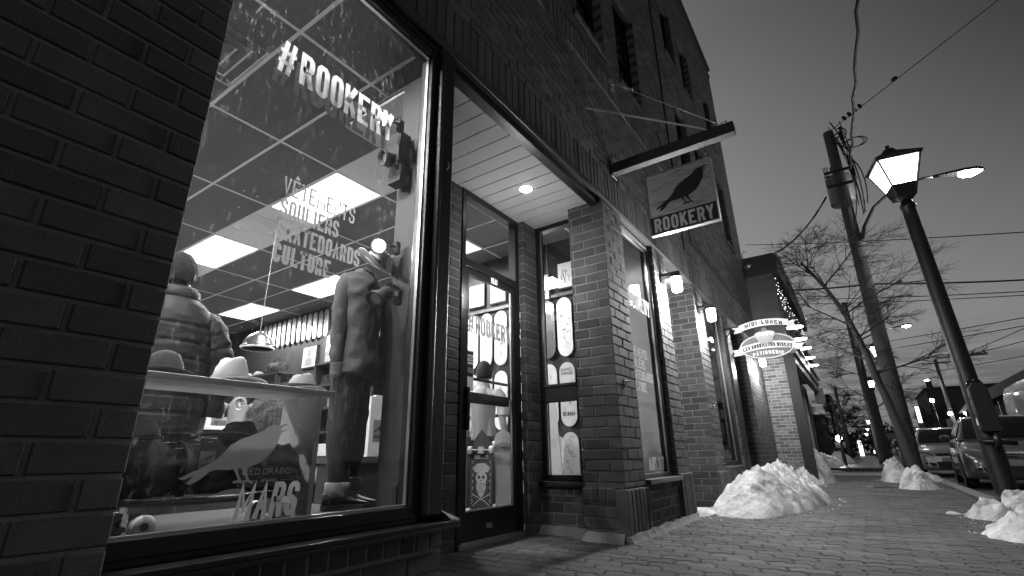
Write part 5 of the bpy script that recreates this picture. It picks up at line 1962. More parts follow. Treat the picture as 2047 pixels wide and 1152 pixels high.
# white paper carrier with crow standing to the right of the bench
t = thing('paper_bag', 'white paper bag printed with the crow right of the pine bench', 'paper bag', (-3.05, 2.50, .62))
mb = MB(); mb.box(-.012, .16, -.10, .08, 0, .42); mb.build('bag_body', 'paper', t, bev=.004)
mb = MB(); mb.box(.1605, .1608, -.065, .06, .10, .255); pr = mb.build('print_panel', 'shirtpale', t)
mb = MB(); crow(mb, (.161, -.06, .17), (0, 1, 0), (0, 0, 1), (1, 0, 0), .11, .0006); text(mb, 'ROOKERY', (.161, -.05, .125), (0, 1, 0), (0, 0, 1), (1, 0, 0), .025, t=.0006, fit=.10); mb.build('print_crow', 'ink', t)
t = thing('plinth', 'low black plinth carrying the white paper bag', 'plinth', (-3.0, 2.5, 0))
mb = MB(); mb.box(-.16, .22, -.3, .3, .02, .58); mb.build('body', 'ink', t); mb = MB(); mb.box(-.18, .24, -.32, .32, .581, .618); mb.build('top', 'steel', t)
# things low behind the mannequin: shoes and helmets
for i, (x, y, z, rz, lb) in enumerate(((-3.35, 2.95, .40, 2.2, 'striped trainer on the low stand behind the jeans'), (-3.30, 3.15, .40, 2.0, 'dark trainer at the right of the low stand'))):
    t = thing('trainer_shoe', lb, 'shoe', (x, y, z), rz)
    shoe('upper', 'bagcloth' if i else 'shirtpale', (0, 0, 0), 0, t)
t = thing('low_stand', 'low grey stand behind the mannequin legs', 'stand', (-3.35, 3.05, 0))
mb = MB(); mb.box(-.25, .25, -.3, .3, .37, .399); mb.build('top', 'steel', t); mb = MB(); mb.box(-.2, .2, -.25, .25, .0, .369); mb.build('body', 'ink', t)
for i, (x, y, z, w, lb) in enumerate(((-3.6, 3.5, .9, .5, 'stack of dark rolled jeans behind the mannequin knees'), (-3.6, 3.5, .62, .5, 'row of mid grey folded jeans lower down'))):
    t = thing('jeans_stack', lb, 'jeans', (x, y, z))
    for k in range(4):
        mb = MB(); limb(mb, [(-.15, -.2 + k * .12, .055), (.15, -.2 + k * .12, .055)], [.05, .055], 14); wrinkle(mb, .012, 12, k); mb.build('rolled_jeans', 'jeans' if i == 0 else 'denim', t, smooth=True)
t = thing('jeans_rack', 'dark open rack for rolled jeans behind the mannequin', 'rack', (-3.6, 3.5, 0))
for z in (.60, .88, 1.16, 1.5):
    mb = MB(); mb.box(-.22, .22, -.35, .35, z - .02, z - .002); mb.build('shelf', 'ink', t)
for sx in (-.21, .21):
    for sy in (-.34, .34):
        mb = MB(); mb.box(sx - .01, sx + .01, sy - .01, sy + .01, 0, 1.5); mb.build('post', 'steel', t)

# ---- longboard with skull graphic standing in the doorway
sk = thing('longboard', 'black longboard with a bearded skull graphic standing behind the door glass', 'longboard', (-2.92, 3.73, .05))
sk.rotation_euler = (R(-4), 0, R(28))
def sdeck(L, w):
    p = []
    for i in range(25):
        u = -1 + 2 * i / 24
        p.append((w / 2 * max(.02, (1 - max(0, (u - .35) / .65) ** 2.0)) ** .8 * (1 if u > -.85 else .9), (u + 1) * L / 2))
    return p + [(-x, y) for x, y in p[::-1]]
mb = MB(); mb.prism(sdeck(.80, .215), (0, 0, 0), (1, 0, 0), (0, 0, 1), (0, 1, 0), .012); mb.build('deck', 'ink', sk)
for z in (.10, .62):
    mb = MB(); mb.tube([(-.095, -.05, z), (.095, -.05, z)], .007, 8); mb.box(-.03, .03, -.03, -.0005, z - .03, z + .03); mb.prism([(-.03, -.03), (.03, -.03), (.015, .03), (-.015, .03)], (0, -.055, z), (1, 0, 0), (0, 0, 1), (0, 1, 0), .03)
    tr_ = mb.build('truck', 'alu', sk)
    for k in (-1, 1):
        mb = MB(); mb.lathe([(.008, -.022), (.028, -.022), (.035, -.015), (.035, .015), (.028, .022), (.008, .022)], (k * .10, -.05, z), 20, (1, 0, 0)); mb.build('wheel', 'urethane', tr_, smooth=True)
mb = MB()
A = ((1, 0, 0), (0, 0, 1), (0, -1, 0))
O_ = (0, -.0015, 0)
circ = lambda cx_, cz, rx, rz_, n=18: [(cx_ + math.cos(6.283 * k / n) * rx, cz + math.sin(6.283 * k / n) * rz_) for k in range(n)]
mb.prism(circ(0, .385, .052, .055), O_, *A, .001)
mb.prism([(-.04, .35), (.04, .35), (.045, .30), (.02, .235), (0, .215), (-.02, .235), (-.045, .30)], (0, -.0028, 0), *A, .001)
mb.prism([(-.06, .43), (.065, .43), (.075, .475), (.03, .51), (-.04, .505), (-.075, .47)], (0, -.0028, 0), *A, .001)
for s in (-1, 1):
    mb.ribbon([(s * .075, .15), (s * .03, .19), (-s * .03, .22), (-s * .075, .245)], .006, O_, *A, .001)
    for k in range(7):
        z = .17 + k * .055
        mb.ribbon([(s * .088, z), (s * .075, z + .02), (s * .09, z + .035)], .004, O_, *A, .001)
text(mb, 'DUSTERS', (-.065, -.0015, .545), *A, .035, st=.16, t=.001, fit=.13)
gr_ = mb.build('graphic', mat('skull_print', .42, .5), sk)
mb = MB()
for s in (-1, 1):
    mb.prism(circ(s * .020, .388, .013, .015, 12), (0, -.0042, 0), *A, .001)
mb.prism([(-.008, .355), (.008, .355), (0, .372)], (0, -.0042, 0), *A, .001)
for k in range(6):
    mb.ribbon([(-.03 + k * .012, .325), (-.02 + k * .008, .25)], .002, (0, -.0042, 0), *A, .001)
mb.ribbon([(-.02, .335), (.03, .33), (.05, .30)], .005, (0, -.0042, 0), *A, .001)
mb.build('graphic_lines', 'ink', sk)
for i, (x, y, rz, lb, m) in enumerate(((-3.05, 3.50, 15, 'dark patterned board at the door hinge side', 'floral'), (-2.78, 3.90, 40, 'white slim board standing right of the skull longboard', 'deck_a'), (-3.45, 3.78, 10, 'pale board with wheels behind the door bar', 'deck_c'))):
    t = thing('skateboard', lb, 'skateboard', (x, y, .06), R(rz)); t.rotation_euler = (R(-5), R(4 * (i - 1)), R(rz))
    mb = MB(); mb.prism([(a, b + .40) for a, b in deckboard(.18, .78)], (0, 0, 0), (1, 0, 0), (0, 0, 1), (0, 1, 0), .011); mb.build('deck', m, t)
    for z in (.12, .66):
        mb = MB(); mb.tube([(-.085, -.045, z), (.085, -.045, z)], .007, 8); mb.box(-.025, .025, -.045, -.0005, z - .02, z + .02); q_ = mb.build('truck', 'alu', t)
        for k in (-1, 1):
            mb = MB(); mb.lathe([(.008, -.018), (.028, -.018), (.03, 0), (.028, .018), (.008, .018)], (k * .09, -.045, z), 16, (1, 0, 0)); mb.build('wheel', 'urethane', q_, smooth=True)
# board rack bar across the door view
mb = MB(); mb.box(-4.2, -2.9, 4.42, 4.46, 1.02, 1.05)
tag(mb.build('display_rail', 'ink'), 'black horizontal display rail behind the man in the T-shirt', 'rail')
# hanging square shade in the side window
t = thing('fluorescent_fixture', 'white box lamp low under the ceiling in the side window', 'ceiling light', (-2.70, 4.70, 2.50))
mb = MB(); mb.box(-.20, .14, -.12, .12, 0, .05); mb.build('diffuser', mat('soft_glow', .8, emit=3), t, bev=.004); mb = MB(); mb.tube([(0, 0, .051), (0, 0, .70)], .004, 6); mb.build('cord', 'greyink', t)
mb = MB(); mb.box(-2.0, F - .12, 5.02, 5.045, .42, 3.1); mb.build('back_panel', mat('panel_grey', .32, .7), shop)
spot('added spotlight high inside the second window, lighting its back panel', (-1.90, 4.45, 2.78), (.25, .55, -.9), True, 8)  # spotlight added so the back panel reads bright through the glass
# second window contents
t = thing('display_cloth', 'white draped display cloth low in the second window', 'cloth', (-1.95, 4.75, .42))
mb = MB(); rings = []
for i in range(15):
    u = i / 14
    rings.append([(math.cos(a * .2618) * (.15 - .07 * u) * (1 + .2 * math.sin(a * 1.4)), math.sin(a * .2618) * (.20 - .1 * u), .42 * u) for a in range(24)])
mb.loft(rings); mb.build('drape', 'white', t, smooth=True)
mb = MB(); mb.box(-2.5, F - .115, 4.0, 5.04, .36, .415); mb.build('display_platform', 'deckwood', shop)
# shop lights that are off-view: an added ceiling panel and added spotlights boost the visible ones


# ============================================================ HANGING SIGN
sb = thing('sign_beam', 'dark timber beam projecting from the brick wall above the hanging sign', 'beam', (F, 4.117, 3.33))
mb = MB(); mb.box(.002, 1.155, -.045, .045, -.055, .055); mb.build('beam', 'beamwood', sb, bev=.005)
mb = MB(); mb.box(.0, .012, -.07, .07, -.09, .09); mb.build('wall_plate', 'black', sb, bev=.003)
mb = MB(); mb.tube([(.01, -.59, .38), (.035, -.57, .365), (.12, -.50, .35), (.88, -.06, .085), (.93, -.03, .06)], .008, 8); mb.build('brace_rod', 'white', sb, smooth=True)
mb = MB(); mb.tube([(.0, .17, 1.19), (.06, .165, 1.17), (1.06, .0, .07), (1.10, 0, .057)], .0035, 6)
mb.tube([(.16, .15, 1.06), (.20, .155, 1.03), (.25, .14, .98)], .012, 8)
mb.build('guy_wire', 'white', sb)
mb = MB()
for a, b in ((-.06, 0), (.0, .055), (.055, .0), (.0, -.055)):
    mb.box(.0, .02, .17 + a - .032, .17 + a + .032, 1.19 + b - .03, 1.19 + b + .03)
mb.build('anchor_plate', 'concrete', sb, bev=.004)
mb = MB(); mb.tube([(1.06, 0, .055), (1.06, 0, .10), (1.10, 0, .10), (1.10, 0, .055)], .006, 6); mb.build('eye_bolt', 'steel', sb)

sg = thing('hanging_sign', 'square hanging shop sign with a black crow on planks over the word ROOKERY', 'sign', (-.935, 4.117, 2.81))
mb = MB(); mb.box(-.292, .292, -.020, .020, -.302, .302); mb.build('board', 'wood_sign', sg)
mb = MB(); mb.box(-.292, .292, -.0225, -.0203, -.302, -.135); mb.build('name_band', 'ink', sg)
mb = MB()
mb.box(-.302, -.292, -.026, .026, -.312, .312); mb.box(.292, .302, -.026, .026, -.312, .312)
mb.box(-.292, .292, -.026, .026, .302, .312); mb.box(-.292, .292, -.026, .026, -.312, -.302)
mb.build('sign_frame', 'alu', sg)
mb = MB(); crow(mb, (-.235, -.0205, -.085), (1, 0, .02), (0, 0, 1.12), (0, -1, 0), .50, .002); mb.build('crow', 'ink', sg)
mb = MB(); text(mb, 'ROOKERY', (-.262, -.0226, -.288), (1, 0, 0), (0, 0, 1), (0, -1, 0), .135, st=.17, gap=.07, t=.002, fit=.525); mb.build('lettering', mat('sign_letter', .62, .5), sg)
# plank joints
mb = MB()
rr = random.Random(3)
for k in range(34):
    z = rr.uniform(-.12, .29); x = rr.uniform(-.29, .15); l = rr.uniform(.06, .26)
    h = rr.uniform(.0008, .0028)
    mb.prism([(x, z), (x + l / 2, z - h), (min(x + l, .29), z), (x + l / 2, z + h)], (0, -.0202, 0), (1, 0, 0), (0, 0, 1), (0, -1, 0), .0004)
mb.build('plank_grain', 'blackmatt', sg)
for s in (-.27, .27):
    mb = MB()
    z0, z1 = .312, .455
    mb.tube([(s, 0, z1 + .01), (s, 0, z1 - .03)], .004, 6)
    for k in range(4):
        zc = z1 - .035 - k * .030
        a = k % 2
        pts = [(s + (math.cos(t_) * .010 if a else 0), (0 if a else math.cos(t_) * .010), zc + math.sin(t_) * .019) for t_ in [i * .785 for i in range(9)]]
        mb.tube(pts, .003, 5)
    mb.build('chain', 'chrome', sg)


# ============================================================ WALL LANTERNS
def wall_lantern(label, y, z, watts, X=F, arm=.17, glow='lantern_glow'):
    t = thing('wall_lantern', label, 'wall lamp', (X, y, z), group='wall lanterns on the piers')
    mb = MB(); mb.box(.0, .02, -.05, .05, .05, .17); mb.box(.02, arm + .06, -.05, .05, .115, .15); mb.build('bracket', 'black', t, bev=.003)
    mb = MB(); mb.lathe([(.062, .09), (.066, .10), (.060, .114), (.0, .114)], (arm, 0, 0), 20); mb.build('cap', 'black', t)
    mb = MB(); mb.lathe([(.0, -.075), (.045, -.075), (.056, -.06), (.058, .08), (.058, .089), (.0, .089)], (arm, 0, 0), 24); mb.build('shade', glow, t, smooth=True)
    lamp('lantern_light', (arm, 0, -.11), watts, .06, t)
    return t
wall_lantern('lit wall lantern nearest the shop, on the second brick pier', 5.30, 2.40, 70)
wall_lantern('lit wall lantern on the third brick pier, second from the shop', 6.86, 2.40, 62)
wall_lantern('lit wall lantern below the bakery sign', 11.0, 2.35, 65, X=F - .0)
# small round knobs on the piers
for (x, y, z, lb) in ((F + .0, 3.93, 1.18, 'round steel knob on the brick pillar beside the entrance'), (F, 6.95, 1.2, 'round steel knob on the third brick pier')):
    t = bpy.data.objects.new('door_bell', None); COL.objects.link(t); t.location = (x, y, z); tag(t, lb, 'bell')
    mb = MB(); mb.lathe([(.028, 0), (.028, .006), (.02, .012), (.014, .02), (.016, .03), (.0, .036)], (0, 0, 0), 20, (1, 0, 0)); mb.build('bell_button', 'chrome', t, smooth=True)
    mb = MB(); mb.lathe([(.036, 0), (.036, .003), (.03, .004)], (0, 0, 0), 20, (1, 0, 0)); mb.build('rose', 'steel', t)
for (y, z, lb) in ((2.45, 3.62, 'first small steel clip on the upper brickwork'), (3.02, 3.45, 'black clip on the brick above the recess'), (4.05, 3.40, 'steel clip on the brick beside the sign beam')):
    t = thing('wall_clip', lb, 'clip', (F + .002, y, z)); mb = MB(); mb.tube([(0, 0, 0), (.02, 0, .0), (.024, .01, -.02), (.01, .015, -.035), (.02, .0, -.045)], .004, 6); mb.build('hook', 'chrome', t)
    mb = MB(); mb.box(0, .004, -.012, .012, -.01, .03); mb.build('plate', 'steel', t)
# cable running up the facade
mb = MB(); mb.tube([(F + .012, 6.55, 10.3), (F + .012, 6.55, 4.62), (F + .03, 6.6, 4.25), (F + .012, 6.55, 4.1), (F + .012, 6.55, 3.3)], .012, 6)
tag(mb.build('wall_cable', 'black'), 'black cable running down the upper brick wall between the windows', 'cable')
mb = MB(); mb.tube([(F + .012, 5.9, 4.9), (F + .012, 6.9, 4.1), (F + .012, 7.0, 3.6), (F + .012, 11.9, 3.3)], .008, 6)
tag(mb.build('wall_cable', 'black'), 'thin cable sloping along the wall above the lanterns', 'cable')

# ============================================================ BAKERY SIGN
bs = thing('bakery_sign', 'oval bakery sign with a cupcake and ribbons reading MIDI-LUNCH and PATISSERIE', 'sign', (-.955, 8.43, 2.25))
A = ((1, 0, 0), (0, 0, 1), (0, -1, 0))
el = lambda rx, rz_, cx_=0, cz=0, n=40: [(cx_ + math.cos(6.2832 * k / n) * rx, cz + math.sin(6.2832 * k / n) * rz_) for k in range(n)]
mb = MB(); mb.prism(el(.40, .205, .0, -.06), (0, .012, 0), *A, .024); mb.build('oval_board', 'tan', bs)
mb = MB(); mb.ribbon(el(.38, .188, 0, -.06), .012, (0, -.0125, 0), *A, .002, True); mb.build('oval_border', 'white', bs)
def arc_band(x0, x1, zc, sag, h, n=20):
    up_, lo = [], []
    for k in range(n + 1):
        u = k / n; x = x0 + (x1 - x0) * u; z = zc + sag * (1 - (2 * u - 1) ** 2)
        up_.append((x, z + h / 2)); lo.append((x, z - h / 2))
    return lo + up_[::-1]
mb = MB(); mb.prism(arc_band(-.36, .36, .26, .055, .10), (0, -.0005, 0), *A, .024)
for s in (-1, 1):
    mb.prism([(s * .33, .20), (s * .45, .195), (s * .42, .245), (s * .46, .29), (s * .33, .285)][::s], (0, .004, 0), *A, .018)
mb.build('upper_ribbon', 'white', bs)
mb = MB(); mb.prism(arc_band(-.40, .40, -.10, .055, .105), (0, -.015, 0), *A, .016)
for s in (-1, 1):
    mb.prism([(s * .36, -.165), (s * .50, -.175), (s * .47, -.125), (s * .51, -.075), (s * .36, -.07)][::s], (0, -.008, 0), *A, .016)
mb.build('lower_ribbon', 'white', bs)
def arctext(mb, s, x0, x1, zc, sag, h, y, st=.26, w=.6):
    n = len(s); tot = textw(s, 1, w, .16); x = 0
    for ch in s:
        cw = .3 if ch == ' ' else w * NARROW.get(ch, 1.25 if ch in 'MW' else 1.0)
        if ch != ' ':
            u = (x + cw / 2) / tot
            px = x0 + (x1 - x0) * (x / tot)
            z = zc + sag * (1 - (2 * u - 1) ** 2) - h / 2
            sl = -sag * 4 * (2 * u - 1) / (x1 - x0)
            text(mb, ch, (px, y, z), Vector((1, 0, sl)), (0, 0, 1), (0, -1, 0), h, w=w, st=st, t=.002, fit=(x1 - x0) * cw / tot)
        x += cw + (.16 if ch != ' ' else 0)
mb = MB(); arctext(mb, 'MIDI-LUNCH', -.27, .27, .27, .047, .062, -.0255); mb.build('ribbon_lettering', 'ink', bs)
mb = MB(); arctext(mb, 'LES GOURMANDS DISENT', -.345, .345, -.10, .055, .062, -.0325, st=.27); mb.build('name_lettering', 'ink', bs)
mb = MB(); arctext(mb, 'PÂTISSERIE', -.22, .22, -.19, .03, .055, -.0135, st=.26); mb.build('trade_lettering', 'white', bs)
mb = MB(); mb.prism([(-.125, .07), (.125, .07), (.085, -.035), (-.085, -.035)], (0, -.0125, 0), *A, .02)
for k in range(7):
    x = -.1 + k * .033
    mb.ribbon([(x, .065), (x * .75, -.03)], .006, (0, -.033, 0), *A, .003)
mb.build('cake_case', 'cake', bs)
mb = MB(); mb.prism(el(.155, .062, 0, .105), (0, -.0125, 0), *A, .030); mb.build('cake_top', mat('cake_sponge', .45, .6), bs)
ic = [(-.15, .11)] + [(-.13 + .26 * k / 8, .085 if k % 2 else .118) for k in range(9)] + [(.15, .115), (.13, .15), (.06, .168), (-.06, .168), (-.13, .145)]
mb = MB(); mb.prism(ic, (0, -.043, 0), *A, .004); mb.build('icing', 'white', bs)
mb = MB(); mb.prism([(-.03, .17), (-.035, .20), (-.01, .225), (.03, .215), (.04, .18), (.01, .155)], (0, -.045, 0), *A, .01); mb.prism([(-.085, .165), (-.05, .18), (-.02, .165), (-.03, .15)], (0, -.045, 0), *A, .008); mb.build('berry', 'greyink', bs)
mb = MB(); mb.tube([(F + .955 - .0, .01, .30), (.30, .01, .30)], .014, 8)
mb.tube([(F + .955, .01, .05), (F + 1.0, .01, .17), (F + 1.10, .01, .28)], .008, 6)
mb.tube([(-.30, .01, .25), (-.30, .01, .10)], .005, 6); mb.tube([(.30, .01, .25), (.30, .01, .10)], .005, 6)
ell(mb, (.42, .01, .31), .03, .03, .03, 12, 8)
mb.build('bracket', 'black', bs)

# ============================================================ BAKERY BUILDING (next door)
bk2 = thing('bakery_building', 'low bakery building with siding, string lights and gooseneck lamps beyond the brick shop', 'building')
BY0, BY1, BXf, BXo = 12.12, 19.0, -1.28, -.99
B, Mo = MB(), MB()
_bl = BL
BL = .20
wall(B, Mo, 'y', BY0 + .0, -2.1, -1.10, 0, 2.75, [], ch=.066)
BL = _bl
B.build('end_wall', 'brick2', bk2); Mo.build('end_wall_mortar', 'mortar2', bk2)
mb = MB(); mb.box(-9, BXo, BY0 + .001, BY1, 2.76, 4.55); mb.build('upper_storey', 'siding', bk2)
mb = MB()
for k in range(12):
    z = 2.85 + k * .14
    mb.add([(BXo + .002, BY0, z), (BXo + .002, BY1, z), (BXo + .022, BY1, z), (BXo + .022, BY0, z), (BXo + .002, BY0, z + .13), (BXo + .002, BY1, z + .13)], [(0, 1, 2, 3), (3, 2, 5, 4), (0, 3, 4), (1, 5, 2)])
mb.build('clapboard', 'siding', bk2)
mb = MB(); mb.prism([(-1.4, 4.55), (-.86, 4.55), (-.84, 4.96), (-.90, 5.02), (-9.0, 5.02), (-9, 4.55)], (0, BY0 - .05, 0), (1, 0, 0), (0, 0, 1), (0, 1, 0), BY1 - BY0 + .3)
mb.build('roof', 'roofing', bk2)
mb = MB(); mb.box(-.845, -.80, BY0 - .05, BY1 + .25, 4.94, 5.04); mb.build('gutter', 'alu', bk2)
mb = MB(); mb.box(BXo - .05, BXo + .14, BY0 + .03, BY1 + .1, 2.66, 2.83); mb.box(BXo - .05, BXo + .20, BY0 + .03, BY1 + .1, 2.84, 2.88); mb.box(BXo - .05, BXo + .09, BY0 + .03, BY1 + .1, 2.48, 2.655)
mb.build('cornice', mat('cornice_paint', .14, .45), bk2, bev=.01)
mb = MB(); mb.box(-1.098, -.90, BY0 - .03, BY0 + .16, 0, 2.66); mb.build('corner_post', 'blackmatt', bk2)
mb = MB(); mb.box(-9, BXf - .25, BY0 + .2, BY1, 0, 2.6); mb.build('inner_wall', 'wall_dark', bk2)
for k in range(5):
    y0 = BY0 + .45 + k * 1.24
    mb = MB(); mb.box(BXf - .03, BXf + .06, y0, y0 + .08, .5, 2.5); mb.box(BXf - .03, BXf + .06, y0 + 1.10, y0 + 1.18, .5, 2.5); mb.box(BXf - .03, BXf + .06, y0 + .08, y0 + 1.10, 2.4, 2.5)
    f = mb.build('bakery_window', 'alu' if k % 2 else 'steel', bk2)
    mb = MB(); mb.box(BXf, BXf + .01, y0 + .08, y0 + 1.10, .5, 2.4); mb.build('pane', 'darkglass', f)
mb = MB(); mb.box(BXf - .1, BXf + .08, BY0 + .2, BY1, 0, .49); mb.box(BXf - .1, BXf + .04, BY0 + .2, BY1, 2.501, 2.6); mb.build('stall_riser', 'brick2', bk2)
mb = MB(); mb.box(-1.05, -.80, BY1 + .11, BY1 + .6, 2.15, 2.6); mb.build('end_fascia_box', mat('pale_box', .35, .6), bk2)
# string lights under the eave
for k in range(60):
    pass
mb = MB()
rr = random.Random(11)
for k in range(90):
    y = rr.uniform(BY0, BY1); z = rr.uniform(3.9, 4.5)
    mb.box(-.965, -.955, y, y + .012, z, z + .012)
t = mb.build('string_lights', mat('fairy_glow', .8, emit=2.0)); tag(t, 'net of tiny string lights under the bakery eave', 'string lights')
del t['category'], t['label']
t.parent = bk2
t['kind'] = 'stuff'
# gooseneck lamps
def goose(y, z, label):
    t = thing('gooseneck_lamp', label, 'wall lamp', (BXo + .02, y, z), group='gooseneck lamps along the bakery front')
    mb = MB(); mb.tube([(0, 0, -.1), (.02, 0, .12), (.08, 0, .24), (.16, 0, .24), (.20, 0, .14)], .010, 8); mb.build('arm', 'black', t, smooth=True)
    mb = MB(); mb.lathe([(.03, .17), (.04, .12), (.07, .09), (.09, .05), (.20, .0)], (.20, 0, 0), 24); mb.build('lamp_shade', 'black', t, smooth=True)
    mb = MB(); mb.lathe([(.0, -.010), (.15, -.002), (.188, .004), (.185, .010), (0, .010)], (.20, 0, 0), 24); mb.build('bulb_face', 'goose_glow', t)
    lamp('goose_light', (.20, 0, -.04), 5, .05, t)
for (y, z), lb in zip(((12.2, 3.25), (12.75, 3.08), (13.55, 3.0), (14.4, 2.90), (15.5, 2.86)), ('gooseneck lamp partly hidden by the end of the upper sign ribbon', 'second gooseneck lamp, level with the cupcake', 'third gooseneck lamp, by the end of the lower ribbon', 'fourth gooseneck lamp against the dusk sky', 'farthest and lowest gooseneck lamp')):
    goose(y, z - .02, lb)
# floodlight on the corner of the brick building
t = thing('floodlight', 'pale floodlight and bracket at the far corner of the brick building', 'floodlight', (F + .02, 11.95, 4.75))
mb = MB(); mb.lathe([(.02, -.06), (.07, .0), (.075, .05), (.0, .05)], (.10, .0, .02), 16, (.6, .3, -.7)); mb.build('head', 'alu', t); mb = MB(); mb.tube([(0, 0, 0), (.1, 0, .02)], .02, 8); mb.tube([(0, 0, .02), (.02, .0, .35), (.08, 0, .42), (.12, 0, .36)], .008, 6); mb.build('bracket', 'steel', t)
mb = MB(); mb.lathe([(0, .051), (.06, .051)], (.10, .0, .02), 16, (.6, .3, -.7)); mb.build('lens', 'white', t)


# ============================================================ STREET LAMPS
def street_lamp(label, loc, H=4.35, watts=60, lean=(0, 0), detail=True, s=1.0, rz=0.0):
    t = thing('street_lamp', label, 'street lamp', loc, rz, group='lantern topped street lamps')
    t.rotation_euler = (lean[0], lean[1], rz)
    mb = MB()
    mb.lathe([(.16, 0), (.16, .03), (.125, .06), (.115, .12), (.105, .9), (.085, H - .35), (.082, H - .20), (.095, H - .19), (.095, H - .14), (.07, H - .13), (.07, H - .02)], (0, 0, 0), 20)
    mb.build('post', 'poledark', t, smooth=True)
    z0, z1 = H, H + .56
    r0, r1 = .115, .265
    mb = MB()
    mb.box(-r0 - .01, r0 + .01, -r0 - .01, r0 + .01, z0 - .02, z0 + .015)
    mb.lathe([(.07, z0 - .07), (.12, z0 - .02)], (0, 0, 0), 16)
    for sx in (-1, 1):
        for sy in (-1, 1):
            mb.bar((sx * r0, sy * r0, z0 + .01), (sx * r1, sy * r1, z1), .022, .022)
    for a, b in (((-r1, -r1), (r1, -r1)), ((r1, -r1), (r1, r1)), ((r1, r1), (-r1, r1)), ((-r1, r1), (-r1, -r1))):
        mb.bar((a[0], a[1], z1), (b[0], b[1], z1), .03, .03)
    mb.build('lantern_frame', 'poledark', t)
    # solid skirt: lower band of the lantern
    mb = MB()
    ra, rb = r0 + .003, r0 + .045
    za, zb = z0 + .012, z0 + .16
    q = [(-1, -1), (1, -1), (1, 1), (-1, 1)]
    mb.add([(ra * x, ra * y, za) for x, y in q] + [(rb * x, rb * y, zb) for x, y in q], [(i, (i + 1) % 4, 4 + (i + 1) % 4, 4 + i) for i in range(4)])
    mb.build('lantern_skirt', 'poledark', t)
    for i in range(4):
        mb = MB()
        (ax, ay), (bx_, by_) = q[i], q[(i + 1) % 4]
        k = .985
        ra2, rb2 = r0 + .045, r1
        mb.add([(ra2 * k * ax, ra2 * k * ay, zb), (ra2 * k * bx_, ra2 * k * by_, zb), (rb2 * k * bx_, rb2 * k * by_, z1), (rb2 * k * ax, rb2 * k * ay, z1)], [(0, 1, 2, 3)])
        mb.build('lantern_pane', 'lantern_pane', t)
    mb = MB()
    e = r1 + .035
    lv = [(e, z1 + .012), (e, z1 + .03), (.16, z1 + .14), (.10, z1 + .19)]
    vs, fs = [], []
    for r_, z_ in lv:
        vs += [(x * r_, y * r_, z_) for x, y in q]
    for k in range(3):
        fs += [(4 * k + i, 4 * k + (i + 1) % 4, 4 * k + 4 + (i + 1) % 4, 4 * k + 4 + i) for i in range(4)]
    fs.append((3, 2, 1, 0))
    mb.add(vs, fs)
    mb.lathe([(.10, z1 + .17), (.10, z1 + .21), (.075, z1 + .26), (.03, z1 + .285), (.015, z1 + .29), (.028, z1 + .31), (.028, z1 + .335), (.0, z1 + .35)], (0, 0, 0), 20)
    mb.build('lantern_roof', 'poledark', t)
    mb = MB(); ell(mb, (0, 0, z0 + .27), .075, .075, .10); mb.build('bulb', 'bulb', t, smooth=True)
    lamp('lantern_light', (0, 0, z0 + .30), watts, .08, t)
    return t


def pane_mat():
    m = bpy.data.materials.new('lantern_pane'); m.use_nodes = True
    t = m.node_tree; t.nodes.clear()
    em = nd(t, 'ShaderNodeEmission', Strength=6.0)
    tr = nd(t, 'ShaderNodeBsdfTransparent', Color=(.8, .8, .8, 1))
    mx = nd(t, 'ShaderNodeMixShader'); mx.inputs[0].default_value = .7
    lk(t, tr.outputs[0], mx.inputs[1]); lk(t, em.outputs[0], mx.inputs[2])
    o = nd(t, 'ShaderNodeOutputMaterial'); lk(t, mx.outputs[0], o.inputs[0])
    return m
M['lantern_pane'] = pane_mat()
sl = street_lamp('near lantern street lamp with a parking meter strapped to its dark leaning post', (1.315, 8.72, 0), H=4.22, watts=55, lean=(R(0), R(-1.3)), rz=R(12))
street_lamp('second lantern street lamp, glowing against the thick utility pole', (1.20, 24.6, 0), H=4.1, watts=90)
street_lamp('third lantern street lamp, seen beside the farther utility pole', (1.05, 38.5, 0), H=4.3, watts=90)
street_lamp('fourth lantern street lamp, low over the far sidewalk', (1.0, 55, 0), H=3.9, watts=70)
for i, (x, y, h, lb) in enumerate(((.9, 75, 3.7, 'fifth and smallest lantern street lamp down the street'), (.8, 100, 3.7, 'tiny far street lamp just above the vanishing point'), (.6, 120, 3.5, 'farthest speck of a street lamp at the end of the sidewalk'))):
    street_lamp(lb, (x, y, 0), H=h, watts=60)
street_lamp('added unseen street lamp behind the camera, lighting the shop front', (1.2, -5.2, 0), H=4.2, watts=330)  # extra lamp added out of view to front-light lettering and facade
# parking meter on the near post
pm = thing('parking_meter', 'black parking meter box clamped to the near lamp post', 'parking meter', (1.30, 8.58, .62))
mb = MB(); mb.tube([(.03, -.02, -.02), (.06, -.06, .20)], .035, 10); mb.tube([(-.12, .0, .10), (.22, -.04, .06)], .03, 8); mb.build('clamp', 'black', pm, smooth=True)
mb = MB(); mb.prism([(-.085, .20), (.125, .20), (.10, .72), (.06, .80), (-.04, .80), (-.085, .72)], (0, -.12, 0), (1, 0, 0), (0, 0, 1), (0, 1, 0), .14); mb.build('housing', 'poledark', pm, bev=.012)
mb = MB(); mb.lathe([(.085, 0), (.083, .03), (.06, .07), (.0, .085)], (-.0, -.05, .765), 20, sy=.8); mb.build('dome_window', 'darkglass', pm, smooth=True)
mb = MB()
for z in (.62, .50, .42):
    mb.box(-.0905, -.0865, -.10, -.05, z, z + .09)
mb.build('coin_slot', 'alu', pm)
mb = MB(); mb.box(-.0905, -.0865, -.11, -.02, .28, .36); mb.build('meter_label', 'paper', pm)

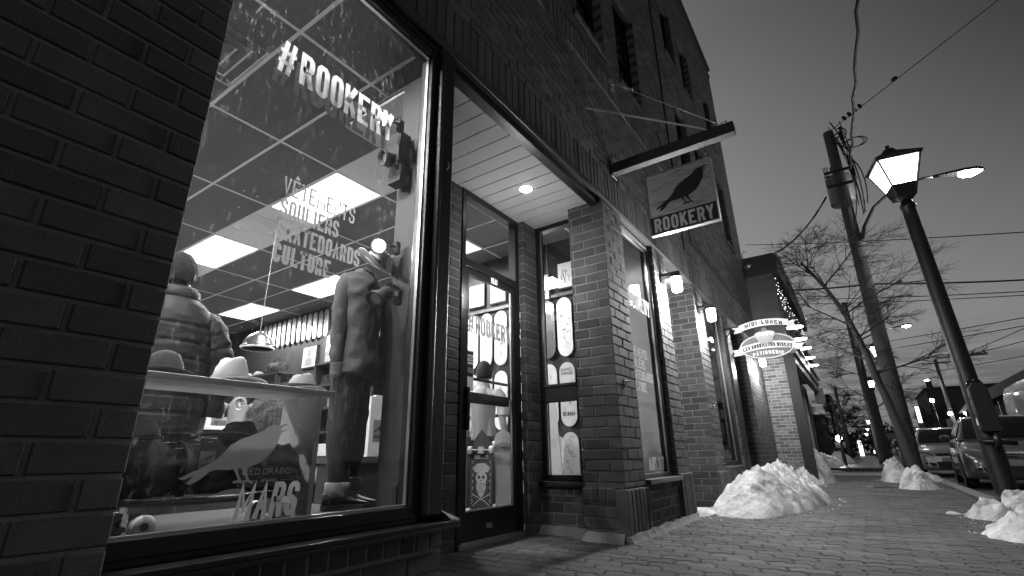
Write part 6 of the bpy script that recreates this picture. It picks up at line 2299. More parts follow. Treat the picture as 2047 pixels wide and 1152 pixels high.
# ============================================================ UTILITY POLES + cobra lamp
def up_pole(label, loc, H, r0, r1, trans=False, arm=True, cross=False):
    t = thing('utility_pole', label, 'utility pole', loc)
    mb = MB(); n = 12
    mb.tube([(0, 0, 0), (0, 0, H * .5), (0, 0, H)], [r0, (r0 + r1) / 2, r1], 16); mb.build('pole', 'polewood', t, smooth=True)
    if trans:
        mb = MB(); mb.lathe([(.0, -.42), (.27, -.42), (.29, -.39), (.29, .36), (.27, .40), (.1, .44), (.0, .44)], (-.02, .46, 7.22), 24); mb.build('transformer', 'transformer', t, smooth=True)
        mb = MB()
        for k, (x, z) in enumerate(((-.10, 7.78), (.10, 7.78))):
            for q in range(4):
                mb.lathe([(.02, 0), (.045, .01), (.045, .02), (.02, .03)], (x, .37, z + q * .035), 12)
            mb.build('insulator', 'blackmatt', t); mb = MB()
        for q in range(6):
            mb.lathe([(.02, 0), (.05, .02), (.05, .035), (.02, .05)], (.26, -.10, 8.35 + q * .045), 12)
        mb.build('insulator', 'blackmatt', t)
        mb = MB()
        for x in (-.27, .27):
            for q in range(4):
                mb.box(x - .05 + q * .03, x - .035 + q * .03, -.42, -.40, 7.0, 7.55)
            mb.bar((x - .06, -.41, 7.28), (x + .06, -.41, 7.28), .02, .03)
        mb.bar((-.3, -.16, 7.5), (.3, -.16, 7.5), .05, .06); mb.bar((-.3, -.16, 7.1), (.3, -.16, 7.1), .05, .06)
        mb.box(.24, .30, -.14, -.08, 8.2, 8.75); mb.bar((0, -.1, 8.3), (.27, -.11, 8.55), .03, .03); mb.bar((0, -.1, 8.55), (.27, -.11, 8.6), .03, .03)
        mb.build('mounting_hardware', 'blackmatt', t)
        mb = MB()
        rr = random.Random(2)
        for k in range(10):
            a = Vector((rr.uniform(-.15, .3), -.25, rr.uniform(7.7, 8.9))); b = Vector((rr.uniform(.05, .45), -.3, rr.uniform(5.7, 8.2)))
            m_ = (a + b) / 2 + Vector((rr.uniform(.0, .35), rr.uniform(-.2, .1), rr.uniform(-.5, .3)))
            pts = [a * (1 - u) ** 2 + m_ * 2 * u * (1 - u) + b * u * u for u in [q / 10 for q in range(11)]]
            mb.tube(pts, rr.uniform(.008, .018), 5)
        for k in range(3):
            cx_ = .45 + k * .04
            mb.tube([(cx_ + math.cos(a_) * .22, -.28, 8.1 + math.sin(a_) * .14) for a_ in [q * .52 for q in range(13)]], .009, 5)
        mb.build('loose_wires', 'rubber', t)
        mb = MB(); mb.box(-.09, .05, -.262, -.25, 6.4, 6.65); mb.build('pole_tag', 'steel', t)
    if cross:
        mb = MB(); mb.bar((-1.1, 0, H - .35), (1.1, 0, H - .35), .1, .12)
        for x in (-1, -.5, .5, 1):
            mb.lathe([(.03, 0), (.05, .05), (.03, .12)], (x, 0, H - .29), 8)
        mb.build('crossarm', 'polewood', t)
    return t
upm = up_pole('thick leaning utility pole with a transformer behind the near lamp', (.745, 14.0, 0), 8.75, .175, .12, True)
upm.rotation_euler = (0, R(.6), 0)
# spray paint scrawl on the pole
mb = MB()
for pts in ([(-.1, 2.35), (.02, 2.42), (.08, 2.32), (0, 2.26)], [(-.12, 2.0), (0, 1.9), (.05, 2.05), (.1, 1.85)], [(-.1, 1.75), (.1, 1.55), (-.05, 1.6), (.1, 1.8)], [(-.08, 1.45), (.0, 1.2), (.1, 1.4)], [(0, 1.15), (.1, 1.0), (.05, .85)]):
    pass
def on_pole(x, z):
    r = .175 - (.175 - .12) * z / 8.75 + .003
    a = x / r
    return (math.sin(a) * r - 0, -math.cos(a) * r, z)
for pts in ([(-.10, 2.38), (.0, 2.47), (.09, 2.38), (.06, 2.26)], [(-.14, 2.05), (-.02, 1.92), (.0, 2.08), (.12, 1.90)], [(-.12, 1.78), (.13, 1.52)], [(-.10, 1.52), (.13, 1.80)], [(-.10, 1.42), (.0, 1.12), (.06, 1.30), (.14, 1.05)], [(.0, .98), (.14, .92), (.12, .78), (.02, .74)]):
    mb.tube([on_pole(x, z) for x, z in pts], .013, 5)
mb.build('graffiti', 'blackmatt', upm)
up2 = up_pole('second utility pole seen left of the second street lamp', (.62, 34.0, 0), 9.0, .20, .14)
up3 = up_pole('third utility pole behind the bare farther tree', (1.0, 47.0, 0), 9.0, .22, .16)
up4 = up_pole('utility pole far left beside the dark conifer', (-.95, 30.0, 0), 3.3, .06, .05)
up5 = up_pole('taller pole leaning over the snowbank at the far left', (-.98, 42.0, 0), 5.0, .12, .09)
up6 = up_pole('crossarm utility pole on the far right beyond the meter', (5.3, 36.0, 0), 5.9, .16, .12, cross=True)
up7 = up_pole('crossarm pole carrying a lamp in front of the dark brick block', (7.2, 62.0, 0), 9.0, .2, .14, cross=True)
up8 = up_pole('bare pole between the thick utility pole and the parked silver car', (3.9, 60.0, 0), 6.6, .2, .12)


def cobra(label, base, pts, H=None, watts=60, s=1.0, rz=0):
    t = thing('cobra_lamp', label, 'street lamp', base, rz)
    mb = MB(); mb.tube(pts, [.045] * 2 + [.035] * (len(pts) - 2) if s == 1 else .03, 8); mb.build('arm', 'poledark', t, smooth=True)
    e = Vector(pts[-1]); d = (e - Vector(pts[-2])).normalized()
    mb = MB(); n = 16
    rings = []
    for u, w, h in ((0, .05, .04), (.15, .07, .06), (.35, .11, .08), (.55, .15, .10), (.75, .15, .10), (.85, .10, .06), (.88, .03, .02)):
        c = e + d * u * s
        sd = d.cross(Vector((0, 0, 1))).normalized(); upv = sd.cross(d)
        rings.append([tuple(c + sd * math.cos(6.283 * j / n) * w * s + upv * max(-.01, math.sin(6.283 * j / n) * h) * s) for j in range(n)])
    mb.loft(rings); mb.build('lamp_head', 'poledark', t, smooth=True)
    mb = MB(); c = e + d * .62 * s - Vector((0, 0, .02 * s))
    ell(mb, tuple(c), .20 * s, .13 * s, .09 * s, 16, 8); mb.build('lens', 'lamp_glow', t, smooth=True)
    lamp('cobra_light', tuple(c + Vector((0, 0, -.16))), watts, .12, t)
    return t
cobra('bright cobra head lamp on a curved arm off the thick utility pole', (.93, 14.0, 5.55), [(0, -.1, 0), (.12, -.1, .30), (.40, -.1, .75), (.85, -.12, 1.08), (1.45, -.14, 1.16), (1.62, -.15, 1.13)], watts=160)
cobra('small cobra head lamp among the twigs of the near bare tree', (.55, 34.0, 6.1), [(0, 0, 0), (.4, 0, .6), (1.4, 0, 1.0), (2.0, 0, 1.05)], watts=80)
cobra('cobra lamp on the crossarm pole over the dark block', (7.2, 62.0, 7.2), [(0, 0, 0), (-.3, 0, .15), (-.5, 0, .1)], watts=60)
# tall street lamps at the right with round glare
for (x, y, z, lb) in ((5.9, 60.0, 4.95, 'starry lamp on a thin post left of the dark brick block'), (7.0, 61.0, 3.75, 'left one of two paired lamps above the silver car'), (8.15, 61.0, 3.75, 'right one of two paired lamps above the silver car'), (7.8, 24.0, 3.0, 'lamp cut by the right edge above the sky line')):
    if x > 7.5 and y < 30:
        continue
    t = thing('lamp_post', lb, 'street lamp', (x, y, 0))
    mb = MB(); mb.tube([(0, 0, 0), (0, 0, z)], .06, 8); mb.build('post', 'poledark', t)
    mb = MB(); ell(mb, (0, 0, z + .1), .17, .17, .17); mb.build('globe', 'far_glow', t, smooth=True)
    mb = MB(); mb.lathe([(.2, 0), (.1, .1), (0, .12)], (0, 0, z + .24), 12); mb.build('cap', 'poledark', t)
    lamp('post_light', (0, -.3, z), 40, .1, t)
t = thing('globe_lamp', 'low globe lamp at the far left snowbank in front of the conifer', 'street lamp', (-1.15, 34.0, 0))
mb = MB(); mb.tube([(0, 0, 0), (0, 0, 1.2)], .05, 8); mb.build('post', 'poledark', t)
mb = MB(); ell(mb, (0, 0, 1.36), .15, .15, .16); mb.build('globe', 'far_glow', t, smooth=True); mb = MB(); mb.box(-.25, .25, -.05, .05, .85, 1.15); mb.build('sign_plate', 'ink', t)
lamp('globe_light', (0, -.25, 1.36), 12, .1, t)

# ============================================================ WIRES
def wire(label, a, b, sag=.3, r=.012, mids=None):
    a, b = Vector(a), Vector(b)
    pts = []
    for i in range(25):
        u = i / 24
        p = a.lerp(b, u)
        p.z -= sag * 4 * u * (1 - u)
        if mids:
            p += Vector(mids) * math.sin(u * 60) * .5
        pts.append(p)
    c = (a + b) / 2
    mb = MB(); mb.tube(pts, r, 5)
    o = mb.build('power_line', 'rubber')
    return tag(o, label, 'cable')
wire('thick twisted cable rising to the top of the picture', (1.05, 13.6, 7.3), (1.42, 2.0, 7.05), .12, .026, (.05, 0, 0))
wire('thin line from the pole top to the upper right corner', (.86, 13.9, 8.72), (5.75, 11.0, 9.72), .0, .010)
wire('heavy sagging cable from the transformer pole down to the bakery roof', (.44, 14.0, 6.92), (-1.46, 12.1, 4.92), .38, .026)
wire('level wire crossing in front of the tree top', (-3.54, 30.0, 12.42), (5.9, 19.3, 6.5), .1, .018)
wire('dark double wire from the thick pole to the right edge', (.72, 14.0, 4.45), (5.2, 19.5, 5.22), .04, .026)
wire('wire rising from the bakery eave to the thick pole', (-.95, 15.0, 4.9), (.72, 14.0, 4.42), .02, .022)
wire('upper of the two parallel wires behind the tree', (-1.82, 30.0, 8.68), (5.2, 19.0, 4.75), .08, .016)
wire('lower of the two parallel wires behind the tree', (-1.82, 30.0, 8.4), (5.2, 19.0, 4.65), .08, .014)
wire('slack wire low over the street, upper strand', (-1.66, 30.0, 5.58), (5.0, 19.0, 4.15), .05, .014)
wire('slack wire low over the street, lower strand', (-1.51, 30.0, 5.19), (5.0, 19.0, 3.93), .05, .014)
wire('wire from the far crossarm to the right edge', (1.84, 30.0, 3.99), (4.7, 19.0, 3.12), .03, .012)
wire('wire from the far right crossarm pole towards the van', (5.3, 36.0, 5.6), (12.0, 30.0, 8.4), .3, .02)
wire('second wire from the far right crossarm pole', (5.8, 36.0, 5.6), (13.0, 30.0, 7.2), .3, .02)
t = thing('line_insulator', 'string of round insulators at the top of the thick utility pole', 'insulator', (.90, 13.85, 8.76))
mb = MB()
dv = Vector((5.75 - .86, 11.0 - 13.9, 9.72 - 8.72)).normalized()
for k in range(4):
    mb.lathe([(.02, 0), (.07, .02), (.07, .05), (.02, .08)], tuple(dv * (.35 + k * .14)), 12, dv)
mb.build('insulator_disc', 'blackmatt', t); mb = MB(); mb.lathe([(.02, 0), (.05, .02), (.05, .1), (.02, .13)], tuple(dv * 1.6), 10, dv); mb.build('line_clamp', 'blackmatt', t)


# ============================================================ TREES
def tree(name, label, loc, H, spread, seed, levels=4, twig_r=.006, droop=0.0, trunk_r=.13, trunk_h=2.2, lean=(0, 0), n0=11):
    rr = random.Random(seed)
    t = thing(name, label, 'tree', loc)
    tk, br = MB(), MB()
    def path(p, d, L, r0, r1, n, wob, dr):
        pts, rs = [p], [r0]
        for i in range(n):
            d = (d + Vector((rr.uniform(-wob, wob), rr.uniform(-wob, wob), rr.uniform(-wob, wob) * .7 - dr * .3))).normalized()
            p = p + d * (L / n)
            pts.append(p); rs.append(r0 + (r1 - r0) * (i + 1) / n)
        return pts, rs, d
    tp = []
    d = Vector((lean[0], lean[1], 1)).normalized()
    pts, rs, d = path(Vector((0, 0, 0)), d, H * .8, trunk_r, trunk_r * .25, 12, .09, 0)
    tk.tube(pts, rs, 10)
    def grow(p, d, L, r, lev):
        n = 5 if lev < levels - 1 else 4
        pts, rs, d2 = path(p, d, L, r, r * .45 if lev < levels - 1 else r * .5, n, .10 + .02 * lev, droop * lev)
        br.tube(pts, rs, 5 if lev < 2 else 3, cap=False)
        if lev >= levels - 1:
            return
        k = rr.randint(6, 9) if lev < levels - 2 else rr.randint(5, 8)
        for i in range(k):
            u = rr.uniform(.2, 1.0)
            idx = min(int(u * n), n - 1)
            q = pts[idx].lerp(pts[idx + 1], u * n - idx if idx < n else 1)
            dd = (pts[idx + 1] - pts[idx]).normalized()
            perp = dd.cross(Vector((rr.uniform(-1, 1), rr.uniform(-1, 1), rr.uniform(-1, 1)))).normalized()
            nd_ = (dd * .75 + perp * rr.uniform(.45, .9)).normalized()
            nd_.z = nd_.z * .55 + .04
            grow(q, nd_, L * rr.uniform(.42, .68), max(twig_r * .6, r * .45), lev + 1)
    for i in range(n0):
        u = trunk_h / (H * .8) + (1 - trunk_h / (H * .8)) * (i / n0)
        idx = min(int(u * 12), 11)
        q = pts[idx].lerp(pts[idx + 1], u * 12 - idx)
        a = i * 2.4 + rr.uniform(-.4, .4)
        el_ = rr.uniform(.25, .75) + .5 * (u - .5)
        dd = Vector((math.cos(a) * math.cos(el_), math.sin(a) * math.cos(el_), math.sin(el_)))
        grow(q, dd, spread * rr.uniform(.45, .72) * (1.15 - .6 * max(0, u - .5)), trunk_r * .24 * (1.2 - .6 * u), 0)
    tk.build('trunk', 'bark', t, smooth=True)
    br.build('crown', 'twig', t)
    return t
tree('bare_tree', 'near bare tree with fine twigs, trunk rising from the kerb snow', (.68, 12.1, 0), 6.1, 1.95, 12, levels=4, trunk_r=.10, trunk_h=2.1, lean=(-.035, 0), droop=.0, twig_r=.005, n0=11)
tree('bare_tree', 'farther bare tree along the sidewalk below the third street lamp', (.70, 30.5, 0), 7.0, 2.4, 5, trunk_r=.14, trunk_h=2.6, lean=(-.03, 0), twig_r=.009, n0=7)
tree('bare_tree', 'distant bare bush like tree beside the dark brick block', (6.2, 70, 0), 6.0, 3.0, 9, trunk_r=.2, trunk_h=.6, twig_r=.03)
tree('bare_tree', 'distant bare tree over the far end of the sidewalk', (-1.6, 85, 0), 9.0, 4.2, 21, trunk_r=.25, trunk_h=1.5, twig_r=.035)


def conifer(label, loc, H, r, seed, name='conifer'):
    rr = random.Random(seed)
    t = thing(name, label, 'tree', loc)
    mb = MB(); mb.tube([(0, 0, 0), (0, 0, H * .9)], [.15, .04], 8); mb.build('trunk', 'bark', t)
    mb = MB()
    for k in range(3600):
        u = rr.random() ** .8
        z = H * (.05 + .95 * u)
        R_ = r * (1 - u) ** .75 * (1 + .25 * math.sin(u * 40 + rr.random())) + .05
        a = rr.random() * 6.283
        q = rr.random() ** .4 * R_
        p = Vector((math.cos(a) * q, math.sin(a) * q, z - q * .15))
        o = Vector((math.cos(a), math.sin(a), rr.uniform(-.4, .5))) * rr.uniform(.12, .3) * (H / 6)
        s = Vector((-math.sin(a), math.cos(a), rr.uniform(-.5, .5))) * .05 * (H / 6)
        mb.add([p - s, p + s, p + o], [(0, 1, 2)])
    mb.build('crown', 'conifer', t)
conifer('broad dark conifer behind the left snowbank', (-3.2, 44, -.1), 4.8, 1.5, 1)
conifer('taller rounded conifer right of the broad one', (-1.9, 52, -.1), 5.6, 1.2, 2)
conifer('dark conifer behind the thick utility pole', (4.4, 75, -.1), 5.0, 1.6, 3)
conifer('low dark evergreen at the bakery corner', (-4.0, 36, -.1), 2.6, 1.2, 4)
# far tree line
mb = MB(); rr = random.Random(8)
for k in range(5200):
    x = rr.uniform(-30, 60); hh = 5.5 + 2.2 * noise.noise(Vector((x * .12, 0, 0))) + 1.2 * noise.noise(Vector((x * .5, 4, 0)))
    z = rr.uniform(0, 1) ** .7 * hh
    p = Vector((x, 150 + rr.uniform(-6, 6), z)); s = Vector((rr.uniform(-.5, .5), 0, rr.uniform(-.5, .5)))
    mb.add([p - s, p + s, p + Vector((rr.uniform(-.6, .6), 0, rr.uniform(.2, .9)))], [(0, 1, 2)])
t = mb.build('far_woods', 'conifer'); t['kind'] = 'stuff'

# ============================================================ SNOW
def snow(label, cx_, cy_, rx, ry, h, seed, rz=0.0, name='snow_pile', lumpy=.5, nu=110, nv=110, zb=-.02):
    c, s = math.cos(rz), math.sin(rz)
    t_ = Vector((cx_, cy_, 0))
    def f(u, v):
        x, y = (u * 2 - 1) * 1.15, (v * 2 - 1) * 1.15
        a = math.atan2(y, x)
        rim = 1 + .16 * noise.noise(Vector((math.cos(a) * 1.6, math.sin(a) * 1.6, seed))) + .07 * noise.noise(Vector((math.cos(a) * 5, math.sin(a) * 5, seed)))
        r = math.hypot(x, y) / rim
        P = Vector((x * rx * 1.6, y * ry * 1.6, seed * 3.1))
        big = noise.fractal(P * 1.3, .8, 2.1, 5)
        rid = noise.ridged_multi_fractal(P * 1.1 + Vector((5, 5, 5)), .9, 2.2, 4, .8, 1.6)
        cell = noise.cell_vector(P * 5)
        dd = noise.voronoi(P * 4.5)[0]
        lump = (.5 - dd[0]) * .55 + (.45 - noise.voronoi(P * 11)[0][0]) * .30 + .10 * noise.noise(P * 22)
        base = max(0.0, 1 - r ** 1.8) ** .85 if r < 1 else 0
        z = h * 1.12 * base * (1 + lumpy * (big * .5 + (rid - 1) * .10 + lump * .62)) if r < 1 else -.03 * (r - 1) * 8
        X, Y = x * rx, y * ry
        k = base * .05 * lumpy
        X += k * noise.noise(P * 4 + Vector((9, 0, 0))) * 2; Y += k * noise.noise(P * 4 + Vector((0, 9, 0))) * 2
        return (X * c - Y * s, X * s + Y * c, z + zb)
    mb = MB(); mb.grid(f, nu, nv)
    o = mb.build(name, 'snow', smooth=True)
    o.location = t_
    tag(o, label, 'snow')
    if rx > .2 and cy_ < 20:
        rr = random.Random(int(seed * 10))
        mb = MB()
        for _ in range(int(40 * (rx + ry))):
            a = rr.random() * 6.283; q = rr.uniform(.92, 1.28)
            x, y = math.cos(a) * rx * q, math.sin(a) * ry * q
            s_ = rr.uniform(.006, .024) * (1.5 - q * .7)
            px, py = x * c - y * s, x * s + y * c
            vs = [(px + rr.uniform(-1, 1) * s_, py + rr.uniform(-1, 1) * s_, 0 + rr.random() * s_ * 1.6) for _k in range(4)]
            mb.add([(px - s_, py - s_ * .6, -.002), (px + s_, py - s_ * .4, -.002), (px + s_ * .3, py + s_, -.002), (px - s_ * .2, py + s_ * .1, s_ * 1.1)], [(0, 1, 2), (0, 3, 1), (1, 3, 2), (2, 3, 0)])
        k_ = mb.build('snow_crumbs', 'snow', o)
        k_['kind'] = 'stuff'
    return o
snow('large dirty snow pile against the brick piers on the sidewalk', -1.05, 7.35, .54, 1.6, .43, 3.0, R(-6), lumpy=.62, nu=130, nv=200)
snow('second snow pile further along at the bakery corner', -1.12, 13.5, .42, 1.9, .62, 5.0, R(0), lumpy=.7)
snow('thin strip of snow at the foot of the third pier', -1.62, 5.95, .16, .42, .07, 7.0, nu=50, nv=60)
snow('right one of the near lumpy snow heaps by the lamp post', 1.22, 7.05, .36, .62, .21, 9.0, lumpy=1.0)
snow('left one of the near lumpy snow heaps in front of the lamp post', .88, 6.75, .22, .34, .14, 12.0, lumpy=1.0)
snow('broad low snow heap at the lower right corner', 1.02, 5.55, .42, .75, .13, 14.0, lumpy=1.0)
snow('small snow patch left of the near heaps', .60, 7.0, .09, .13, .035, 15.0, nu=40, nv=40)
snow('snow heap at the foot of the near bare tree', .62, 11.5, .28, .55, .27, 17.0, lumpy=.9)
snow('snow heap behind the foot of the bare tree', .42, 14.3, .30, .9, .40, 18.0, lumpy=.9)
snow('flat ragged snow along the kerb beside the parked cars', 1.1, 16.5, .22, 2.6, .10, 20.0, lumpy=1.2)
snow('long snowbank at the far left under the conifers', -2.3, 31.0, 1.3, 5.5, .55, 22.0, lumpy=.5)
snow('far snowbank at the base of the globe lamp', -1.5, 40.0, .7, 5.0, .60, 24.0, lumpy=.5)
snow('snow ridge along the far kerb under the second lamp', .95, 26.5, .35, 2.2, .38, 26.0, lumpy=.8)
snow('distant kerb snow under the farther tree', .85, 34.0, .3, 4.0, .30, 27.0, lumpy=.8)
rr = random.Random(4)
mb = MB(); mb.box(-.10, .40, 11.35, 11.75, -.001, .003)
gt = thing('drain_grate', 'iron drain grate with a pale end plate set in the pavers', 'grate', (.12, 11.55, .004))
mb = MB()
for k in range(14):
    mb.box(-.13 + k * .032, -.113 + k * .032, -.16, .16, 0, .006)
mb.box(-.14, .34, -.18, -.16, 0, .006); mb.box(-.14, .34, .16, .18, 0, .006)
mb.build('bars', 'grate', gt); mb = MB(); mb.box(-.26, -.142, -.17, .17, 0, .007); mb.build('end_plate', 'concrete', gt)


# ============================================================ CARS
def car(label, loc, rz, paint, kind='a', W_=1.70, L=4.1, Hh=1.46):
    """local: front looks to -Y, origin under the front bumper centre on the ground"""
    t = thing('parked_car', label, 'car', loc, rz, group='cars parked along the kerb')
    hw = W_ / 2
    # lower body: stations along the length: (y, half width, hood/deck height, sill z)
    st = [(0.00, .60, .56, .24), (.04, .70, .62, .20), (.12, .78, .68, .18), (.30, .83, .77, .18), (.60, hw, .86, .18), (.95, hw, .93, .18), (1.15, hw, .96, .18),
          (1.6, hw, .97, .18), (2.4, hw, .98, .18), (3.2, hw, 1.0, .18), (3.8, hw - .04, .98, .2), (4.05, hw - .14, .9, .24), (4.10, hw - .25, .7, .3)]
    k = W_ / 1.70
    rings = []
    for y, w, zt, zb in st:
        w *= 1
        ring = []
        prof = [(-.55, zb), (-1.0, zb + .03), (-1.0, zb + .18), (-1.0, zt * .62), (-.985, zt * .80), (-.93, zt * .93), (-.80, zt * .985), (-.4, zt + .015), (0, zt + .02)]
        prof = prof + [(-a, b) for a, b in prof[-2::-1]]
        for a, b in prof:
            ring.append((a * w, y, b))
        rings.append(ring)
    mb = MB(); mb.loft(rings); mb.build('body', paint, t, smooth=True, bev=0)
    # greenhouse
    gst = [(.98, .70, .945), (1.25, .68, 1.13), (1.55, .62, 1.33), (1.80, .585, 1.42), (2.2, .575, Hh), (2.9, .57, Hh - .01), (3.4, .56, Hh - .07), (3.75, .58, 1.22), (3.98, .62, .99)]
    rings = []
    for y, w, z in gst:
        wb = .79 if y > 1.1 else .76
        zb = .93
        ring = [(-wb, y, zb)]
        for f in (.25, .5, .75):
            ring.append((-(wb + (w - wb) * f), y, zb + (z - .04 - zb) * f))
        ring += [(-w, y, z - .035), (-w * .93, y, z - .008), (-w * .5, y, z), (0, y, z + .008), (w * .5, y, z), (w * .93, y, z - .008), (w, y, z - .035)]
        for f in (.75, .5, .25):
            ring.append(((wb + (w - wb) * f), y, zb + (z - .04 - zb) * f))
        ring.append((wb, y, zb))
        rings.append(ring)
    mb = MB(); mb.loft(rings); mb.build('roof', paint, t, smooth=True)
    # windscreen, proud of the roof skin
    mb = MB(); ws = []
    for y, z, w in ((1.00, .975, .66), (1.25, 1.150, .635), (1.52, 1.335, .575), (1.68, 1.395, .55)):
        ws.append([(-w, y - .012, z - .004), (-w * .5, y - .028, z + .012), (0, y - .034, z + .018), (w * .5, y - .028, z + .012), (w, y - .012, z - .004)])
    mb.loft(ws, cap=False, closed=False); mb.build('windscreen', 'darkglass', t, smooth=True)
    for s in (-1, 1):
        for (a, b) in ((1.36, 2.25), (2.32, 3.25)):
            mb = MB()
            za = lambda y: min(1.36, .99 + (y - 1.05) * .62) if y < 2 else (1.38 if y < 3 else 1.30)
            def P(y, z):
                f = (z - .93) / (1.42 - .93)
                return (s * (.79 + (.58 - .79) * f + .012), y, z)
            mb.add([P(a, .985), P(b, .985), P(b - .04, za(b) - .02), P((a + b) / 2, min(1.385, za((a + b) / 2))), P(a + .28 if a < 2 else a + .02, za(a + .28 if a < 2 else a) - .02)], [(0, 1, 2, 3, 4)])
            mb.build('side_window', 'darkglass', t)
        mb = MB(); ell(mb, (s * (hw + .10), 1.33, 1.0), .10, .06, .065, 12, 8); mb.build('wing_mirror', paint, t, smooth=True)
        # headlight
        mb = MB()
        hl = []
        if kind == 'a':
            poly = [(.28, .60, .035), (.45, .575, .055), (.62, .60, .13), (.76, .70, .34), (.80, .80, .50), (.70, .785, .34), (.50, .71, .13), (.32, .665, .06)]
        else:
            poly = [(.40, .57, .03), (.60, .56, .075), (.74, .60, .16), (.78, .70, .25), (.70, .73, .20), (.50, .70, .09), (.42, .66, .05)]
        vs = [(s * x, y - .035, z) for x, z, y in poly]
        mb.add(vs + [(s * x * .97, y + .03, z) for x, z, y in poly], [tuple(range(len(poly))), ] + [(i, (i + 1) % len(poly), len(poly) + (i + 1) % len(poly), len(poly) + i) for i in range(len(poly))])
        mb.build('headlight', 'lensglass', t)
        mb = MB(); mb.add([(s * .40, -.012, .30), (s * .62, .012, .30), (s * .70, .06, .40), (s * .55, -.008, .41), (s * .42, -.02, .38)], [(0, 1, 2, 3, 4)]); mb.build('fog_recess', 'blackmatt', t)
    # grille, intake, plate, emblem
    mb = MB(); mb.prism([(-.34, .595), (.34, .595), (.40, .665), (-.40, .665)], (0, -.012, 0), *A, .012); mb.build('grille', 'blackmatt', t)
    mb = MB(); mb.prism([(-.36, .24), (.36, .24), (.40, .42), (-.40, .42)], (0, -.004, 0), *A, .014); mb.build('air_intake', 'blackmatt', t)
    mb = MB()
    if kind == 'a':
        mb.ribbon([(math.cos(6.283 * q / 20) * .062, .63 + math.sin(6.283 * q / 20) * .032) for q in range(20)], .009, (0, -.0245, 0), *A, .004, True)
        mb.ribbon([(-.026, .606), (-.018, .654)], .010, (0, -.0245, 0), *A, .004); mb.ribbon([(.018, .606), (.026, .654)], .010, (0, -.0245, 0), *A, .004); mb.ribbon([(-.022, .626), (.022, .634)], .009, (0, -.0246, 0), *A, .004)
        mb.ribbon([(-.33, .63), (-.07, .63)], .007, (0, -.0245, 0), *A, .003); mb.ribbon([(.07, .63), (.33, .63)], .007, (0, -.0245, 0), *A, .003)
    else:
        mb.ribbon([(math.cos(6.283 * q / 20) * .052, .63 + math.sin(6.283 * q / 20) * .052) for q in range(20)], .007, (0, -.0245, 0), *A, .004, True)
        mb.ribbon([(-.028, .66), (-.0, .635), (.028, .66)], .007, (0, -.0245, 0), *A, .004); mb.ribbon([(-.042, .645), (-.018, .59), (0, .625), (.018, .59), (.042, .645)], .007, (0, -.0246, 0), *A, .004)
    mb.build('emblem', 'chrome', t)
    mb = MB(); mb.box(-.26, .26, -.035, -.02, .44, .55); mb.build('number_plate', 'greyink', t)
    # wheels
    for s in (-1, 1):
        for y in (.80, 3.30):
            mb = MB(); mb.lathe([(.18, -.10), (.27, -.105), (.305, -.08), (.315, 0), (.305, .08), (.27, .105), (.18, .10)], (s * (hw - .10), y, .315), 28, (1, 0, 0))
            w_ = mb.build('wheel', 'rubber', t, smooth=True)
            mb = MB(); x_ = s * (hw - .10) + s * .085
            mb.lathe([(.20, 0), (.205, .012 * s), (.19, .018 * s), (.175, .0)], (x_, y, .315), 28, (1, 0, 0))
            for q in range(6):
                a = q * 1.047
                mb.bar((x_, y, .315), (x_, y + math.cos(a) * .185, .315 + math.sin(a) * .185), .035, .02, (1, 0, 0))
            mb.build('rim', 'alu', w_)
            mb = MB(); mb.lathe([(.34, 0), (.36, .0)], (s * (hw + .0015), y, .33), 28, (1, 0, 0)); mb.lathe([(0, 0), (.345, 0)], (s * (hw + .001), y, .33), 28, (1, 0, 0)); mb.build('wheel_arch', 'blackmatt', t)
    # door lines
    mb = MB()
    for s in (-1, 1):
        for y in (1.30, 2.28, 3.2):
            mb.box(s * hw - .001, s * hw + .001, y, y + .008, .3, .93) if s > 0 else mb.box(s * hw - .001, s * hw + .001, y, y + .008, .3, .93)
        mb.box(s * hw - .004, s * hw + .012, 2.05, 2.2, .80, .825)
    mb.build('door_gap', 'blackmatt', t)
    return t


car('dark grey parked hatchback nearest the meter, facing the camera', (2.36, 13.35, -.12), R(-3), 'carpaint')
car('silver hatchback parked behind the dark grey car', (2.05, 19.9, -.12), R(-2), 'carpaint_light', kind='b')
car('small dark car parked beyond the silver hatchback', (2.1, 31.0, -.12), R(0), 'carpaint')
car('farthest parked car, dark, beside the far snow ridge', (2.1, 38.0, -.12), R(0), 'carpaint')
# dish topped delivery van at the right edge
vn = thing('parked_van', 'pale rounded van with a roof dish cut off by the right edge', 'van', (4.85, 16.8, -.12))
mb = MB(); rings = []
for y, w, z0, z1 in ((0, .78, .45, 2.1), (.1, .92, .35, 2.35), (.35, 1.0, .3, 2.62), (.8, 1.02, .3, 2.72), (3.5, 1.02, .3, 2.72), (5.0, 1.0, .35, 2.7), (5.15, .9, .4, 2.5)):
    ring = [(-w * .8, y, z0), (-w, y, z0 + .15), (-w * 1.0, y, (z0 + z1) * .5), (-w * .97, y, z1 - .45), (-w * .88, y, z1 - .15), (-w * .6, y, z1 - .02), (0, y, z1)]
    ring += [(-a, b, c_) for a, b, c_ in ring[-2::-1]]
    rings.append(ring)
mb.loft(rings); mb.build('body', 'vanpaint', vn, smooth=True)
for s in (-1, 1):
    for y in (.9, 4.0):
        mb = MB(); mb.lathe([(.2, -.11), (.32, -.11), (.36, -.08), (.36, .08), (.32, .11), (.2, .11)], (s * .88, y, .36), 24, (1, 0, 0)); w_ = mb.build('wheel', 'rubber', vn, smooth=True)
        mb = MB(); mb.lathe([(0, 0), (.21, 0), (.2, .01)], (s * .98, y, .36), 20, (s, 0, 0)); mb.build('rim', 'alu', w_)
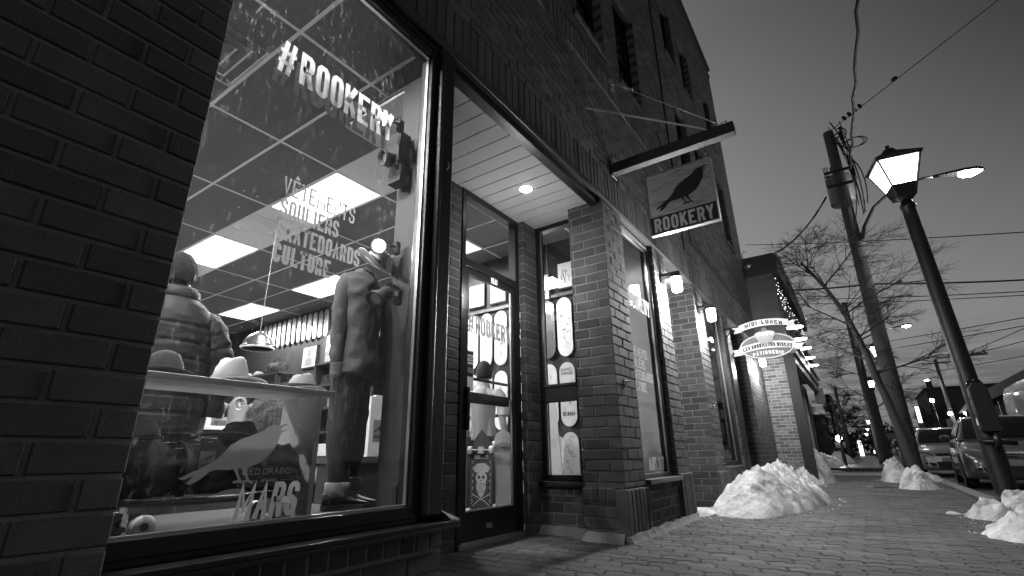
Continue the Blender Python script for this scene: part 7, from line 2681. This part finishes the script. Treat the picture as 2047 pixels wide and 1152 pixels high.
mb = MB(); mb.add([(-.75, -.02, 1.25), (.75, -.02, 1.25), (.72, .02, 1.95), (-.72, .02, 1.95)], [(0, 1, 2, 3)]); mb.build('windscreen', 'darkglass', vn)
mb = MB(); mb.box(-.7, .7, -.03, -.005, .7, .95); mb.build('grille', 'blackmatt', vn)
for s in (-1, 1):
    mb = MB(); mb.lathe([(0, .0), (.09, .0), (.1, .03)], (s * .62, -.02, .82), 16, (0, -1, 0)); mb.build('headlight', 'lensglass', vn)
mb = MB()
for k in range(16):
    u = k / 15; ell(mb, (-1.03, .1 + .0 * u, .9 + 1.5 * u), .02, .02, .02, 6, 4)
for k in range(10):
    ell(mb, (-1.0 + .2 * k, -.03, 1.12 + .01 * math.sin(k)), .018, .018, .018, 6, 4)
mb.build('marker_lights', mat('marker_glow', .8, emit=5), vn)
mb = MB(); mb.tube([(-.5, .8, 2.7), (-.45, .8, 3.0)], .03, 8); mb.lathe([(0, 0), (.18, .02), (.30, .08), (.31, .075), (.18, .0), (0, -.02)], (-.40, .8, 3.08), 24, (-.5, -.7, .4)); mb.tube([(-.9, .5, 2.65), (-.55, .8, 3.0)], .015, 6); mb.build('roof_dish', 'poledark', vn)

# ============================================================ FAR BUILDINGS (right side)
def block(label, x0, x1, y0, y1, h, m, wins=(), roof=None, name='far_building'):
    t = thing(name, label, 'building', ((x0 + x1) / 2, (y0 + y1) / 2, 0))
    hx, hy = (x1 - x0) / 2, (y1 - y0) / 2
    mb = MB(); mb.box(-hx, hx, -hy, hy, -.13, h); mb.build('wall', m, t)
    mb = MB(); mb.box(-hx - .15, hx + .15, -hy - .15, hy + .15, h, h + .25); mb.box(-hx + .3, -hx + .9, -hy + .5, -hy + 1.1, h + .251, h + 1.1); mb.build('roof', 'roofing', t)
    for (side, u, z, w, hh, lit) in wins:
        mb = MB()
        if side == 'f':
            mb.box(u, u + w, -hy - .06, -hy - .001, z, z + hh)
        else:
            mb.box(-hx - .06, -hx - .001, u, u + w, z, z + hh)
        f = mb.build('window', 'window_glow' if lit else 'darkglass', t)
        mb = MB()
        if side == 'f':
            mb.box(u - .08, u + w + .08, -hy - .12, -hy - .061, z - .12, z - .001); mb.box(u + w / 2 - .03, u + w / 2 + .03, -hy - .09, -hy - .061, z, z + hh)
        else:
            mb.box(-hx - .12, -hx - .061, u - .08, u + w + .08, z - .12, z - .001)
        mb.build('window_frame', 'blackmatt', f)
    return t
ww = [('f', -4 + i * 1.7, 4.4, .7, 1.4, i == 4) for i in range(5)] + [('f', -4 + i * 1.7, 1.6, .8, 1.6, False) for i in range(5)]
block('dark brick block with arched upper windows across the street', 8.0, 19.0, 85, 100, 8.3, 'farbrick', ww)
ww = [('s', -9 + i * 3.0, .6, 1.3, 2.0, False) for i in range(7)] + [('f', .5, 1.0, 1.2, 1.4, True)]
bb = block('dark colonnaded low building behind the van and meter', 8.8, 16.0, 38, 62, 4.3, 'farbrick', ww)
mb = MB()
for i in range(9):
    mb = MB(); mb.box(-4.4, -4.2, -11.5 + i * 2.7, -11.3 + i * 2.7, -.1, 3.9); mb.build('column', 'steel', bb)
mb = MB(); mb.prism([(-4.7, 3.9), (-3.6, 5.2), (-3.6, 3.9)], (0, -12.2, 0), (1, 0, 0), (0, 0, 1), (0, 1, 0), 24.4); mb.build('awning', 'roofing', bb)
block('small pale gabled kiosk glowing above the dark grey car', 6.6, 8.1, 63, 66, 2.4, 'concrete', [('f', -.5, .8, 1.0, 1.0, True)])
block('far pale low building at the end of the sidewalk', 1.8, 6.5, 118, 126, 4.0, 'concrete', [('f', -1.5, 1, 1.2, 1.2, False)])
block('dark house behind the conifers at the far left', -9, -3.2, 62, 72, 4.2, 'farbrick', [('f', 1.2, 1, 1.0, 1.2, False)])
# bright shop fronts at the far end of the street
for i, (x, y, z, w, h, lb) in enumerate(((-.9, 95, .1, .5, 2.2, 'bright distant doorway left of the vanishing point'), (4.6, 66, .2, .35, 2.6, 'tall lit strip sign left of the paired lamps'), (5.3, 66, .4, .3, 2.3, 'second lit strip right of the first one'), (5.0, 66.5, 3.4, .3, 1.6, 'upper lit strip under the starry lamp'), (.9, 110, .4, 1.4, .5, 'distant low lit shop front at the vanishing point'))):
    t = thing('lit_shopfront', lb, 'shopfront', (x, y, z))
    mb = MB(); mb.box(0, w, 0, .1, 0, h); mb.build('lit_panel', mat('shopfront_glow', .8, emit=1.6), t); mb = MB(); mb.box(-.08, w + .08, .101, .3, -.5, h + .08); mb.build('surround', 'blackmatt', t)
# head lights of distant cars
for i, (x, y, lb) in enumerate(((4.4, 70, 'left headlight glow far down the road'), (3.0, 90, 'tiny headlight glow near the vanishing point'))):
    t = thing('distant_headlight', lb, 'headlight', (x, y, .6)); mb = MB(); ell(mb, (0, 0, 0), .11, .11, .11, 10, 6); mb.build('lens', 'far_glow', t); mb = MB(); mb.box(-.2, .2, .12, .8, -.3, .2); mb.build('housing', 'blackmatt', t)
